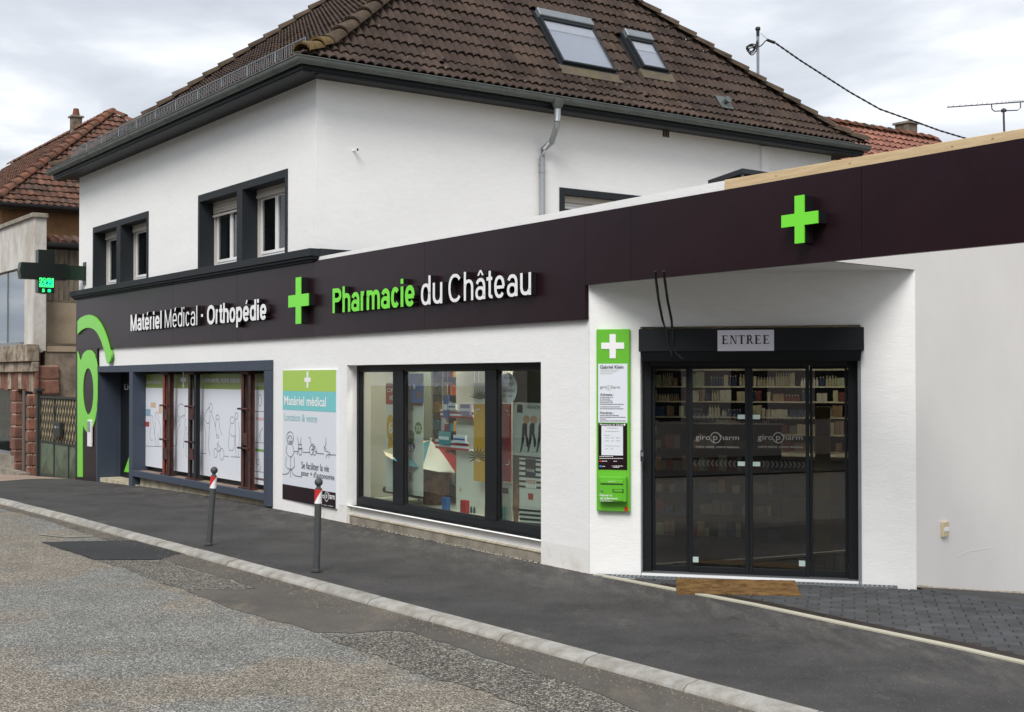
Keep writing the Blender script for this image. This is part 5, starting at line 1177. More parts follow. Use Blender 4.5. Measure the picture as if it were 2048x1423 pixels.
# ENTREE sheet
pa = thing('paper_notice', D, 'white paper sheet reading ENTREE taped to the shutter box', 'notice')
yp = yx - 0.003
x0, zA_ = D.q(1435, 661, yp); x1, zB_ = D.q(1548, 702, yp)
MB(D).box(x0, x1, yp, yx - 0.0005, zB_, zA_).obj('sheet', whiteQ, pa)
def serif(mb, ch, x, w_, z, h, y):
    t = w_ * 0.26; th = h * 0.085; sf_ = w_ * 0.10
    def R(a, b, c, d): mb.poly([(x + a, y, z + c), (x + b, y, z + c), (x + b, y, z + d), (x + a, y, z + d)])
    if ch in 'ENTR':
        if ch == 'E':
            R(w_ * .12, w_ * .12 + t, 0, h); R(0, w_ * .88, 0, th); R(0, w_ * .84, h - th, h); R(w_ * .3, w_ * .66, h * .48, h * .48 + th); R(w_ * .84, w_ * .90, 0, h * .25); R(w_ * .80, w_ * .85, h * .76, h); R(w_ * .62, w_ * .67, h * .38, h * .62)
        if ch == 'T':
            R(w_ * .5 - t / 2, w_ * .5 + t / 2, 0, h); R(w_ * .04, w_ * .96, h - th, h); R(w_ * .3, w_ * .7, 0, th); R(w_ * .02, w_ * .07, h * .76, h); R(w_ * .93, w_ * .98, h * .76, h)
        if ch == 'N':
            R(w_ * .12, w_ * .12 + t * .35, 0, h); R(w_ * .84, w_ * .84 + t * .35, 0, h); R(0, w_ * .28, 0, th); R(-w_ * .02, w_ * .2, h - th, h); R(w_ * .72, w_ * 1.02, h - th, h)
            mb.poly([(x + w_ * .08, y, z + h), (x + w_ * .08 + t * 1.1, y, z + h), (x + w_ * .91, y, z), (x + w_ * .91 - t * .6, y, z)])
        if ch == 'R':
            R(w_ * .10, w_ * .10 + t, 0, h); R(0, w_ * .4, 0, th); R(0, w_ * .5, h - th, h); R(w_ * .3, w_ * .5, h * .47, h * .47 + th)
            mb.ribbon([(x + w_ * .48, z + h * .975), (x + w_ * .64, z + h * .9), (x + w_ * .69, z + h * .75), (x + w_ * .64, z + h * .57), (x + w_ * .48, z + h * .5)], t * 0.75, y)
            mb.poly([(x + w_ * .38, y, z + h * .5), (x + w_ * .58, y, z + h * .5), (x + w_ * 1.0, y, z), (x + w_ * .76, y, z)])
cw = (x1 - x0) * 0.14; zz0 = zB_ + (zA_ - zB_) * 0.33; hh_ = (zA_ - zB_) * 0.42
for k, ch in enumerate('ENTREE'):
    mb = MB(D); serif(mb, ch, x0 + (x1 - x0) * 0.075 + k * (x1 - x0) * 0.146, cw * 0.88, zz0, hh_, yp - 0.001); mb.obj('letter', inkD, pa, recalc=False)
# cables from the fascia to the shutter box
cb = thing('hanging_cables', D, 'two black cables hanging from the fascia down to the shutter box', 'cable')
for pts in (((1312, 560), (1317, 600), (1325, 640), (1332, 662), (1336, 690), (1344, 712)), ((1329, 557), (1335, 600), (1343, 640), (1345, 662), (1345, 690), (1352, 708), (1366, 716))):
    ys = (-0.9, -0.5, -0.22, -0.20, -0.19, -0.185, -0.182); P = []
    for (px_, py_), y in zip(pts, ys): x, z = D.q(px_, py_, y); P.append((x, y, z))
    P.insert(0, (P[0][0], P[0][1] - 0.05, 2.98)); MB(D).tube(P, 0.013, 8, rs=[0.013] * 4 + [0.012] + [0.006] * (len(P) - 5)).obj('cable', cableM, cb, smooth=True)
# doorbell / intercom on the left jamb
x0, z1 = D.q(1281, 899, -0.01); db = thing('door_keypad', D, 'small dark keypad at the entrance jamb', 'keypad')
MB(D).box(x0 + 0.0, x0 + 0.035, -0.02, -0.001, z1 - 0.11, z1).obj('case', anth2, db); MB(D).box(x0 + 0.006, x0 + 0.029, -0.023, -0.0201, z1 - 0.06, z1 - 0.02).obj('button', galv, db)

# ------------------------------------------------------------------ green information totem
tt = thing('information_panel', D, 'tall bright green wall panel with white cross, opening hours and letterbox', 'sign')
yt = -0.06
tx0, tz1 = D.q(1192.5, 659, yt); tx1, tz0 = D.q(1260, 1022, yt); 
tz0 = D.q(1226, 1021.5, yt)[1]
MB(D).box(tx0, tx1, yt, -0.001, tz0, tz1).obj('board', totemG, tt, bev=0.008)
cx, cz = D.q(1225.5, 692, yt); MB(D).prism(cross_poly(cx, cz, 0.117, 0.117, 0.032, 0.032), yt - 0.006, yt - 0.0005).obj('cross', whiteL, tt)
def tq(px, py, y=yt): return D.q(px, py, y)
ax, az1 = tq(1196.5, 726); bx, az0 = tq(1255, 844); ad = MB(D).box(ax, bx, yt - 0.004, yt - 0.0005, az0, az1).obj('address_plate', whiteP, tt)
ye = yt - 0.006
def tt_text(txt, x0, x1, yb_, yt_, m, par, bold=0.0): px_text(D, txt, m, par, x0, x1, (x0, yb_), (x0, yt_), ye, bold)
tt_text('Gabriel Klein', 1200, 1247, 736, 729, inkD, ad, 0.02)
for k, wd in enumerate((39, 33, 24)): tt_text('nıııı ıınııınn ıııı'[:18 - 2 * k] if False else '', 0, 0, 0, 0, inkL, ad) if False else None
def lines(par, rows, m, th=0.9, y=ye):
    """rows of tiny print: broken strokes (too small to read)"""
    mb = MB(D); rnd_ = random.Random(3)
    for (xa, xb, py) in rows:
        x = xa
        while x < xb:
            w_ = rnd_.uniform(1.2, 5.0); x2 = min(xb, x + w_); a = D.q(x, py - th, y); b = D.q(x2, py + th, y)
            mb.poly([(a[0], y, b[1]), (b[0], y, b[1]), (b[0], y, a[1]), (a[0], y, a[1])]); x = x2 + 0.8
    mb.obj('fine_print', m, par, recalc=False)
lines(ad, [(1200, 1238, 738.5), (1201, 1233, 742), (1201, 1224, 745.8)], inkL, 0.7)
tt_text('giro', 1200, 1214, 777, 770, ink, ad); tt_text('p', 1216, 1220.5, 778.5, 771.5, inkL, ad); tt_text('harm', 1223, 1240, 776, 769.5, ink, ad)
cx, cz = D.q(1218, 774, ye); MB(D).ribbon([(cx + 0.026 * math.cos(k * math.pi / 8), cz + 0.026 * math.sin(k * math.pi / 8)) for k in range(17)], 0.004, ye).obj('logo_ring', inkL, ad, recalc=False)
tt_text('Adresse :', 1200, 1228, 790.5, 784.5, inkD, ad, 0.015); tt_text('Horaires :', 1200, 1228, 827, 821, inkD, ad, 0.015)
lines(ad, [(1200, 1226, 793.2), (1200, 1220, 796.6), (1200, 1225, 800.2), (1200, 1226, 803.7), (1200, 1248, 807.2), (1200, 1240, 812.2), (1200, 1247, 816), (1200, 1238, 829.5), (1200, 1251, 833), (1200, 1213, 836.5), (1200, 1251, 840.2)], ink, 0.75)
bx0, bz1 = tq(1196.5, 845); bx1, bz0 = tq(1254.5, 938.5); nb = MB(D).box(bx0, bx1, yt - 0.004, yt - 0.0005, bz0, bz1 - 0.001).obj('notice_board', band, tt)
tt_text('Pharmacie de Garde', 1200, 1246, 849.5, 845.8, whiteL, nb, 0.01); cx, cz = D.q(1248.8, 848, ye); MB(D).poly([(p[0], ye, p[1]) for p in cross_poly(cx, cz, 0.011, 0.011, 0.004, 0.004)]).obj('cross', whiteL, nb)
px0, pz1 = tq(1203, 850.5, ye); px1_, pz0 = tq(1246, 909.5, ye); sh = MB(D).box(px0, px1_, ye - 0.002, ye + 0.0015, pz0, pz1).obj('duty_sheet', whiteP, nb)
mb = MB(D); ye2 = ye - 0.004
for k, (xa, xb, py) in enumerate(((1214, 1236, 854.5), (1210, 1239, 861), (1208, 1220, 869), (1210, 1218, 874), (1222, 1228, 874), (1232, 1240, 874), (1210, 1218, 880), (1222, 1228, 880), (1232, 1240, 880), (1209, 1240, 890.3), (1210, 1216, 896), (1221, 1226, 896))):
    a = D.q(xa, py - 0.7, ye2); b = D.q(xb, py + 0.7, ye2); mb.poly([(a[0], ye2, b[1]), (b[0], ye2, b[1]), (b[0], ye2, a[1]), (a[0], ye2, a[1])])
mb.obj('fine_print', inkL, nb, recalc=False)
lines(nb, [(1199, 1226, 911.3), (1199, 1246, 915.3), (1204, 1214, 920.8), (1227, 1234, 921), (1204, 1210, 931.3), (1227, 1246, 930.6), (1227, 1238, 933)], whiteL, 0.6)
for (xa, py, m) in ((1199, 920.5, redP), (1199, 931, mat('blue_icon', s2l(60, 130, 200), 0.5)), (1223, 931, ink)):
    a = D.q(xa, py - 1.8, ye); b = D.q(xa + 4, py + 1.8, ye); MB(D).poly([(a[0], ye, b[1]), (b[0], ye, b[1]), (b[0], ye, a[1]), (a[0], ye, a[1])]).obj('icon', m, nb)
# letterbox
yl = yt - 0.085
lx0, lz1 = D.q(1197, 951, yl); lx1, lz0 = D.q(1252, 1003, yl)
lb = MB(D).box(lx0, lx1, yl, yt - 0.0005, lz0, lz1).obj('letterbox', totemG2, tt, bev=0.008)
MB(D).box(lx0 + 0.012, lx1 - 0.03, yl - 0.006, yl - 0.0005, lz0 + 0.012, lz1 - 0.012).obj('letterbox_door', totemG2, lb, bev=0.003)
yl2 = yl - 0.008
a = D.q(1201, 958, yl2); b = D.q(1246, 966, yl2); MB(D).box(a[0], b[0], yl2 - 0.008, yl2, b[1], a[1]).obj('slot_flap', totemG, lb, bev=0.003)
MB(D).box(a[0], b[0], yl2 - 0.001, yl2 + 0.001, b[1] - 0.012, b[1] - 0.002).obj('slot', mat('slot_dark', s2l(40, 80, 24), 0.6), lb)
px_text(D, 'giropharm', whiteL, lb, 1216, 1231, (1216, 962.5), (1216, 960), yl2 - 0.0085)
a = D.q(1225, 976.5, yl2); b = D.q(1247, 983, yl2); MB(D).box(a[0], b[0], yl2 - 0.004, yl2, b[1], a[1]).obj('name_plate', MAT['slot_dark'], lb); MB(D).box(a[0] + 0.012, b[0] - 0.012, yl2 - 0.005, yl2 - 0.0041, b[1] + 0.005, a[1] - 0.005).obj('name_card', totemG2, lb)
a = D.q(1204, 980, yl2); MB(D).tube([(a[0], yl2 + 0.001, a[1]), (a[0], yl2 - 0.006, a[1])], 0.011, 12).obj('lock', galv, lb)
px_text(D, 'Déposer ici', whiteL, lb, 1199.5, 1224, (1200, 992), (1200, 986.5), yl2, 0.015); px_text(D, 'vos ordonnances', whiteL, lb, 1199.5, 1235, (1200, 996.5), (1200, 992.3), yl2, 0.015)
lines(lb, [(1200, 1218, 998.6), (1200, 1226, 1000.8)], whiteL, 0.45, yl2)
a = D.q(1249, 1012, yt); b = D.q(1256, 1021, yt); MB(D).poly([(a[0], yt - 0.002, b[1]), (b[0], yt - 0.002, b[1]), (b[0], yt - 0.002, a[1]), (a[0], yt - 0.002, a[1])]).obj('red_sticker', redP, tt)

# ------------------------------------------------------------------ medical equipment poster board
pb = thing('wall_poster', B, 'green, teal and white wall poster about medical equipment with line drawings', 'poster')
yw = -0.03
w0 = B.q(565.5, 860, yw)[0]; w1 = B.q(672, 860, yw)[0]; zt1_ = 2.105; zb1_ = 0.172
MB(B).box(w0, w1, yw, -0.001, zb1_, zt1_).obj('board', whiteP, pb, bev=0.0)
yy = yw - 0.003
def band_px(m, pyt, pyb, nm): 
    a = B.q(567, pyt, yy)[1] if pyt else zt1_ ; b = B.q(567, pyb, yy)[1] if pyb else zb1_
    return MB(B).box(w0 + 0.002, w1 - 0.002, yy, yw - 0.0005, b, a - 0.0005).obj(nm, m, pb)
band_px(limeP, None, 780, 'green_header'); band_px(teal, 780, 817.5, 'teal_band'); band_px(band, 966.5, None, 'dark_footer')
y3 = yy - 0.002
cx, cz = B.q(615, 758, y3); MB(B).poly([(p[0], y3, p[1]) for p in cross_poly(cx, cz, 0.108, 0.118, 0.030, 0.032)]).obj('cross', whiteL, pb)
px_text(B, 'Matériel médical', whiteL, pb, 568.5, 652, (569, 808.5), (569, 790), y3, 0.018)
px_text(B, 'Location & vente', tealT, pb, 568.5, 634, (569, 839), (569, 824), y3)
def c4(L): return [(540 + x / 3.953, 700 + y / 3.953) for x, y in L]
px_text(B, 'Se faciliter la vie', inkD, pb, *[540 + v / 3.953 for v in (247, 465)], c4([(250, 930)])[0], c4([(250, 875)])[0], y3)
px_text(B, "pour + d'autonomie", inkD, pb, *[540 + v / 3.953 for v in (247, 507)], c4([(250, 1000)])[0], c4([(250, 940)])[0], y3)
dd = [c4(circ(158, 690, 28, 52)), c4(circ(157, 700, 18, 30)), c4([(135, 740), (125, 790), (135, 820), (165, 845), (185, 815), (190, 790), (175, 740)]), c4([(128, 835), (120, 930), (195, 938), (190, 840)]), c4([(163, 845), (163, 1000)]), c4([(98, 975), (140, 975), (165, 930), (185, 985), (245, 996)]), c4([(190, 795), (215, 797)]), c4([(260, 803), (315, 803)]), c4([(370, 810), (425, 815)]), c4([(470, 822), (520, 824)]),
      c4([(215, 680), (228, 740), (215, 820)]), c4([(245, 683), (240, 740), (260, 800)]), c4([(225, 740), (250, 742)]), c4([(222, 770), (255, 772)]), c4(circ(238, 800, 12, 26)),
      c4([(305, 685), (318, 690), (322, 740), (350, 738), (352, 780), (325, 782)]), c4(circ(328, 785, 17, 38)), c4(circ(350, 790, 15, 36)), c4([(352, 790), (370, 800), (372, 812)]),
      c4([(440, 690), (443, 740), (430, 760), (428, 790), (468, 800), (475, 815), (445, 825), (443, 850)]), c4([(425, 760), (445, 780)]), c4([(466, 820), (466, 850)]),
      c4([(148, 690), (152, 690)]), c4([(164, 690), (168, 690)]), c4([(150, 712), (158, 717), (166, 712)])]
draw(B, pb, dd, y3, 0.009, ink)
px_text(B, 'giro', whiteL, pb, *[540 + v / 3.953 for v in (382, 432)], c4([(382, 1170)])[0], c4([(382, 1122)])[0], y3, 0.02)
px_text(B, 'p', whiteL, pb, *[540 + v / 3.953 for v in (440, 453)], c4([(440, 1172)])[0], c4([(440, 1135)])[0], y3, 0.02)
px_text(B, 'harm', whiteL, pb, *[540 + v / 3.953 for v in (463, 512)], c4([(463, 1170)])[0], c4([(463, 1122)])[0], y3, 0.02)
draw(B, pb, [c4(circ(447, 1153, 15, 36, 8, 200, 340)), c4(circ(447, 1153, 15, 36, 8, 20, 160))], y3, 0.014, whiteL, 'logo_ring')
px_text(B, 'votre santé, notre mission', whiteL, pb, *[540 + v / 3.953 for v in (350, 500)], c4([(400, 1218)])[0], c4([(400, 1208)])[0], y3)

# ------------------------------------------------------------------ bollards
def bollard(base, top, label):
    P = gnd(*base); t = ray(*top); T = EYE + t * ((P.y) / t.y); ax = (T - P); Hh = ax.length; ax.normalize()
    x = ax.cross(Vector((0, 1, 0))).normalized(); y = ax.cross(x).normalized(); M = Matrix(((x.x, y.x, ax.x, P.x), (x.y, y.y, ax.y, P.y), (x.z, y.z, ax.z, P.z), (0, 0, 0, 1)))
    b = thing('bollard', M, label, 'bollard', 'grey bollards with red and white sleeves'); f = Frame(0, 0, 0); f.M = M; k = Hh / 0.93
    MB(f).lathe([(0.041, -0.05), (0.041, 0.03), (0.036, 0.035), (0.036, 0.70 * k)], n=20).obj('post', bollardM, b, smooth=True)
    MB(f).lathe([(0.062, -0.02), (0.062, 0.004), (0.045, 0.012)], n=20).obj('foot_ring', black, b, smooth=True)
    zs, ze = 0.70 * k, 0.845 * k; n = 28; W = MB(f); Rm = MB(f); rr = 0.0385
    def zc(a): return zs + (ze - zs) * (0.5 + 0.48 * math.sin(a))
    # red and white diagonal halves of the sleeve
    for j in range(n):
        a0, a1 = 2 * math.pi * j / n, 2 * math.pi * (j + 1) / n
        p = lambda a, z: (rr * math.cos(a), rr * math.sin(a), z); off = R_(0)
        z0_, z1_ = zc(a0 * 1.0 + SL), zc(a1 * 1.0 + SL)
        W.poly([p(a0, zs), p(a1, zs), p(a1, z1_), p(a0, z0_)]); Rm.poly([p(a0, z0_), p(a1, z1_), p(a1, ze), p(a0, ze)])
    W.obj('white_sleeve', whiteL, b, smooth='all', recalc=False); Rm.obj('red_sleeve', redP, b, smooth='all', recalc=False)
    pr = [(0.036, ze), (0.036, ze + 0.006), (0.024, ze + 0.014), (0.022, ze + 0.03)]; rb_ = 0.043; c = ze + 0.028 + rb_
    pr2 = [(rb_ * math.sin(math.pi * (k_ + 1.6) / 12), c - rb_ * math.cos(math.pi * (k_ + 1.6) / 12)) for k_ in range(10)] + [(0.004, c + rb_)]
    MB(f).lathe(pr + pr2, n=20).obj('ball', bollardM, b, smooth=True)
SL = R_(-90)
bollard((418, 1090), (428.5, 937), 'leaning grey bollard with ball top in front of the printed shop window')
bollard((632.5, 1143), (637.5, 960), 'upright grey bollard with ball top in front of the medical equipment poster')

# ------------------------------------------------------------------ door mat
c0 = gnd(1353, 1183, 0.02); c1 = gnd(1604, 1188, 0.02); cu = (c1 - c0); cu.z = 0
matf = Frame(c0.x, c0.y, u=tuple(cu)); mt = MB(matf); Lm = cu.length; nx, ny = 26, 10; gi = {}
dep = 0.60
for i in range(nx + 1):
    for j in range(ny + 1):
        e_ = min(i, nx - i, j, ny - j); mt_z = (0.012 if e_ == 0 else 0.024) + random.uniform(-0.002, 0.002)
        gi[i, j] = mt.V((Lm * i / nx + random.uniform(-.003, .003), dep * j / ny + random.uniform(-.003, .003), mt_z + 0.045 * max(0, (j / ny - 0.55) / 0.45)))
for i in range(nx):
    for j in range(ny): mt.face((gi[i, j], gi[i + 1, j], gi[i + 1, j + 1], gi[i, j + 1]))
mt.box(0.0, Lm, 0.0, dep * 0.6, -0.0, 0.0115)
dm = mt.obj('door_mat', coir, None, M=matf.M, label='worn brown coir mat lying in front of the glass entrance', cat='mat')

# wall socket on the beige wall
so_ = thing('wall_socket', E_, 'small cream electrical box on the beige side wall', 'socket')
x0, z1 = E_.q(1887, 1043, -0.03); x1, z0 = E_.q(1899, 1071, -0.03); MB(E_).box(x0, x1, -0.03, -0.001, z0, z1).obj('case', mat('cream_plastic', s2l(206, 190, 156), 0.5), so_, bev=0.004); MB(E_).box(x0 + 0.012, x1 - 0.012, -0.034, -0.0301, (z0 + z1) / 2 - 0.02, (z0 + z1) / 2 + 0.02).obj('cover', whiteL, so_)
MB(E_).poly([(0.75, -0.002, 0.22), (1.0, -0.002, 0.245), (1.45, -0.002, 0.24), (1.45, -0.002, 0.25), (1.0, -0.002, 0.257), (0.75, -0.002, 0.235)]).obj('scuff_mark', mat('scuff', s2l(236, 232, 226), 0.9), ext, recalc=False)
# metal cover on the flat roof
pc = B.w(7.6, 1.0, 0)
ac = Frame(pc.x, pc.y, 35.4); rc = thing('roof_cowl', ac, 'dark folded metal cowl standing on the flat roof behind the timber board', 'roof cowl')
def at_y(px, py, Y): d = ray(px, py); return EYE + d * (Y / d.y)
Yc = 13.3
p1 = at_y(1416, 361, Yc + 0.3); p2 = at_y(1485, 337, Yc - 0.35); p3 = at_y(1552, 347, Yc + 0.4); p4 = p1 + (p3 - p2)
mb = MB(); dn = Vector((0, 0, -0.05))
mb.hull([tuple(v + dn) for v in (p1, p2, p3, p4)], [tuple(v) for v in (p1, p2, p3, p4)]); mb.obj('lid', anth2, rc)
q = [p.lerp((p1 + p2 + p3 + p4) / 4, 0.15) for p in (p1, p2, p3, p4)]
MB().hull([(v.x, v.y, 3.5) for v in q], [(v.x, v.y, v.z - 0.12) for v in q]).obj('curb', black, rc)
for v in q: MB().box(v.x - 0.015, v.x + 0.015, v.y - 0.015, v.y + 0.015, v.z - 0.2, v.z - 0.05).obj('post', galv, rc)

# small intercom box by the green letter
ib = thing('entry_phone', A, 'narrow white and steel entry phone on the dark panel under the green letter', 'intercom')
x0, z1 = A.q(174.5, 838, -0.11); x1, z0 = A.q(181, 892, -0.11); MB(A).box(x0, x1, -0.11, -0.066, z0, z1).obj('case', whiteL, ib, bev=0.006); MB(A).box(x0 + 0.02, x1 - 0.02, -0.114, -0.1101, z0 + (z1 - z0) * .55, z1 - 0.03).obj('plate', zincN, ib)

# ------------------------------------------------------------------ illuminated pharmacy cross
wl_ = A.q(170, 545)[0]; pw = A.w(wl_, 0, 0); LC = Frame(pw.x, pw.y, 35.4)
lc = thing('pharmacy_cross_sign', LC, 'dark projecting pharmacy cross with a lit green display in its lower arm', 'sign')
def lq(px, py): return LC.q(px, py, 0)
a = lq(40, 527); b = lq(132, 560); c = lq(74, 500); d = lq(106, 589)
hb = lq(86, 543)[1]; y0, y1 = -0.11, 0.11
zc0 = lq(90, 560)[1]; zc1 = lq(90, 527.5)[1]; zT_ = lq(90, 501)[1]; zB2 = lq(90, 588)[1]
MB(LC).prism([(a[0], zc0), (c[0], zc0), (c[0], zB2 + 0.02), ((c[0] + d[0]) / 2, zB2 - 0.005), (d[0], zB2 + 0.02), (d[0], zc0), (b[0], zc0), (b[0], zc1), (d[0], zc1), (d[0], zT_), (c[0], zT_ + 0.0), (c[0], zc1), (a[0], zc1), (a[0] - 0.03, (zc0 + zc1) / 2)], y0, y1).obj('case', ledG, lc)
MB(LC).prism([(a[0] + 0.03, zc0 + 0.01), (c[0] + 0.01, zc0 + 0.01), (c[0] + 0.01, zB2 + 0.03), (d[0] - 0.01, zB2 + 0.03), (d[0] - 0.01, zc0 + 0.01), (b[0] - 0.03, zc0 + 0.01), (b[0] - 0.03, zc1 - 0.01), (d[0] - 0.01, zc1 - 0.01), (d[0] - 0.01, zT_ - 0.015), (c[0] + 0.01, zT_ - 0.015), (c[0] + 0.01, zc1 - 0.01), (a[0] + 0.03, zc1 - 0.01)], y0 - 0.006, y0 - 0.0005).obj('screen', ledB, lc)
MB(LC).box(b[0], 0.0, -0.07, 0.07, zc0 + 0.02, zc1 - 0.02).obj('arm_box', ledG, lc); MB(LC).box(-0.02, 0.0, -0.09, 0.09, lq(170, 570)[1], lq(170, 525)[1]).obj('wall_plate', ledG, lc)
zl1 = lq(90, 557)[1]; zl0 = lq(90, 575.5)[1]; ww = d[0] - c[0]; yv = y0 - 0.009
led = MB(LC); led2 = MB(LC); rnd_ = random.Random(5); nx, ny = 16, 9
shape = ["1110111001111011", "1011100111111111", "0011011022222211", "1110112202222021", "0110012200222221", "1012212002200221", "1122021122222211", "1111211012222011", "1111111111111111"]
for j in range(ny):
    for i in range(nx):
        cch = shape[j][i]
        if cch == '0': continue
        xx = c[0] + 0.02 + (ww - 0.04) * i / nx; zz_ = zl1 - (zl1 - zl0) * (j + 1) / ny; g_ = (ww - 0.04) / nx * 0.94; hz = (zl1 - zl0) / ny * 0.94
        (led if cch == '1' else led2).poly([(xx, yv, zz_), (xx + g_, yv, zz_), (xx + g_, yv, zz_ + hz), (xx, yv, zz_ + hz)])
led.obj('lit_display', ledOn, lc); led2.obj('lit_display', ledC, lc)
zs_ = lq(90, 579)[1]; ze_ = lq(90, 585.5)[1]
mb = MB(LC); put_text(mb, '5', c[0] + ww * 0.22, c[0] + ww * 0.40, ze_, zs_, yv, 0, 0.03); mb.obj('lit_digit', ledOn, lc, recalc=False)
mb = MB(LC); put_text(mb, '8', c[0] + ww * 0.56, c[0] + ww * 0.78, ze_, zs_, yv, 0, 0.03); mb.obj('lit_digit', ledC, lc, recalc=False)

# ------------------------------------------------------------------ roof mast with service cable, aerial
s_, q_ = 0, 0
Ym = 26.8
mf = at_y(1516, 150, Ym); mtop = at_y(1516, 60, Ym)
ms = thing('service_mast', (mf.x, mf.y, mf.z - 0.9), 'grey steel service mast with a black cap rising behind the roof hip', 'mast')
MB().tube([(mf.x, mf.y, mf.z - 0.55), (mf.x, mf.y, mtop.z)], 0.03, 12).obj('pole', galv, ms, smooth=True)
MB().lathe([(0.034, mtop.z - 0.14), (0.036, mtop.z - 0.02), (0.055, mtop.z), (0.055, mtop.z + 0.03), (0.045, mtop.z + 0.055), (0.03, mtop.z + 0.06)], mf.x, mf.y, 14).obj('cap', black, ms, smooth=True)
lp = [(1516, 78), (1513, 92), (1508, 104), (1500, 109), (1494, 100), (1496, 94), (1506, 92), (1512, 96)]
for k, sh_ in enumerate(((0, 0), (2, 3), (-2, -2), (1, -4))): MB().tube(soften([tuple(at_y(x + sh_[0] * (i > 0), y + sh_[1] * (i > 0), Ym - 0.05 * (i % 2))) for i, (x, y) in enumerate(lp)]), 0.013, 6).obj('cable_loop', cableM, ms, smooth=True)
MB().tube([tuple(at_y(x, y, Ym - 0.03)) for x, y in ((1517, 94), (1522, 92), (1526, 88), (1531, 82), (1538, 79))], 0.014, 6).obj('cable_loop', cableM, ms, smooth=True)
oc = thing('overhead_cable', (mf.x, mf.y, mtop.z - 0.2), 'black twisted overhead cable sagging from the mast to the right', 'cable')
c0 = at_y(1534, 81, Ym); MB().tube([tuple(at_y(1533, 80, Ym)), tuple(at_y(1550, 86, Ym))], 0.035, 8, rs=[0.03, 0.034]).obj('clamp', cableM, oc)
MB().tube([tuple(at_y(1521, 67, Ym)), tuple(at_y(1536, 80, Ym))], 0.005, 5).obj('stay_wire', galv, oc)
cp = [(1550, 86), (1600, 121), (1650, 153), (1700, 185), (1760, 219), (1825, 242), (1880, 262), (1940, 280), (2060, 310)]
for ph in (0, math.pi):
    pts = []; N_ = 150
    for k in range(N_ + 1):
        t_ = k / N_ * (len(cp) - 1); i = min(int(t_), len(cp) - 2); f_ = t_ - i; x = cp[i][0] + (cp[i + 1][0] - cp[i][0]) * f_; y = cp[i][1] + (cp[i + 1][1] - cp[i][1]) * f_
        P = at_y(x, y, Ym + (x - 1550) / 510 * 3); pts.append((P.x, P.y + 0.009 * math.cos(k * 0.9 + ph), P.z + 0.009 * math.sin(k * 0.9 + ph)))
    MB().tube(pts, 0.014, 5).obj('strand', cableM, oc, smooth=True)
Ya = 26.0
at = thing('tv_aerial', at_y(2008, 265, Ya), 'slim rake-shaped television aerial on a thin mast behind the timber board', 'aerial')
pbt = at_y(2009.5, 300, Ya); ptp = at_y(2007, 217, Ya)
aer = mat('aerial_grey', s2l(70, 66, 74), 0.5, metal=0.3)
MB().tube([tuple(pbt), tuple(ptp)], 0.022, 8).obj('mast', aer, at)
g0 = at_y(1895, 215, Ya - 0.2); g1 = at_y(2075, 202, Ya + 0.3); MB().tube([tuple(g0), tuple(g1)], 0.013, 6).obj('boom', aer, at)
bd = (g1 - g0).normalized(); side = Vector((0.25, 1, 0)).normalized()
for k, px_ in enumerate((1896, 1906, 1919, 1931, 1942, 1953, 1963, 1973, 1993, 2003, 2010, 2016, 2021, 2025, 2029, 2033, 2037, 2041, 2045, 2060)):
    t_ = (px_ - 1895) / 180; P = g0.lerp(g1, t_); MB().tube([tuple(P - side * 0.17 + Vector((0, 0, 0.01))), tuple(P + side * 0.17 + Vector((0, 0, 0.03)))], 0.005, 4).obj('element', aer, at)
MB().tube([tuple(at_y(x, y, Ya)) for x, y in ((1983, 210), (1984, 219), (1989, 223), (2007, 222), (2035, 221), (2041, 216), (2041, 206))], 0.012, 6).obj('bracket', aer, at)
MB().tube([tuple(at_y(2003, 222, Ya)), tuple(at_y(2012, 221, Ya))], 0.035, 8).obj('clamp', aer, at)

# ------------------------------------------------------------------ red-roofed house behind on the right
Yr = 34.0
k0 = at_y(1640, 244, Yr); rfr = Frame(k0.x, k0.y, 35.4, oz=0)
hz_ = k0.z
rh = thing('red_roof_house', rfr, 'house with a pinkish red pantile roof behind the shop wing', 'house')
Lr = rfr.q(1872, 290)[0] ; pr_ = 0.75
MB(rfr).hull([(-8, -4.4, -1), (Lr - 0.2, -4.4, -1), (Lr - 0.2, 4.4, -1), (-8, 4.4, -1)], [(-8, -4.4, hz_ - 3.4), (Lr - 0.2, -4.4, hz_ - 3.4), (Lr - 0.2, 4.4, hz_ - 3.4), (-8, 4.4, hz_ - 3.4)]).obj('wall', plasterB, rh)
MB(rfr).poly([(-8, 0, hz_ - 0.06), (Lr, 0, hz_ - 0.06), (Lr, -4.8, hz_ - 0.06 - 4.8 * pr_), (-8, -4.8, hz_ - 0.06 - 4.8 * pr_)]).poly([(-8, 0, hz_ - 0.06), (Lr, 0, hz_ - 0.06), (Lr, 4.8, hz_ - 0.06 - 4.8 * pr_), (-8, 4.8, hz_ - 0.06 - 4.8 * pr_)]).obj('roof_deck', deckB, rh, recalc=False)
for xg in (-7.9, Lr - 0.25): MB(rfr).poly([(xg, -4.4, hz_ - 3.4), (xg, 4.4, hz_ - 3.4), (xg, 0, hz_ - 0.1)]).obj('gable', plasterB, rh, recalc=False)
mbr_, rme = tile_mesh('roof_tile', 0.24, 0.35, tileR2, waves=1, amp=0.045, lip=0.045, nx=7)
def rseen(c):
    x = 1024 + F * c.x / c.y; return 0 if 1660 < x < 1890 and c.z > hz_ - 1.8 else 1
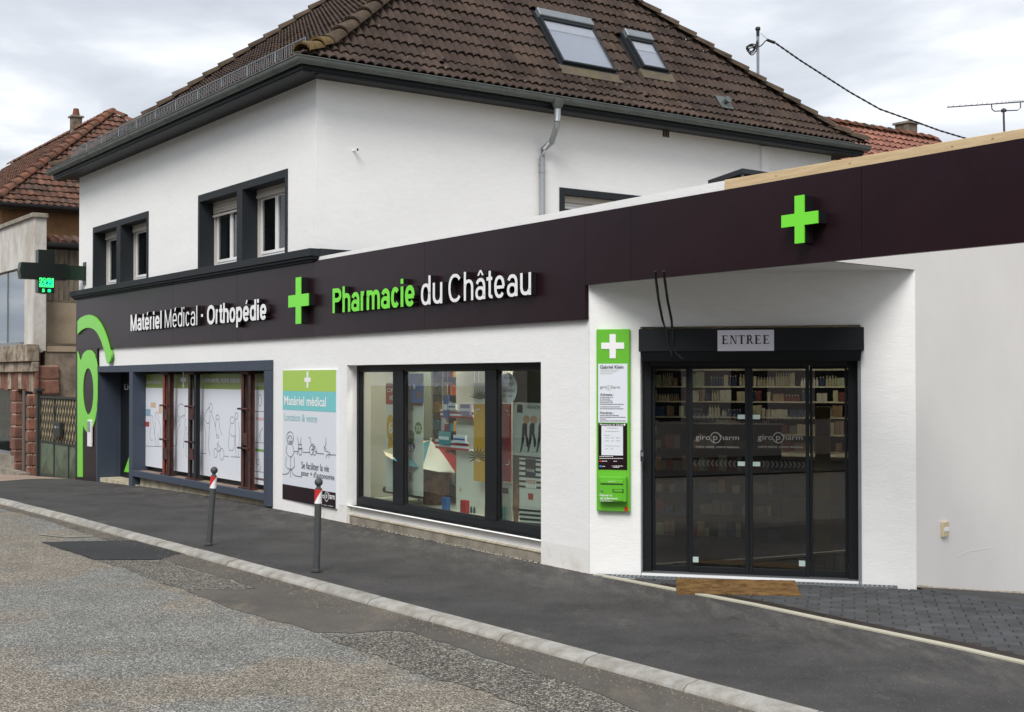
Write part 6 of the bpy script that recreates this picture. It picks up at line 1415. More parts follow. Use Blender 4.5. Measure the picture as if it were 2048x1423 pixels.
tiles_on_face(rh, lambda x, q, h: rfr.w(x - 0.0 + Lr - 7.2, -4.8 + q, hz_ - 4.8 * pr_ + h), 7.2, lambda x, q: 0 <= x <= 7.2 and q < 4.85, lambda q: pr_ * q, 0.24, 0.35, rme, mbr_, lambda bm, x: None, 'roof_tile', lambda c: rseen(c) * 100 - c.z, 200, tileR2, jitter=0.012)
capr = MB()
for k in range(7):
    a = math.pi * k / 6
    capr.V((-0.13 * math.cos(a), -0.2, 0.11 * math.sin(a) + 0.02)); capr.V((-0.105 * math.cos(a), 0.2, 0.09 * math.sin(a) - 0.01)); capr.V((-0.11 * math.cos(a), -0.2, 0.09 * math.sin(a)))
for k in range(6): i = 3 * k; capr.face((i, i + 3, i + 4, i + 1)); capr.face((i + 2, i + 5, i + 3, i))
cmr = capr.mesh('ridge_tile', ridgeR, recalc=False, smooth=True)
caps(rfr.w(-1.5, 0, hz_), rfr.w(Lr, 0, hz_), rh, cmr, 0.36, name='ridge_tile')
xc0 = rfr.q(1822, 280)[0]; xc1 = xc0 + 0.42; zc_ = rfr.q(1835, 243)[1]
brk = mat('sooty_chimney', s2l(128, 116, 102), 0.95, col2=s2l(88, 76, 66), vs=4, bump=0.5, bs=20)
ch = MB(rfr).box(xc0, xc1, 0.1, 0.55, hz_ - 0.5, zc_ - 0.06).obj('chimney', brk, rh); MB(rfr).box(xc0 - 0.05, xc1 + 0.05, 0.04, 0.61, zc_ - 0.059, zc_).obj('chimney_cap', conc, ch)

# ------------------------------------------------------------------ neighbouring buildings on the left
NX, NY = -11.9, 31.7
NA = Frame(NX, NY, -(90 - 35.4)); NR = Frame(NX, NY, 35.4)          # street side (x<0), alley side (x>0)
gN = -0.46
nb_ = thing('old_shop_building', NA, 'weathered old shop with red sandstone piers and flaking grey plaster', 'building')
zt_n = 6.04; zw0 = NA.q(30, 650)[1]
# upper plastered wall with sloping coping
zl_ = 4.05
xw0 = -9.0
zgl1 = NA.q(0, 550)[1]; zgl0 = NA.q(0, 688)[1]; xg1 = NA.q(49, 600)[0]
MB(NA).box(xw0, 0.0, 0.0, 0.3, zgl1 + 0.05, zt_n - 0.08).obj('wall', plasterG, nb_); MB(NA).box(xg1, 0.0, 0.0, 0.3, zw0 - 0.7, zgl1 + 0.05).obj('wall', plasterG, nb_)
MB(NA).box(xw0, 0.06, -0.07, 0.33, zt_n - 0.08, zt_n + 0.03).obj('coping', conc, nb_, bev=0.01)
xnr = NR.q(87, 500)[0]
MB(NR).box(0.004, xnr, 0.004, 0.3, 2.6, zt_n - 0.081).obj('wall', plasterG, nb_); MB(NR).box(-0.0, xnr + 0.07, -0.07, 0.6, zt_n - 0.079, zt_n + 0.031).obj('coping', conc, nb_, bev=0.01)
MB(NR).box(0.3, 9.0, 0.06, 0.3, gN - 0.3, 2.62).obj('wall', plasterD, nb_)
# upper glazing, its reflected sky tone painted on the backing
gl_ = thing('glass_panels', NA, 'pale blue-grey glass panels on the upper front of the old shop', 'glazing')
gm = mat('pale_glazing', s2l(150, 164, 170), 0.12, spec=0.8); xa_ = NA.q(12, 600)[0]
MB(NA).box(xw0, xa_ - 0.02, 0.05, 0.08, zgl0, zgl1).obj('pane', glassS, gl_); MB(NA).box(xa_, xg1 - 0.02, 0.05, 0.08, zgl0, zgl1).obj('pane', glassS, gl_)
MB(NA).box(xw0, xg1, 0.12, 0.15, zgl0, zgl1).obj('backing', mat('glazing_back', s2l(186, 200, 206), 0.5), gl_)  # backing coloured pale as the sky the panes would mirror
MB(NA).box(xa_ - 0.02, xa_, 0.03, 0.09, zgl0, zgl1).obj('glazing_bar', galv, gl_)
MB(NA).box(xw0, xg1, -0.10, 0.12, zgl0 - 0.07, zgl0 - 0.001).obj('sill', galv, gl_)
# flaking cornice of stone slabs
zc1 = zgl0 - 0.075; zrow = [zc1, zc1 - 0.42, zc1 - 0.68, zc1 - 1.15]
for r_i in range(3):
    x = xw0 - 0.4
    while x < 0.12:
        w_ = random.uniform(0.26, 0.44); d_o = (0.10, 0.05, 0.0)[r_i] + random.uniform(-0.02, 0.02); zb_ = zrow[r_i + 1] + random.uniform(-0.05, 0.04) * (r_i == 2)
        MB(NA).box(x + 0.008, min(x + w_, 0.15) - 0.008, -0.08 - d_o + 0.04 * r_i, 0.1, zb_ + 0.01, zrow[r_i] - 0.004).obj('stone', slate if r_i < 2 else (sand if random.random() < .6 else slate), nb_, bev=0.015); x += w_
# sandstone piers
def pier(xa, xb, y0, y1, zs0, zs1, n, fr=NA, jag=0.0):
    MB(fr).box(xa + 0.03, xb - 0.03, y0 + 0.03, y1 - 0.02, zs0, zs1).obj('mortar', mortar, nb_)
    hh_ = (zs1 - zs0) / n
    for k in range(n): MB(fr).box(xa + random.uniform(-.008, .008), xb + random.uniform(-.008, .008), y0 + random.uniform(-.01, .01), y1, zs0 + k * hh_ + 0.018, zs0 + (k + 1) * hh_ - 0.018).obj('stone', sand, nb_, bev=0.018)
zpt = NA.q(55, 762)[1]; zpt2 = zrow[3] + 0.02
pier(NA.q(25, 850)[0], NA.q(32, 850)[0] + 0.12, -0.06, 0.35, gN - 0.05, zpt2, 7)
pier(-0.22, 0.0, -0.12, 0.02, gN - 0.05, zpt2 - 0.1, 7)
pier(0.0 + 0.002, 0.26, -0.02, 0.3, gN - 0.05, zpt2 - 0.1, 7, NR)
pier(0.0, 0.62, -0.04, 0.1, zpt2 - 0.1, zpt2 + 0.62, 2, NR)
MB(NA).tube([(NA.q(47, 850)[0], 0.02, gN), (NA.q(47, 850)[0], 0.02, zpt2)], 0.05, 10).obj('drainpipe', mat('old_pipe', s2l(96, 92, 88), 0.6), nb_, smooth=True)
MB(NA).box(xw0, -0.2, 0.16, 0.22, gN, zpt2).obj('back_panel', mat('shadow_wall', s2l(60, 56, 52), 0.9), nb_)  # plain dark panel behind the piers and window
# big lower window
sw = thing('old_shop_window', NA, 'large dusty shop window with pale curtains between sandstone piers', 'window')
xw1 = NA.q(23, 850)[0]; zb_w = NA.q(10, 900)[1]; zt_w = NA.q(10, 757)[1]
MB(NA).box(xw0, xw1, 0.02, 0.08, zb_w - 0.08, zb_w).box(xw0, xw1, 0.02, 0.08, zt_w, zt_w + 0.05).box(xw1 - 0.06, xw1, 0.02, 0.08, zb_w, zt_w).obj('frame', galv, sw)
MB(NA).box(xw0, xw1 - 0.06, 0.045, 0.055, zb_w, zt_w).obj('pane', glassU, sw)
cu_ = MB(NA); x = xw0; 
ids = []
while x < xw1 - 0.02: ids.append((x, 0.14 + 0.025 * math.sin(x * 28))); x += 0.05
for (xa1, ya1), (xb1, yb1) in zip(ids[:-1], ids[1:]): cu_.poly([(xa1, ya1, zb_w), (xb1, yb1, zb_w), (xb1, yb1, zt_w), (xa1, ya1, zt_w)])
cu_.obj('curtain', curtain, sw, smooth='all', recalc=False)
MB(NA).box(xw0, xw1 + 0.5, -0.06, 0.16, gN - 0.05, zb_w - 0.081).obj('stall_riser', conc, sw)
MB(NA).box(xw0, 0.1, -0.35, -0.08, gN - 0.2, gN + 0.10).obj('step', conc, sw)
# alley side: boarding, beige panel, lean-to gutter
al = thing('boarded_annex', NR, 'weathered vertical boarding and beige panel beside the alley under a short gutter', 'annex')
ya = 0.45
def nq(px, py, y=ya): return NR.q(px, py, y)
xb0 = nq(86, 550)[0]; zb1 = nq(120, 500)[1]; zb2 = nq(120, 603)[1]; x = xb0
MB(NR).box(xb0, 9, ya + 0.03, ya + 0.2, 2.3, zb1 + 0.1).obj('backing', mat('board_gap', s2l(50, 44, 38), 0.9), al)
while x < xb0 + 1.9:
    MB(NR).box(x + 0.004, x + 0.125, ya + random.uniform(-.004, .004), ya + 0.029, zb2 + 0.02, zb1).obj('plank', oldwood, al); x += 0.13
MB(NR).box(xb0, xb0 + 3, ya - 0.03, ya + 0.02, zb2 - 0.02, zb2 + 0.015).obj('rail', oldwood, al)
zb3 = nq(120, 688)[1]
MB(NR).box(xb0 - 0.02, xb0 + 3.0, ya - 0.02, ya + 0.2, zb3, zb2 - 0.025).obj('panel', plasterB, al)
MB(NR).box(xb0 - 0.04, xb0 + 3.0, 0.02, ya + 0.2, zb3 - 0.05, zb3 - 0.001).obj('ledge', mat('ledge_brown', s2l(96, 84, 72), 0.9), al)
MB(NR).box(0.05, 9.0, 0.03, ya + 0.2, 2.62, zb3 - 0.051).obj('beige_base', plasterB, al)
zg_ = nq(120, 487, 0.1)[1]; gutter(NR, NR.q(85, 487, 0.1)[0], 4.5, 0.12, zg_, 0.085, parent=al, m=mat('dark_gutter', s2l(60, 60, 62), 0.5, metal=0.3))
for k in range(12):
    xx = NR.q(85, 487, 0.1)[0] + 0.05 + k * 0.24; MB(NR).tube([(xx, 0.12, zg_ + 0.02), (xx, 0.9, zg_ + 0.22)], 0.09, 8).obj('roof_tile', tileR, al)
MB(NR).hull([(0.4, 0.15, zg_ - 0.03), (4.5, 0.15, zg_ - 0.03), (4.5, 0.95, zg_ + 0.15), (0.4, 0.95, zg_ + 0.15)], [(0.4, 0.15, zg_), (4.5, 0.15, zg_), (4.5, 0.95, zg_ + 0.18), (0.4, 0.95, zg_ + 0.18)]).obj('roof_deck', deckB, al)
# house with old red hipped roof
KY = 36.2; kk = at_y(-24, 404.5, KY); HN = Frame(kk.x, kk.y, 35.4); HZ = kk.z
hn = thing('old_red_roof_house', HN, 'ochre house with an old red pantile hipped roof left of the pharmacy', 'house')
HW = 10.4; HD = 24.0; HP = 0.80; hdl = 0.12
hf = lambda q: max(0.5 * q, HP * q - hdl)
def hroof(x, y): return HZ + min(hf(x), hf(HW - x), hf(y), hf(HD - y))
MB(HN).box(0.5, HW - 0.5, 0.5, HD - 0.5, -1, HZ - 0.05).obj('wall', plasterO, hn)
mb = MB(); n = 110; idx = {}
for i in range(n + 1):
    for j in range(n + 1): mb.v.append(HN.w(HW * i / n, HD * j / n, hroof(HW * i / n, HD * j / n) - 0.02)); idx[i, j] = len(mb.v) - 1
for i in range(n):
    for j in range(n): mb.face((idx[i, j], idx[i + 1, j], idx[i + 1, j + 1], idx[i, j + 1]))
mb.obj('roof_deck', deckB, hn, recalc=False)
MB(HN).box(0.02, HW, 0.02, 0.6, HZ - 0.10, HZ - 0.051).box(0.02, 0.5, 0.6, HD, HZ - 0.10, HZ - 0.051).obj('soffit', mat('old_soffit', s2l(74, 62, 54), 0.9), hn)
gutter(HN, -0.05, HW, -0.06, HZ + 0.01, 0.07, parent=hn, m=MAT['dark_gutter'], bracket=0.9)
mbh, hme = tile_mesh('roof_tile', 0.215, 0.33, tileR, waves=1, amp=0.042, lip=0.05, nx=7, scallop=0.045)
def hp(x, y): return HN.w(x, y, 0)
def hv(p, q, ins):
    P = hp(*p); Q = hp(*q); d = (Q - P).normalized(); no = Vector((-d.y, d.x, 0)); I = hp(*ins)
    if (I - P).dot(no) > 0: no = -no
    return (P, no)
def hseen(c):
    x = 1024 + F * c.x / c.y; return 0 if -30 < x < 270 else 1
tiles_on_face(hn, lambda x, q, h: HN.w(x, q, HZ + h), HW, lambda x, q: 0 <= x <= HW and min(x, HW - x) >= q - 0.02, hf, 0.215, 0.33, hme, mbh, hipcut([hv((0, 0), (3, 3), (5, 1)), hv((HW, 0), (HW - 3, 3), (5, 1))]), 'roof_tile', lambda c: hseen(c) * 100 + c.z, 260, tileR, jitter=0.02)
tiles_on_face(hn, lambda x, q, h: HN.w(q, HD - x, HZ + h), HD, lambda x, q: 0 <= x <= HD and min(x, HD - x) >= q - 0.02 and q < HW / 2, hf, 0.215, 0.33, hme, mbh, hipcut([hv((0, 0), (3, 3), (1, 5)), hv((0, HD), (3, HD - 3), (1, HD - 5)), hv((HW / 2, 0), (HW / 2, 5), (1, 5))]), 'roof_tile', lambda c: 1, 0, tileR, jitter=0.015)
capm = HW / 2
P0 = HN.w(0, 0, HZ); P1 = HN.w(0.4, 0.4, HZ + 0.2); P2 = HN.w(capm, capm, HZ + HP * capm - hdl)
caps(P0, P1, hn, cmr, 0.44, sc=1.25); caps(P1, P2, hn, cmr, 0.44, sc=1.25); caps(HN.w(HW, 0, HZ), P2, hn, cmr, 0.44, sc=1.25); P3 = HN.w(capm, HD - capm, HZ + HP * capm - hdl); caps(P3, P2, hn, cmr, 0.36, name='ridge_tile')
# chimney on it
dch = None
cq = at_y(144, 262, (P2.y + P3.y) / 2 - 0.0)
tch = 0.5
for k in range(200):
    P = P2.lerp(P3, k / 200)
    if 1024 + F * P.x / P.y < 150: tch = k / 200; break
P = P2.lerp(P3, tch); l_ = HN.l(P); zc_t = (at_y(144, 233, P.y)).z; zc_p = (at_y(144, 218, P.y)).z; hw_ = 0.5 * (at_y(157, 240, P.y).x - at_y(131, 240, P.y).x) / 1.39
chm = MB(HN).box(l_.x - hw_, l_.x + hw_, l_.y - hw_, l_.y + hw_, P.z - 1.0, zc_t - 0.06).obj('chimney', brk, hn)
MB(HN).box(l_.x - hw_ - 0.06, l_.x + hw_ + 0.06, l_.y - hw_ - 0.06, l_.y + hw_ + 0.06, zc_t - 0.059, zc_t).obj('chimney_cap', conc, chm)
MB(HN).lathe([(0.14, zc_t + 0.001), (0.095, zc_p)], l_.x, l_.y, 14).obj('chimney_pot', ridgeR, chm, smooth=True)

# ------------------------------------------------------------------ alley gate
ga = A.w(-LA - 0.05, -0.0, 0); gfr = A
xg0 = A.q(80, 860)[0]; xg1_ = -LA - 0.04
gt = thing('iron_gate', A, 'old iron gate with diamond lattice above green pressed panels beside the pharmacy', 'gate')
zgt = A.q(80, 790)[1]; zgm = A.q(80, 878)[1]; zgb = -0.30
MB(A).box(xg0 - 0.14, xg0 - 0.02, -0.06, 0.06, -0.45, A.q(77, 781)[1]).obj('gate_post', gateM, gt, bev=0.01); MB(A).box(xg0 - 0.20, xg0 + 0.04, -0.1, 0.1, A.q(77, 781)[1] + 0.001, A.q(77, 776)[1]).obj('post_cap', gateM, gt)
xm = A.q(109, 860)[0]; xm2 = A.q(138, 920)[0]
fr_ = MB(A)
fr_.box(xg0, xg1_, -0.02, 0.02, zgt - 0.05, zgt).box(xg0, xg1_, -0.02, 0.02, zgm - 0.04, zgm).box(xg0, xg1_, -0.02, 0.02, zgb, zgb + 0.06).box(xg0, xg0 + 0.05, -0.02, 0.02, zgb, zgt).box(xm - 0.02, xm + 0.03, -0.02, 0.02, zgb, zgt).box(xm2 - 0.015, xm2 + 0.02, -0.02, 0.02, zgb, zgm)
fr_.obj('gate_frame', gateM, gt)
MB(A).box(xg0 + 0.05, xg1_, 0.022, 0.03, zgm, zgt - 0.05).obj('yellow_sheet', gateY, gt)
for a, b in ((xg0 + 0.05, xm - 0.02), (xm + 0.03, xm2 - 0.015), (xm2 + 0.02, xg1_)):
    c_ = ((a + b) / 2, (zgb + zgm) / 2 - 0.1); m_ = MB(A)
    P4 = [(a, 0, zgb + 0.06), (b, 0, zgb + 0.06), (b, 0, zgm - 0.04), (a, 0, zgm - 0.04)]
    for k in range(4): m_.poly([P4[k], P4[(k + 1) % 4], (c_[0], -0.06, c_[1])])
    m_.obj('pressed_panel', gateG, gt, recalc=False)
for sg_ in (1, -1):
    x = xg0 - 0.6
    while x < xg1_ + 0.4:
        xa1, xb1 = x, x + sg_ * 0.0; 
        # diagonal bar clipped to the upper field
        z0_, z1_ = zgm, zgt - 0.05; dxx = (z1_ - z0_) / 1.75
        p0 = (x, z0_); p1 = (x + sg_ * dxx, z1_)
        def clip(p0, p1):
            lo, hi = xg0 + 0.05, xg1_; (xa2, za2), (xb2, zb2) = p0, p1
            if xa2 == xb2: return None
            ts = sorted(((lo - xa2) / (xb2 - xa2), (hi - xa2) / (xb2 - xa2))); t0_, t1_ = max(0, ts[0]), min(1, ts[1])
            if t0_ >= t1_: return None
            return (xa2 + (xb2 - xa2) * t0_, za2 + (zb2 - za2) * t0_), (xa2 + (xb2 - xa2) * t1_, za2 + (zb2 - za2) * t1_)
        c_ = clip(p0, p1)
        if c_: MB(A).tube([(c_[0][0], 0.004 * sg_, c_[0][1]), (c_[1][0], 0.004 * sg_, c_[1][1])], 0.011, 5).obj('lattice_bar', gateM, gt)
        x += 0.21
x0, z1 = A.q(106, 842, -0.10); x1, z0 = A.q(119, 872, -0.10); lbx = thing('gate_letterbox', A, 'small black letterbox hung on the iron gate', 'letterbox')
MB(A).box(x0, x1, -0.10, -0.021, z0, z1).obj('case', gateM, lbx, bev=0.01); MB(A).box(x0 + 0.1, x1 - 0.06, -0.103, -0.1001, z1 - 0.12, z1 - 0.10).obj('slot', galv, lbx); MB(A).box(x0 + 0.16, x0 + 0.20, -0.103, -0.1001, z0 + 0.18, z0 + 0.23).obj('label_card', whiteL, lbx)

# ------------------------------------------------------------------ shop interior
room = thing('shop_interior', B, 'beige shop room behind the display window and entrance', 'room'); room['kind'] = 'structure'
fl = MB(); fl.poly([tuple(B.w(0.3, 0.3, 0.03)), (PB.x + 0.1, PB.y + 0.3, 0.03), tuple(D.w(DL - 0.05, 0.3, 0.03)), tuple(E_.w(6, 0.4, 0.03)), tuple(B.w(6, 12, 0.03)), tuple(B.w(0.3, 9, 0.03))]); fl.obj('floor', innerF, room, recalc=False)
fl = MB(); fl.poly([tuple(B.w(0.3, 0.2, 2.62)), (PB.x + 0.1, PB.y + 0.2, 2.62), tuple(D.w(DL - 0.05, 0.2, 2.62)), tuple(E_.w(6, 0.4, 2.62)), tuple(B.w(6, 12, 2.62)), tuple(B.w(0.3, 9, 2.62))]); fl.obj('ceiling', innerC, room, recalc=False)
MB(B).box(0.6, 0.7, 0.2, 6.0, 0.03, 2.62).obj('wall', innerW, room)
DBK = 5.6
MB(D).box(-1.2, 5.5, DBK, DBK + 0.1, 0.03, 2.62).obj('wall', innerW, room)
MB(D).box(DL - 0.1, DL, 0.25, DBK, 0.03, 2.62).obj('wall', innerW, room)
# display platform and backdrop of the window bay
MB(B).box(0.72, 5.55, 0.24, 1.15, 0.031, 0.30).obj('display_floor', mat('cream_board', s2l(214, 212, 194), 0.7), room)
def brd(x0, x1, y, z0=0.301, z1=2.60, m=innerW, nm='backdrop'): return MB(B).box(x0, x1, y, y + 0.03, z0, z1).obj(nm, m, room)
bq = lambda px, py, y: B.q(px, py, y)
greenish = mat('grey_green_wall', s2l(120, 128, 108), 0.9, var=0.05, vs=2)
brd(bq(733, 900, 0.9)[0], bq(786, 900, 0.9)[0] + 0.1, 0.9, m=greenish)
brd(bq(720, 900, 0.5)[0], bq(733, 900, 0.5)[0], 0.5, m=innerW, nm='white_column')
brd(bq(912, 900, 0.7)[0], bq(972, 900, 0.7)[0] + 0.55, 0.7)
brd(bq(845, 900, 1.0)[0] - 0.6, bq(862, 900, 1.0)[0], 1.0, m=greenish)
# lamps
def lamp(fr, x, y, z, e, lab, r=0.07):
    t = thing('ceiling_lamp', Frame(fr.w(x, y, 0).x, fr.w(x, y, 0).y, 0), lab, 'lamp', 'round ceiling lamps in the shop'); P = fr.w(x, y, z)
    f = Frame(P.x, P.y, 0); MB(f).lathe([(r, z - 0.012), (r, z)], n=16).obj('lamp_disc', lamp_m, t)
    MB(f).lathe([(r + 0.015, z - 0.006), (r + 0.015, z)], n=16).obj('rim', galv, t)
    ld = bpy.data.lights.new('lamp_light', 'SPOT'); ld.energy = e; ld.spot_size = R_(150); ld.spot_blend = 0.6; ld.color = (1.0, 0.92, 0.80); ld.shadow_soft_size = 0.07
    lo_ = bpy.data.objects.new('lamp_light', ld); COL.objects.link(lo_); lo_.parent = t; lo_.matrix_local = ROOTM[t.name].inverted() @ Matrix.Translation(P - Vector((0, 0, 0.02)))
lamp(B, 2.6, 0.62, 2.6, 60, 'round lit ceiling lamp above the parasol display'); lamp(B, 4.2, 0.5, 2.6, 55, 'round lit ceiling lamp above the yellow and red banners'); lamp(B, 5.2, 0.55, 2.6, 55, 'round lit ceiling lamp above the round handwritten sign'); lamp(B, 1.5, 0.5, 2.6, 40, 'round lit ceiling lamp above the red offer poster')
for x_, lb_ in ((1.0, 'round lit ceiling lamp over the left end of the medicine shelves'), (2.2, 'round lit ceiling lamp over the middle of the medicine shelves'), (3.0, 'round lit ceiling lamp over the right end of the medicine shelves')): lamp(D, x_, DBK - 1.1, 2.6, 32, lb_)
# window posters
def card(nm, lab, cat, m, tl, br, y, th=0.004, **k):
    x0, z1 = B.q(*tl, y); x1, z0 = B.q(*br, y); z0 = B.q(tl[0], br[1], y)[1]
    c = B.w(x0, y, z0); t = thing(nm, Frame(c.x, c.y, -(90 - 34.06)), lab, cat, **k); o = MB(B).box(x0, x1, y, y + th, z0, z1).obj('sheet', m, t); return t, o, x0, x1, z0, z1
def patch(t, m, y, pts, nm='print'): MB(B).poly([(B.q(*p, y)[0], y, B.q(*p, y)[1]) for p in pts]).obj(nm, m, t, recalc=False)
def c5(L): return [(700 + x / 3.3875, 700 + y / 3.3875) for x, y in L]
yel = mat('yellow_print', s2l(206, 160, 40), 0.6); redB = mat('banner_red', s2l(176, 44, 48), 0.6); blu = mat('poster_blue', s2l(44, 96, 160), 0.6); dgr = mat('dark_leaf', s2l(40, 62, 40), 0.7); grn = mat('badge_green', s2l(96, 130, 60), 0.6); pur = mat('badge_purple', s2l(96, 70, 120), 0.6); orr = mat('offer_red', s2l(178, 70, 48), 0.6); bei = mat('poster_white', s2l(214, 216, 206), 0.6); brn = mat('wicker_brown', s2l(150, 112, 82), 0.9, col2=s2l(112, 80, 58), vs=12, fine=0.3, fs=60)
tlp = c5([(245, 370)])[0]; 
t1, o1_, *_ = card('offer_poster', 'tall white summer offer poster with a red header in the display window', 'poster', bei, c5([(243, 220)])[0], c5([(495, 950)])[0], 0.32)
patch(t1, orr, 0.318, c5([(243, 222), (495, 235), (495, 372), (243, 362)]), 'red_header')
px_text(B, 'OFFRE', bei, t1, *[700 + v / 3.3875 for v in (250, 345)], c5([(250, 282)])[0], c5([(250, 250)])[0], 0.316, 0.02); px_text(B, 'HO', bei, t1, *[700 + v / 3.3875 for v in (268, 300)], c5([(270, 335)])[0], c5([(270, 300)])[0], 0.316, 0.02)
for cx_, cy_, rx, ry, m in ((273, 520, 26, 90, yel), (275, 640, 18, 60, yel), (463, 525, 25, 42, grn), (412, 650, 30, 36, pur), (395, 850, 22, 30, redB), (415, 590, 20, 40, grn)):
    patch(t1, m, 0.317, c5(circ(cx_, cy_, rx, ry, 16)), 'badge')
px_text(B, '6', bei, t1, *[700 + v / 3.3875 for v in (262, 288)], c5([(262, 560)])[0], c5([(262, 480)])[0], 0.315, 0.02)
px_text(B, '3%', bei, t1, *[700 + v / 3.3875 for v in (445, 482)], c5([(445, 545)])[0], c5([(445, 505)])[0], 0.315, 0.01); px_text(B, '45', bei, t1, *[700 + v / 3.3875 for v in (388, 430)], c5([(388, 675)])[0], c5([(388, 630)])[0], 0.315, 0.01)
for cx_, cy_ in ((405, 420), (385, 510), (410, 590), (400, 900)):
    for kk_ in range(5): draw(B, t1, [c5(circ(cx_, cy_, 30 - kk_ * 4, 48 - kk_ * 7, 8, 200 + kk_ * 10, 330))], 0.3165, 0.012, dgr, 'stripe_leaf') if kk_ % 2 == 0 else None
t2, *_ = card('blue_poster', 'small blue sun-care poster hanging beside the red offer header', 'poster', blu, c5([(396, 155)])[0], c5([(497, 350)])[0], 0.27)
for cx_, cy_, rx, ry, m in ((470, 205, 20, 26, dgr), (485, 190, 12, 16, dgr), (468, 300, 18, 30, MAT['brown_print']), (405, 245, 10, 18, whiteP), (435, 245, 8, 18, whiteP)): patch(t2, m, 0.268, c5(circ(cx_, cy_, rx, ry, 10)), 'blob')
t3, *_ = card('yellow_banner', 'tall yellow banner with palm leaves in the display window', 'banner', yel, c5([(838, 358)])[0], c5([(915, 880)])[0], 0.45)
def palm(t, cx_, cy_, r, y, n=9, a0=200, a1=340):
    for k in range(n):
        a = R_(a0 + (a1 - a0) * k / (n - 1)); dx_, dy_ = math.cos(a), math.sin(a)
        p0 = (cx_, cy_); p1 = (cx_ + dx_ * r * .5 - dy_ * 5, cy_ + dy_ * r * .5 + dx_ * 5); p2 = (cx_ + dx_ * r, cy_ + dy_ * r); p3 = (cx_ + dx_ * r * .5 + dy_ * 5, cy_ + dy_ * r * .5 - dx_ * 5)
        patch(t, dgr, y, c5([p0, p1, p2, p3]), 'palm_frond')
t4, *_ = card('white_banner', 'white banner with a palm at its head above the yellow banner', 'banner', bei, c5([(838, 215)])[0], c5([(915, 352)])[0], 0.46)
palm(t4, 880, 330, 80, 0.457); palm(t3, 865, 720, 75, 0.447, 11, 150, 390)
draw(B, t3, [c5([(852, 430), (852, 395), (880, 397)]), c5([(852, 690), (852, 745), (880, 747)])], 0.448, 0.012, whiteP, 'corner_mark')
t5, *_ = card('red_banner', 'tall red banner beside the striped fashion banner', 'banner', redB, c5([(1010, 358)])[0], c5([(1092, 880)])[0], 0.42)
draw(B, t5, [c5([(1055, 405), (1078, 407), (1078, 440)]), c5([(1055, 770), (1078, 774), (1078, 740)])], 0.418, 0.012, whiteP, 'corner_mark')
t6, *_ = card('tights_poster', 'grey poster with legs in dark stockings above the striped banner', 'poster', mat('poster_grey', s2l(176, 180, 176), 0.6), c5([(1105, 350)])[0], c5([(1300, 705)])[0], 0.36)
patch(t6, inkD, 0.357, c5([(1133, 362), (1170, 365), (1168, 420), (1131, 417)]), 'dark_square')
px_text(B, 'FRANCE', ink, t6, *[700 + v / 3.3875 for v in (1195, 1285)], c5([(1195, 395)])[0], c5([(1195, 370)])[0], 0.357)
skin = mat('tan_skin_print', s2l(170, 128, 104), 0.6)
for dx_ in (0, 50, 110):
    patch(t6, skin, 0.357, c5(circ(1195 + dx_, 465, 24, 28, 10)), 'thigh_print')
    patch(t6, inkD, 0.356, c5([(1172 + dx_, 488), (1200 + dx_, 494), (1198 + dx_, 560), (1212 + dx_, 620), (1205 + dx_, 655), (1196 + dx_, 650), (1192 + dx_, 600), (1182 + dx_, 560)]), 'stocking_print')
    patch(t6, inkD, 0.3555, c5([(1168 + dx_, 500), (1186 + dx_, 500), (1180 + dx_, 600), (1160 + dx_, 680), (1150 + dx_, 690), (1160 + dx_, 640)]), 'stocking_print')
t7, o7, x0, x1, z0, z1 = card('striped_banner', 'black and white striped fashion banner at the end of the display window', 'banner', bei, c5([(1147, 725)])[0], c5([(1300, 1205)])[0], 0.34)
for k, yy_ in enumerate((735, 770, 805, 840, 875, 910, 1070, 1100, 1130, 1160, 1190)):
    patch(t7, inkD, 0.337, c5([(1147, yy_), (1300, yy_ + 12), (1300, yy_ + 27), (1147, yy_ + 14)]), 'stripe')
patch(t7, bei, 0.336, c5([(1190, 860), (1262, 866), (1262, 935), (1190, 928)]), 'label_field'); patch(t7, bei, 0.3365, c5([(1170, 940), (1290, 950), (1290, 1065), (1170, 1055)]), 'label_field')
patch(t7, inkD, 0.335, c5([(1188, 730), (1258, 736), (1258, 860), (1188, 852)]), 'dark_square'); px_text(B, 'SIGNE', bei, t7, *[700 + v / 3.3875 for v in (1196, 1250)], c5([(1196, 818)])[0], c5([(1196, 798)])[0], 0.334)
px_text(B, 'MODE', redB, t7, *[700 + v / 3.3875 for v in (1194, 1256)], c5([(1194, 898)])[0], c5([(1194, 870)])[0], 0.334); patch(t7, redB, 0.334, c5([(1205, 965), (1242, 968), (1240, 1010), (1208, 1008)]), 'red_motif')
t8, *_ = card('round_sign', 'round white hanging sign with black handwriting', 'sign', bei, c5([(1060, 245)])[0], c5([(1075, 260)])[0], 0.30)
patch(t8, whiteP, 0.299, c5(circ(1069, 255, 63, 106, 28)), 'disc')
for txt, a_, b_, y_ in (('Homme', 1045, 1100, 195), ('et Femme', 1035, 1110, 235), ('maintenant', 1025, 1118, 280), ('en style', 1035, 1100, 320)): px_text(B, txt, inkD, t8, 700 + a_ / 3.3875, 700 + b_ / 3.3875, c5([(a_, y_)])[0], c5([(a_, y_ - 28)])[0], 0.297)
t9, *_ = card('torn_brown_strip', 'brown torn-edged paper strip between the white sheet and the striped banner', 'paper', brn, c5([(1108, 890)])[0], c5([(1140, 1200)])[0], 0.38)
t10, *_ = card('white_sheet', 'white sheet with a small dark label under the red banner', 'sheet', bei, c5([(1012, 885)])[0], c5([(1100, 1190)])[0], 0.45)
patch(t10, inkD, 0.448, c5([(1020, 925), (1072, 932), (1072, 970), (1020, 962)]), 'label_print')
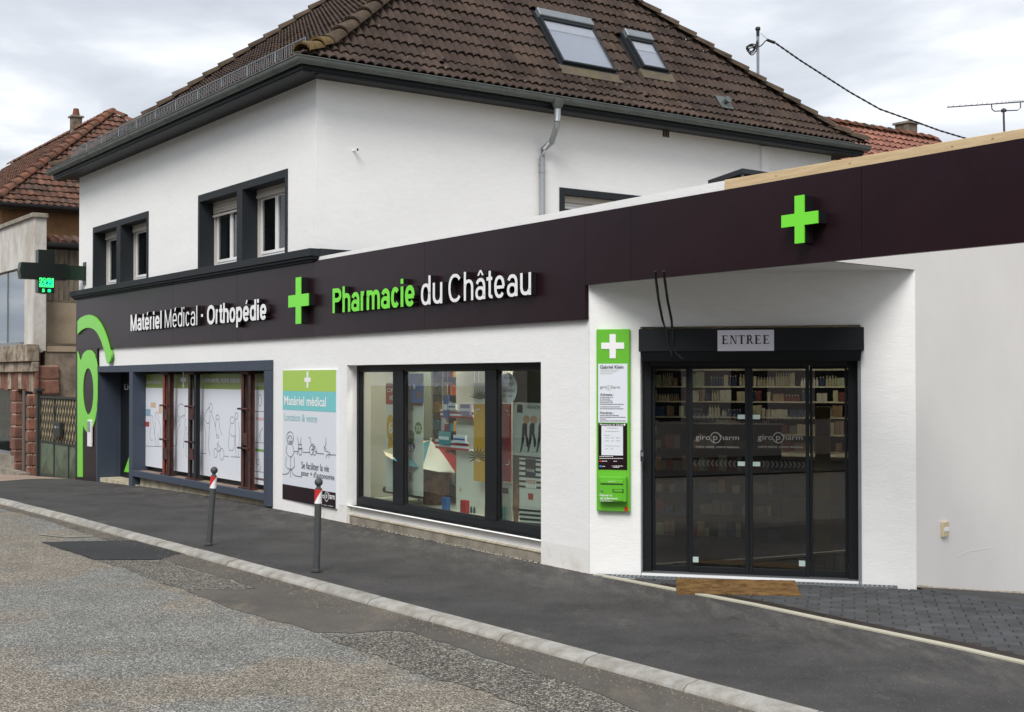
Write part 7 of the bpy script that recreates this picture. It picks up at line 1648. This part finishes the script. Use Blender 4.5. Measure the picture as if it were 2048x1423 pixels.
t11, *_ = card('beach_backdrop', 'cream backdrop with flip-flops and starfish printed on a sand dune', 'backdrop', bei, c5([(722, 500)])[0], c5([(912, 1165)])[0], 0.60)
patch(t11, mat('sand_print', s2l(196, 180, 140), 0.7), 0.597, c5([(730, 1140), (780, 1105), (840, 1100), (890, 1120), (908, 1160)]), 'dune'); patch(t11, mat('teal_shoe', s2l(50, 80, 84), 0.6), 0.596, c5(circ(821, 1082, 8, 30, 10)), 'flip_flop'); patch(t11, MAT['teal_shoe'], 0.596, c5(circ(842, 1085, 8, 30, 10)), 'flip_flop')
patch(t11, MAT['sand_print'], 0.596, c5([(745, 915), (752, 935), (765, 940), (754, 948), (752, 965), (744, 950), (733, 948), (742, 936)]), 'starfish')
# parasol
px_c, pz_c = bq(*c5([(560, 740)])[0], 0.75); um = thing('parasol', Frame(B.w(px_c, .75, 0).x, B.w(px_c, .75, 0).y, 0), 'open beach parasol with red, cream and teal sections in the display window', 'parasol')
ptop = B.w(px_c, 0.72, bq(*c5([(540, 605)])[0], 0.72)[1]); cols = [mat('par_cream', s2l(206, 196, 160), 0.7), mat('par_teal', s2l(70, 130, 140), 0.7), mat('par_white', s2l(214, 212, 200), 0.7), mat('par_red', s2l(176, 40, 40), 0.7)]
tiltM = Matrix.Translation(ptop) @ Matrix.Rotation(R_(12), 4, 'Y') @ Matrix.Rotation(R_(8), 4, 'X')
fp = Frame(0, 0, 0); fp.M = tiltM; RP_ = 0.60; n = 8
for k in range(n):
    m = MB(fp); a0, a1 = 2 * math.pi * k / n, 2 * math.pi * (k + 1) / n; prev = None
    for j in range(5):
        r0 = RP_ * j / 4; zz0_ = -0.27 * (j / 4) ** 1.25
        cur = [m.V((r0 * math.cos(a0), r0 * math.sin(a0), zz0_)), m.V((r0 * 0.96 * math.cos((a0 + a1) / 2), r0 * 0.96 * math.sin((a0 + a1) / 2), zz0_ - 0.01)), m.V((r0 * math.cos(a1), r0 * math.sin(a1), zz0_))]
        if prev: m.face((prev[0], cur[0], cur[1], prev[1])); m.face((prev[1], cur[1], cur[2], prev[2]))
        prev = cur
    m.obj('gore', cols[(0, 2, 1, 3, 0, 1, 2, 3)[k]], um, recalc=False)
MB(fp).tube([(0, 0, 0.03), (0, 0, -1.1)], 0.014, 8).obj('pole', whiteL, um)
# hanging striped trays with boxes
for (a_, b_, yt_, yb_, ang, items, lab_) in ((612, 832, 395, 450, 0, ((632, 663, 300, 455, blu), (665, 715, 355, 400, whiteP), (745, 812, 360, 432, mat('box_lilac', s2l(150, 140, 180), .6))), 'upper red and white striped hanging tray with small boxes'), (578, 802, 600, 660, 0, ((600, 672, 545, 630, mat('box_turquoise', s2l(70, 150, 160), .6)), (700, 780, 570, 620, whiteP)), 'lower red and white striped hanging tray with small boxes')):
    x0, z0 = bq(*c5([(a_, yb_)])[0], 0.5); x1 = bq(*c5([(b_, yb_)])[0], 0.5)[0]; z1 = bq(*c5([(a_, yt_)])[0], 0.5)[1]
    tr = thing('striped_tray', Frame(B.w(x0, .5, 0).x, B.w(x0, .5, 0).y, 0), lab_, 'tray', 'striped hanging trays in the display window')
    for k in range(4):
        za_ = z0 + (z1 - z0) * k / 4; MB(B).box(x0, x1, 0.5, 0.51, za_, za_ + (z1 - z0) / 4 - 0.0005).obj('stripe', redB if k % 2 == 0 else whiteP, tr)
    MB(B).box(x0, x1, 0.51, 0.72, z0, z0 + 0.012).obj('tray_floor', whiteP, tr)
    for xx in (x0 + 0.02, x1 - 0.02): MB(B).tube([(xx, 0.6, z0), (xx, 0.6, 2.6)], 0.003, 4).obj('cord', whiteP, tr)
    for i_, (ia, ib_, iyt, iyb, m) in enumerate(items):
        xa_, zb_i = bq(*c5([(ia, iyb)])[0], 0.47); xb_ = bq(*c5([(ib_, iyb)])[0], 0.47)[0]; zt_i = bq(*c5([(ia, iyt)])[0], 0.47)[1]
        cc = ('blue', 'white', 'lilac') if lab_.startswith('upper') else ('turquoise', 'white')
        MB(B).box(xa_, xb_, 0.47, 0.495, zb_i, zt_i).obj('product_box', m, None, label='%s product box on the %s striped tray' % (cc[i_], lab_.split()[0]), cat='box', group='product boxes on the striped trays')
        pbx = [o for o in bpy.data.objects if o.name.startswith('product_box')][-1]; MB(B).box(xa_ + 0.01, xb_ - 0.01, 0.468, 0.4699, zb_i + (zt_i - zb_i) * .35, zb_i + (zt_i - zb_i) * .6).obj('label_band', whiteP if i_ != 1 else blu, pbx)
# shelf unit glimpsed between the poster and the cream backdrop
su_ = thing('back_shelf', Frame(B.w(2.5, 1.3, 0).x, B.w(2.5, 1.3, 0).y, -56), 'dark shelf unit with small goods behind the striped trays', 'shelving')
bx0 = bq(850, 800, 1.3)[0]; bx1 = bq(912, 800, 1.3)[0] + 0.1; rg2 = random.Random(8)
MB(B).box(bx0, bx1, 1.6, 1.63, 0.3, 2.5).obj('back_panel', dshelf, su_)
gcol = {'white': whiteP, 'blue': blu, 'red': redB, 'yellow': yel, 'turquoise': MAT['box_turquoise'], 'tan': MAT['tan_print']}
for k in range(8):
    zk = 0.5 + k * 0.25; MB(B).box(bx0, bx1, 1.3, 1.6, zk - 0.015, zk).obj('shelf', dshelf, su_); xx = bx0 + 0.02
    while xx < bx1 - 0.08:
        wv_ = rg2.uniform(0.05, 0.11); cn = rg2.choice(list(gcol)); o_ = MB(B).box(xx, xx + wv_ * 0.9, 1.32, 1.40, zk + 0.0005, zk + rg2.uniform(0.09, 0.2)).obj('pack', gcol[cn], None, M=B.M); tag(o_, '%s pack on level %s of the dark shelf unit in the display window' % (cn, ('one, lowest', 'two', 'three', 'four', 'five', 'six', 'seven', 'eight, topmost')[k]), 'pack', 'packs on the dark shelf unit'); xx += wv_
for (pa_, pb_, pt_, cn, lab_) in ((1015, 1040, 1120, 'turquoise', 'small turquoise bottle box standing on the display floor'), (930, 965, 1075, 'yellow', 'small yellow sun-care box standing on the display floor'), (640, 670, 1040, 'blue', 'small blue box standing on the display floor by the basket'), (765, 800, 1085, 'red', 'small red box standing on the display floor by the sand dune')):
    xa_, _z = bq(*c5([(pa_, 1100)])[0], 0.4); xb_ = bq(*c5([(pb_, 1100)])[0], 0.4)[0]; o_ = MB(B).box(xa_, xb_, 0.36, 0.42, 0.3005, 0.3005 + rg2.uniform(0.12, 0.2)).obj('product_box', gcol[cn], None, M=B.M); tag(o_, lab_, 'box')
# wicker chair
wx0, wz0 = bq(*c5([(470, 1090)])[0], 0.8); wx1 = bq(*c5([(690, 1100)])[0], 0.8)[0]
wc = thing('wicker_basket', Frame(B.w(wx0, .8, 0).x, B.w(wx0, .8, 0).y, 0), 'brown wicker basket chair under the parasol', 'basket')
fw = Frame(B.w((wx0 + wx1) / 2, 0.8, 0).x, B.w((wx0 + wx1) / 2, 0.8, 0).y, -56)
rw = (wx1 - wx0) / 2 * 0.46
MB(fw).lathe([(rw * 0.8, 0.301), (rw * 0.95, 0.45), (rw, 0.72), (rw * 0.96, 0.74)], n=18).obj('seat', brn, wc, smooth=True)
bk = MB(fw); n = 12; pr0 = None
for k in range(n + 1):
    a = math.pi * (0.05 + 0.9 * k / n); cur = [bk.V((rw * math.cos(a), rw * math.sin(a) * 0.9, 0.74)), bk.V((rw * 1.05 * math.cos(a), rw * math.sin(a) * 1.1, 1.02 + 0.12 * math.sin(a)))]
    if pr0: bk.face((pr0[0], cur[0], cur[1], pr0[1]))
    pr0 = cur
bk.obj('backrest', brn, wc, smooth='all', recalc=False)
MB(fw).lathe([(rw * .9, 0.741), (rw * .8, 0.80), (rw * 0.3, 0.82)], n=18).obj('cushion', MAT['brown_print'], wc, smooth=True)
# dark wooden rail on the floor of the display
x0, z0 = bq(*c5([(238, 955)])[0], 0.55); x1, z1 = bq(*c5([(478, 965)])[0], 0.55); MB(B).tube([(x0, 0.55, z0 + 0.03), (x1, 0.55, z0 + 0.03)], 0.045, 8).obj('driftwood', mat('driftwood', s2l(96, 70, 58), .9, bump=.5, bs=20), None, M=B.M, label='dark driftwood log hanging across the foot of the offer poster', cat='log')

# shelving behind the entrance
shu = thing('medicine_shelving', D, 'wall shelving packed with medicine boxes and bottles seen through the entrance', 'shelving')
ys = DBK - 0.34
zr = [D.q(1450, p, ys)[1] for p in (771, 801, 832, 866, 900, 934)]
xs_0 = D.q(1300, 800, ys)[0]; xs_1 = D.q(1696, 800, ys)[0]
MB(D).box(xs_0, xs_1, DBK - 0.04, DBK - 0.005, 0.035, zr[0] + 0.42).obj('back_panel', dshelf, shu)
MB(D).box(xs_0, xs_1, ys - 0.02, DBK - 0.04, zr[0] + 0.22, zr[0] + 0.42).obj('pelmet', shelfE, shu)
for xx in (xs_0 - 0.05, xs_1): MB(D).box(xx, xx + 0.05, ys, DBK - 0.005, 0.035, zr[0] + 0.42).obj('side_panel', shelfE, shu)
for z in zr: 
    MB(D).box(xs_0, xs_1, ys, DBK - 0.04, z - 0.018, z).obj('shelf', shelfE, shu)
pcols = {'cream': s2l(178, 168, 138), 'white': s2l(196, 190, 172), 'pale green': s2l(150, 158, 126), 'blue': s2l(48, 66, 98), 'red': s2l(112, 58, 50), 'tan': s2l(142, 116, 90), 'grey': s2l(112, 108, 100)}
pm_ = {k: mat('pack_' + k.replace(' ', '_'), v, 0.5, rnd=0.12) for k, v in pcols.items()}
bxm = {}; btm = {}
for k in pcols:
    bxm[k] = MB().box(-0.5, 0.5, 0, 0.09, 0, 1).mesh('medicine_box', pm_[k])
    btm[k] = [MB().lathe([(0.30, 0), (0.48, 0.02), (0.48, 0.68), (0.2, 0.80), (0.2, 0.84)], n=10).mesh('bottle', pm_[k], smooth=True), MB().lathe([(0.22, 0.84), (0.22, 1.0)], n=10).mesh('cap', pm_['white'])]
rnd_ = random.Random(11); shelf_names = ('top', 'second', 'third', 'fourth', 'fifth', 'lowest')
wts = {0: ['cream', 'cream', 'white', 'pale green', 'tan', 'blue', 'cream'], 1: ['white', 'cream', 'cream', 'red', 'tan', 'blue'], 2: ['cream', 'white', 'tan', 'cream', 'blue'], 3: ['red', 'tan', 'cream', 'grey', 'pale green'], 4: ['grey', 'tan', 'cream', 'red'], 5: ['cream', 'white', 'grey']}
ords = ['first', 'second', 'third', 'fourth', 'fifth', 'sixth', 'seventh', 'eighth', 'ninth', 'tenth', 'eleventh', 'twelfth', 'thirteenth', 'fourteenth', 'fifteenth', 'sixteenth', 'seventeenth', 'eighteenth', 'nineteenth', 'twentieth']
for si, z in enumerate(zr):
    rn = -1
    x = xs_0 + 0.02; maxh = (zr[si - 1] - z - 0.04) if si else 0.21
    while x < xs_1 - 0.08:
        rn += 1; col = rnd_.choice(wts[si]); runlen = rnd_.randint(2, 6); bottle = rnd_.random() < 0.45; w_ = rnd_.uniform(0.028, 0.052); h_ = maxh * rnd_.uniform(0.55, 0.98)
        if bottle: w_ = min(w_, 0.04)
        else: runlen = rnd_.randint(1, 3); w_ *= rnd_.choice((1, 1, 1.6))
        for k in range(runlen):
            if x > xs_1 - 0.08: break
            hh_ = h_ * rnd_.uniform(0.97, 1.03)
            if hh_ > maxh: hh_ = maxh
            if bottle:
                M = D.M @ Matrix.Translation((x + w_ / 2, ys + 0.06, z)) @ Matrix.Diagonal((w_ * 0.95, w_ * 0.95, hh_, 1))
                b = thing('medicine_bottle', M, '%s bottle in the %s run of products along the %s medicine shelf' % (col, ords[min(rn, 19)], shelf_names[si]), 'bottle', 'medicine bottles on the shelving')
                link('bottle_body', btm[col][0], M, b); link('cap', btm[col][1], M, b)
            else:
                M = D.M @ Matrix.Translation((x + w_ / 2, ys + 0.015, z)) @ Matrix.Diagonal((w_ * 0.94, 1, hh_, 1))
                b = link('medicine_box', bxm[col], M); tag(b, '%s box in the %s run of products along the %s medicine shelf' % (col, ords[min(rn, 19)], shelf_names[si]), 'box', 'medicine boxes on the shelving')
            x += w_
        x += rnd_.choice((0.0, 0.01, 0.03, 0.08))
# gondola added to darken the view of the lower shelves
gd = thing('display_gondola', D, 'low dark display gondola with sparse packs in front of the lower medicine shelves', 'gondola')
gx0 = D.q(1306, 900, 3.0)[0]; gx1 = D.q(1560, 900, 3.0)[0]; gtop = D.q(1450, 850, 3.0)[1]
MB(D).box(gx0, gx1, 3.3, 3.36, 0.035, gtop).obj('back_panel', dshelf, gd)
rg = random.Random(4)
for k in range(5):
    zz1 = gtop - 0.03 - k * 0.27; MB(D).box(gx0, gx1, 3.0, 3.3, zz1 - 0.27 + 0.0, zz1 - 0.255).obj('shelf', dshelf, gd)
    xx = gx0 + 0.03; 
    while xx < gx1 - 0.12:
        wv_ = rg.uniform(0.05, 0.12); hv_ = rg.uniform(0.09, 0.19); cn = rg.choice(['grey', 'red', 'tan', 'grey', 'pale green', 'blue'])
        if rg.random() < 0.75:
            ob_ = MB(D).box(xx, xx + wv_ * .94, 3.03, 3.12, zz1 - 0.2549, zz1 - 0.2549 + hv_).obj('pack', pm_[cn], None, M=D.M)
            tag(ob_, '%s pack on the dark gondola, shelf %s' % (cn, ('one, topmost', 'two', 'three', 'four', 'five, lowest')[k]), 'pack', 'packs on the dark gondola')
        xx += wv_
MB(D).box(gx0 - 0.03, gx1 + 0.03, 2.98, 3.38, gtop, gtop + 0.02).obj('top', dshelf, gd)
# counter and a display stand further forward
ctr = thing('sales_counter', D, 'low grey-brown sales counter inside the entrance', 'counter')
cxa = D.q(1500, 900, 3.4)[0]; cxb = D.q(1690, 900, 3.4)[0]
MB(D).box(cxa, cxb, 3.4, 4.0, 0.035, 0.98).obj('front', mat('counter_front', s2l(110, 100, 84), 0.6), ctr); MB(D).box(cxa - 0.04, cxb + 0.04, 3.35, 4.05, 0.981, 1.02).obj('top', shelfE, ctr)
st = thing('display_stand', D, 'yellow cardboard display stand just inside the entrance', 'stand')
sx0 = D.q(1630, 820, 2.2)[0]; sx1 = D.q(1660, 820, 2.2)[0]; MB(D).box(sx0, sx1, 2.2, 2.5, 0.035, D.q(1640, 812, 2.2)[1]).obj('carton', mat('stand_yellow', s2l(150, 128, 44), 0.6), st); MB(D).box(sx0 + 0.02, sx1 - 0.02, 2.196, 2.1995, D.q(1640, 870, 2.2)[1], D.q(1640, 840, 2.2)[1]).obj('tray_opening', MAT['brown_print'], st)

# ------------------------------------------------------------------ the other side of the street (seen only as reflections)
OPn = -13.6
opf = Frame(*kp(0, OPn), u=(KD.x, KD.y, 0))      # x along the street to the far left, y away from the pharmacy (n = (-u.y,u.x))
if opf.n.dot(Vector((KN.x, KN.y, 0))) > 0: opf = Frame(*kp(0, OPn), u=(-KD.x, -KD.y, 0))
ob = [(-26, -13, 6.2, (150, 140, 120), 'beige'), (-12, 0, 5.4, (170, 160, 150), 'grey'), (6, 18, 6.0, (140, 120, 96), 'ochre'), (20, 34, 5.2, (176, 170, 158), 'pale')]
sheet('far_pavement', [kp(-40, -8.4), kp(60, -8.4), kp(60, -13.4), kp(-40, -13.4)], lambda x, y: gz(y) - 0.02, paveM)
for (a, b, hgt, col, nm) in ob:
    h = thing('terraced_house', opf, '%s two-storey house across the street' % nm, 'house', 'houses across the street')
    MB(opf).box(a, b, 0, 9, -0.8, hgt).obj('wall', mat(nm + '_front', s2l(*col), 0.9, var=0.08), h)
    MB(opf).hull([(a - .3, -0.4, hgt), (b + .3, -0.4, hgt), (b + .3, 9.4, hgt), (a - .3, 9.4, hgt)], [(a - .3, 4.4, hgt + 3.2), (b + .3, 4.4, hgt + 3.2), (b + .3, 4.6, hgt + 3.2), (a - .3, 4.6, hgt + 3.2)]).obj('roof', deckB, h)
    x = a + 1.2
    while x < b - 1.8:
        for z in (0.9, 3.6):
            MB(opf).box(x, x + 1.1, -0.02, 0.05, z, z + 1.35).obj('window', curtainK, h)
        x += 2.6
leafm = mat('hedge_green', (0.035, 0.06, 0.02), 0.8, col2=(0.06, 0.09, 0.03), vs=6)
hd = MB(opf); rnd_ = random.Random(9)
for k in range(5200):
    x = rnd_.uniform(0.2, 5.8); y = rnd_.uniform(-1.2, 1.6); z = rnd_.uniform(-0.1, 3.4 + 0.6 * math.sin(x * 2)); s_ = rnd_.uniform(0.06, 0.12); a = Vector((rnd_.uniform(-1, 1), rnd_.uniform(-1, 1), rnd_.uniform(-1, 1))).normalized(); b = a.orthogonal().normalized() * s_; a = a * s_
    hd.poly([(x - a.x, y - a.y, z - a.z), (x + b.x, y + b.y, z + b.z), (x + a.x, y + a.y, z + a.z), (x - b.x, y - b.y, z - b.z)])
hd.obj('hedge', leafm, None, M=opf.M, label='dense green hedge between the houses across the street', cat='hedge', recalc=False)
# parked car opposite
def parked_car(xc, m, lab):
    f = Frame(*kp(0, -7.3), u=tuple(opf.u)); c = thing('parked_car', f, lab, 'car')
    prof = [(-2.1, 0.35), (-2.12, 0.75), (-1.95, 0.95), (-1.35, 1.02), (-0.75, 1.42), (0.75, 1.45), (1.5, 1.05), (2.0, 0.95), (2.12, 0.7), (2.1, 0.35)]
    MB(f).prism([(xc + p[0], p[1] - 0.05) for p in prof], -0.85, 0.85).obj('body', m, c, bev=0.06)
    MB(f).prism([(xc + p[0], p[1]) for p in ((-1.2, 1.02), (-0.72, 1.33), (0.7, 1.35), (1.3, 1.02))], -0.86, 0.86).obj('side_glass', ledB, c)
    for xx in (-1.35, 1.3):
        for yy_ in (-0.88, 0.7):
            wl2 = MB(f).tube([(xc + xx, yy_, 0.26), (xc + xx, yy_ + 0.19, 0.26)], 0.32, 20).obj('wheel', black, c); MB(f).tube([(xc + xx, yy_ - 0.005, 0.26), (xc + xx, yy_ + 0.195, 0.26)], 0.2, 14).obj('rim', galv, wl2)
    for yy_ in (-0.7, 0.5): MB(f).box(xc + 2.1, xc + 2.13, yy_, yy_ + 0.25, 0.68, 0.82).obj('tail_light', redP, c); MB(f).box(xc - 2.13, xc - 2.1, yy_, yy_ + 0.25, 0.62, 0.75).obj('headlight', whiteL, c)
carw = mat('white_car_paint', (0.6, 0.62, 0.64), 0.25, coat=0.5); carg = mat('dark_car_paint', (0.05, 0.055, 0.07), 0.25, coat=0.5)
parked_car(9.5, carw, 'white parked hatchback across the street'); parked_car(15.5, carg, 'dark parked hatchback across the street')
# remove empty helper roots that hold nothing
for o in [o for o in bpy.data.objects if o.type == 'EMPTY' and not o.children]: bpy.data.objects.remove(o)
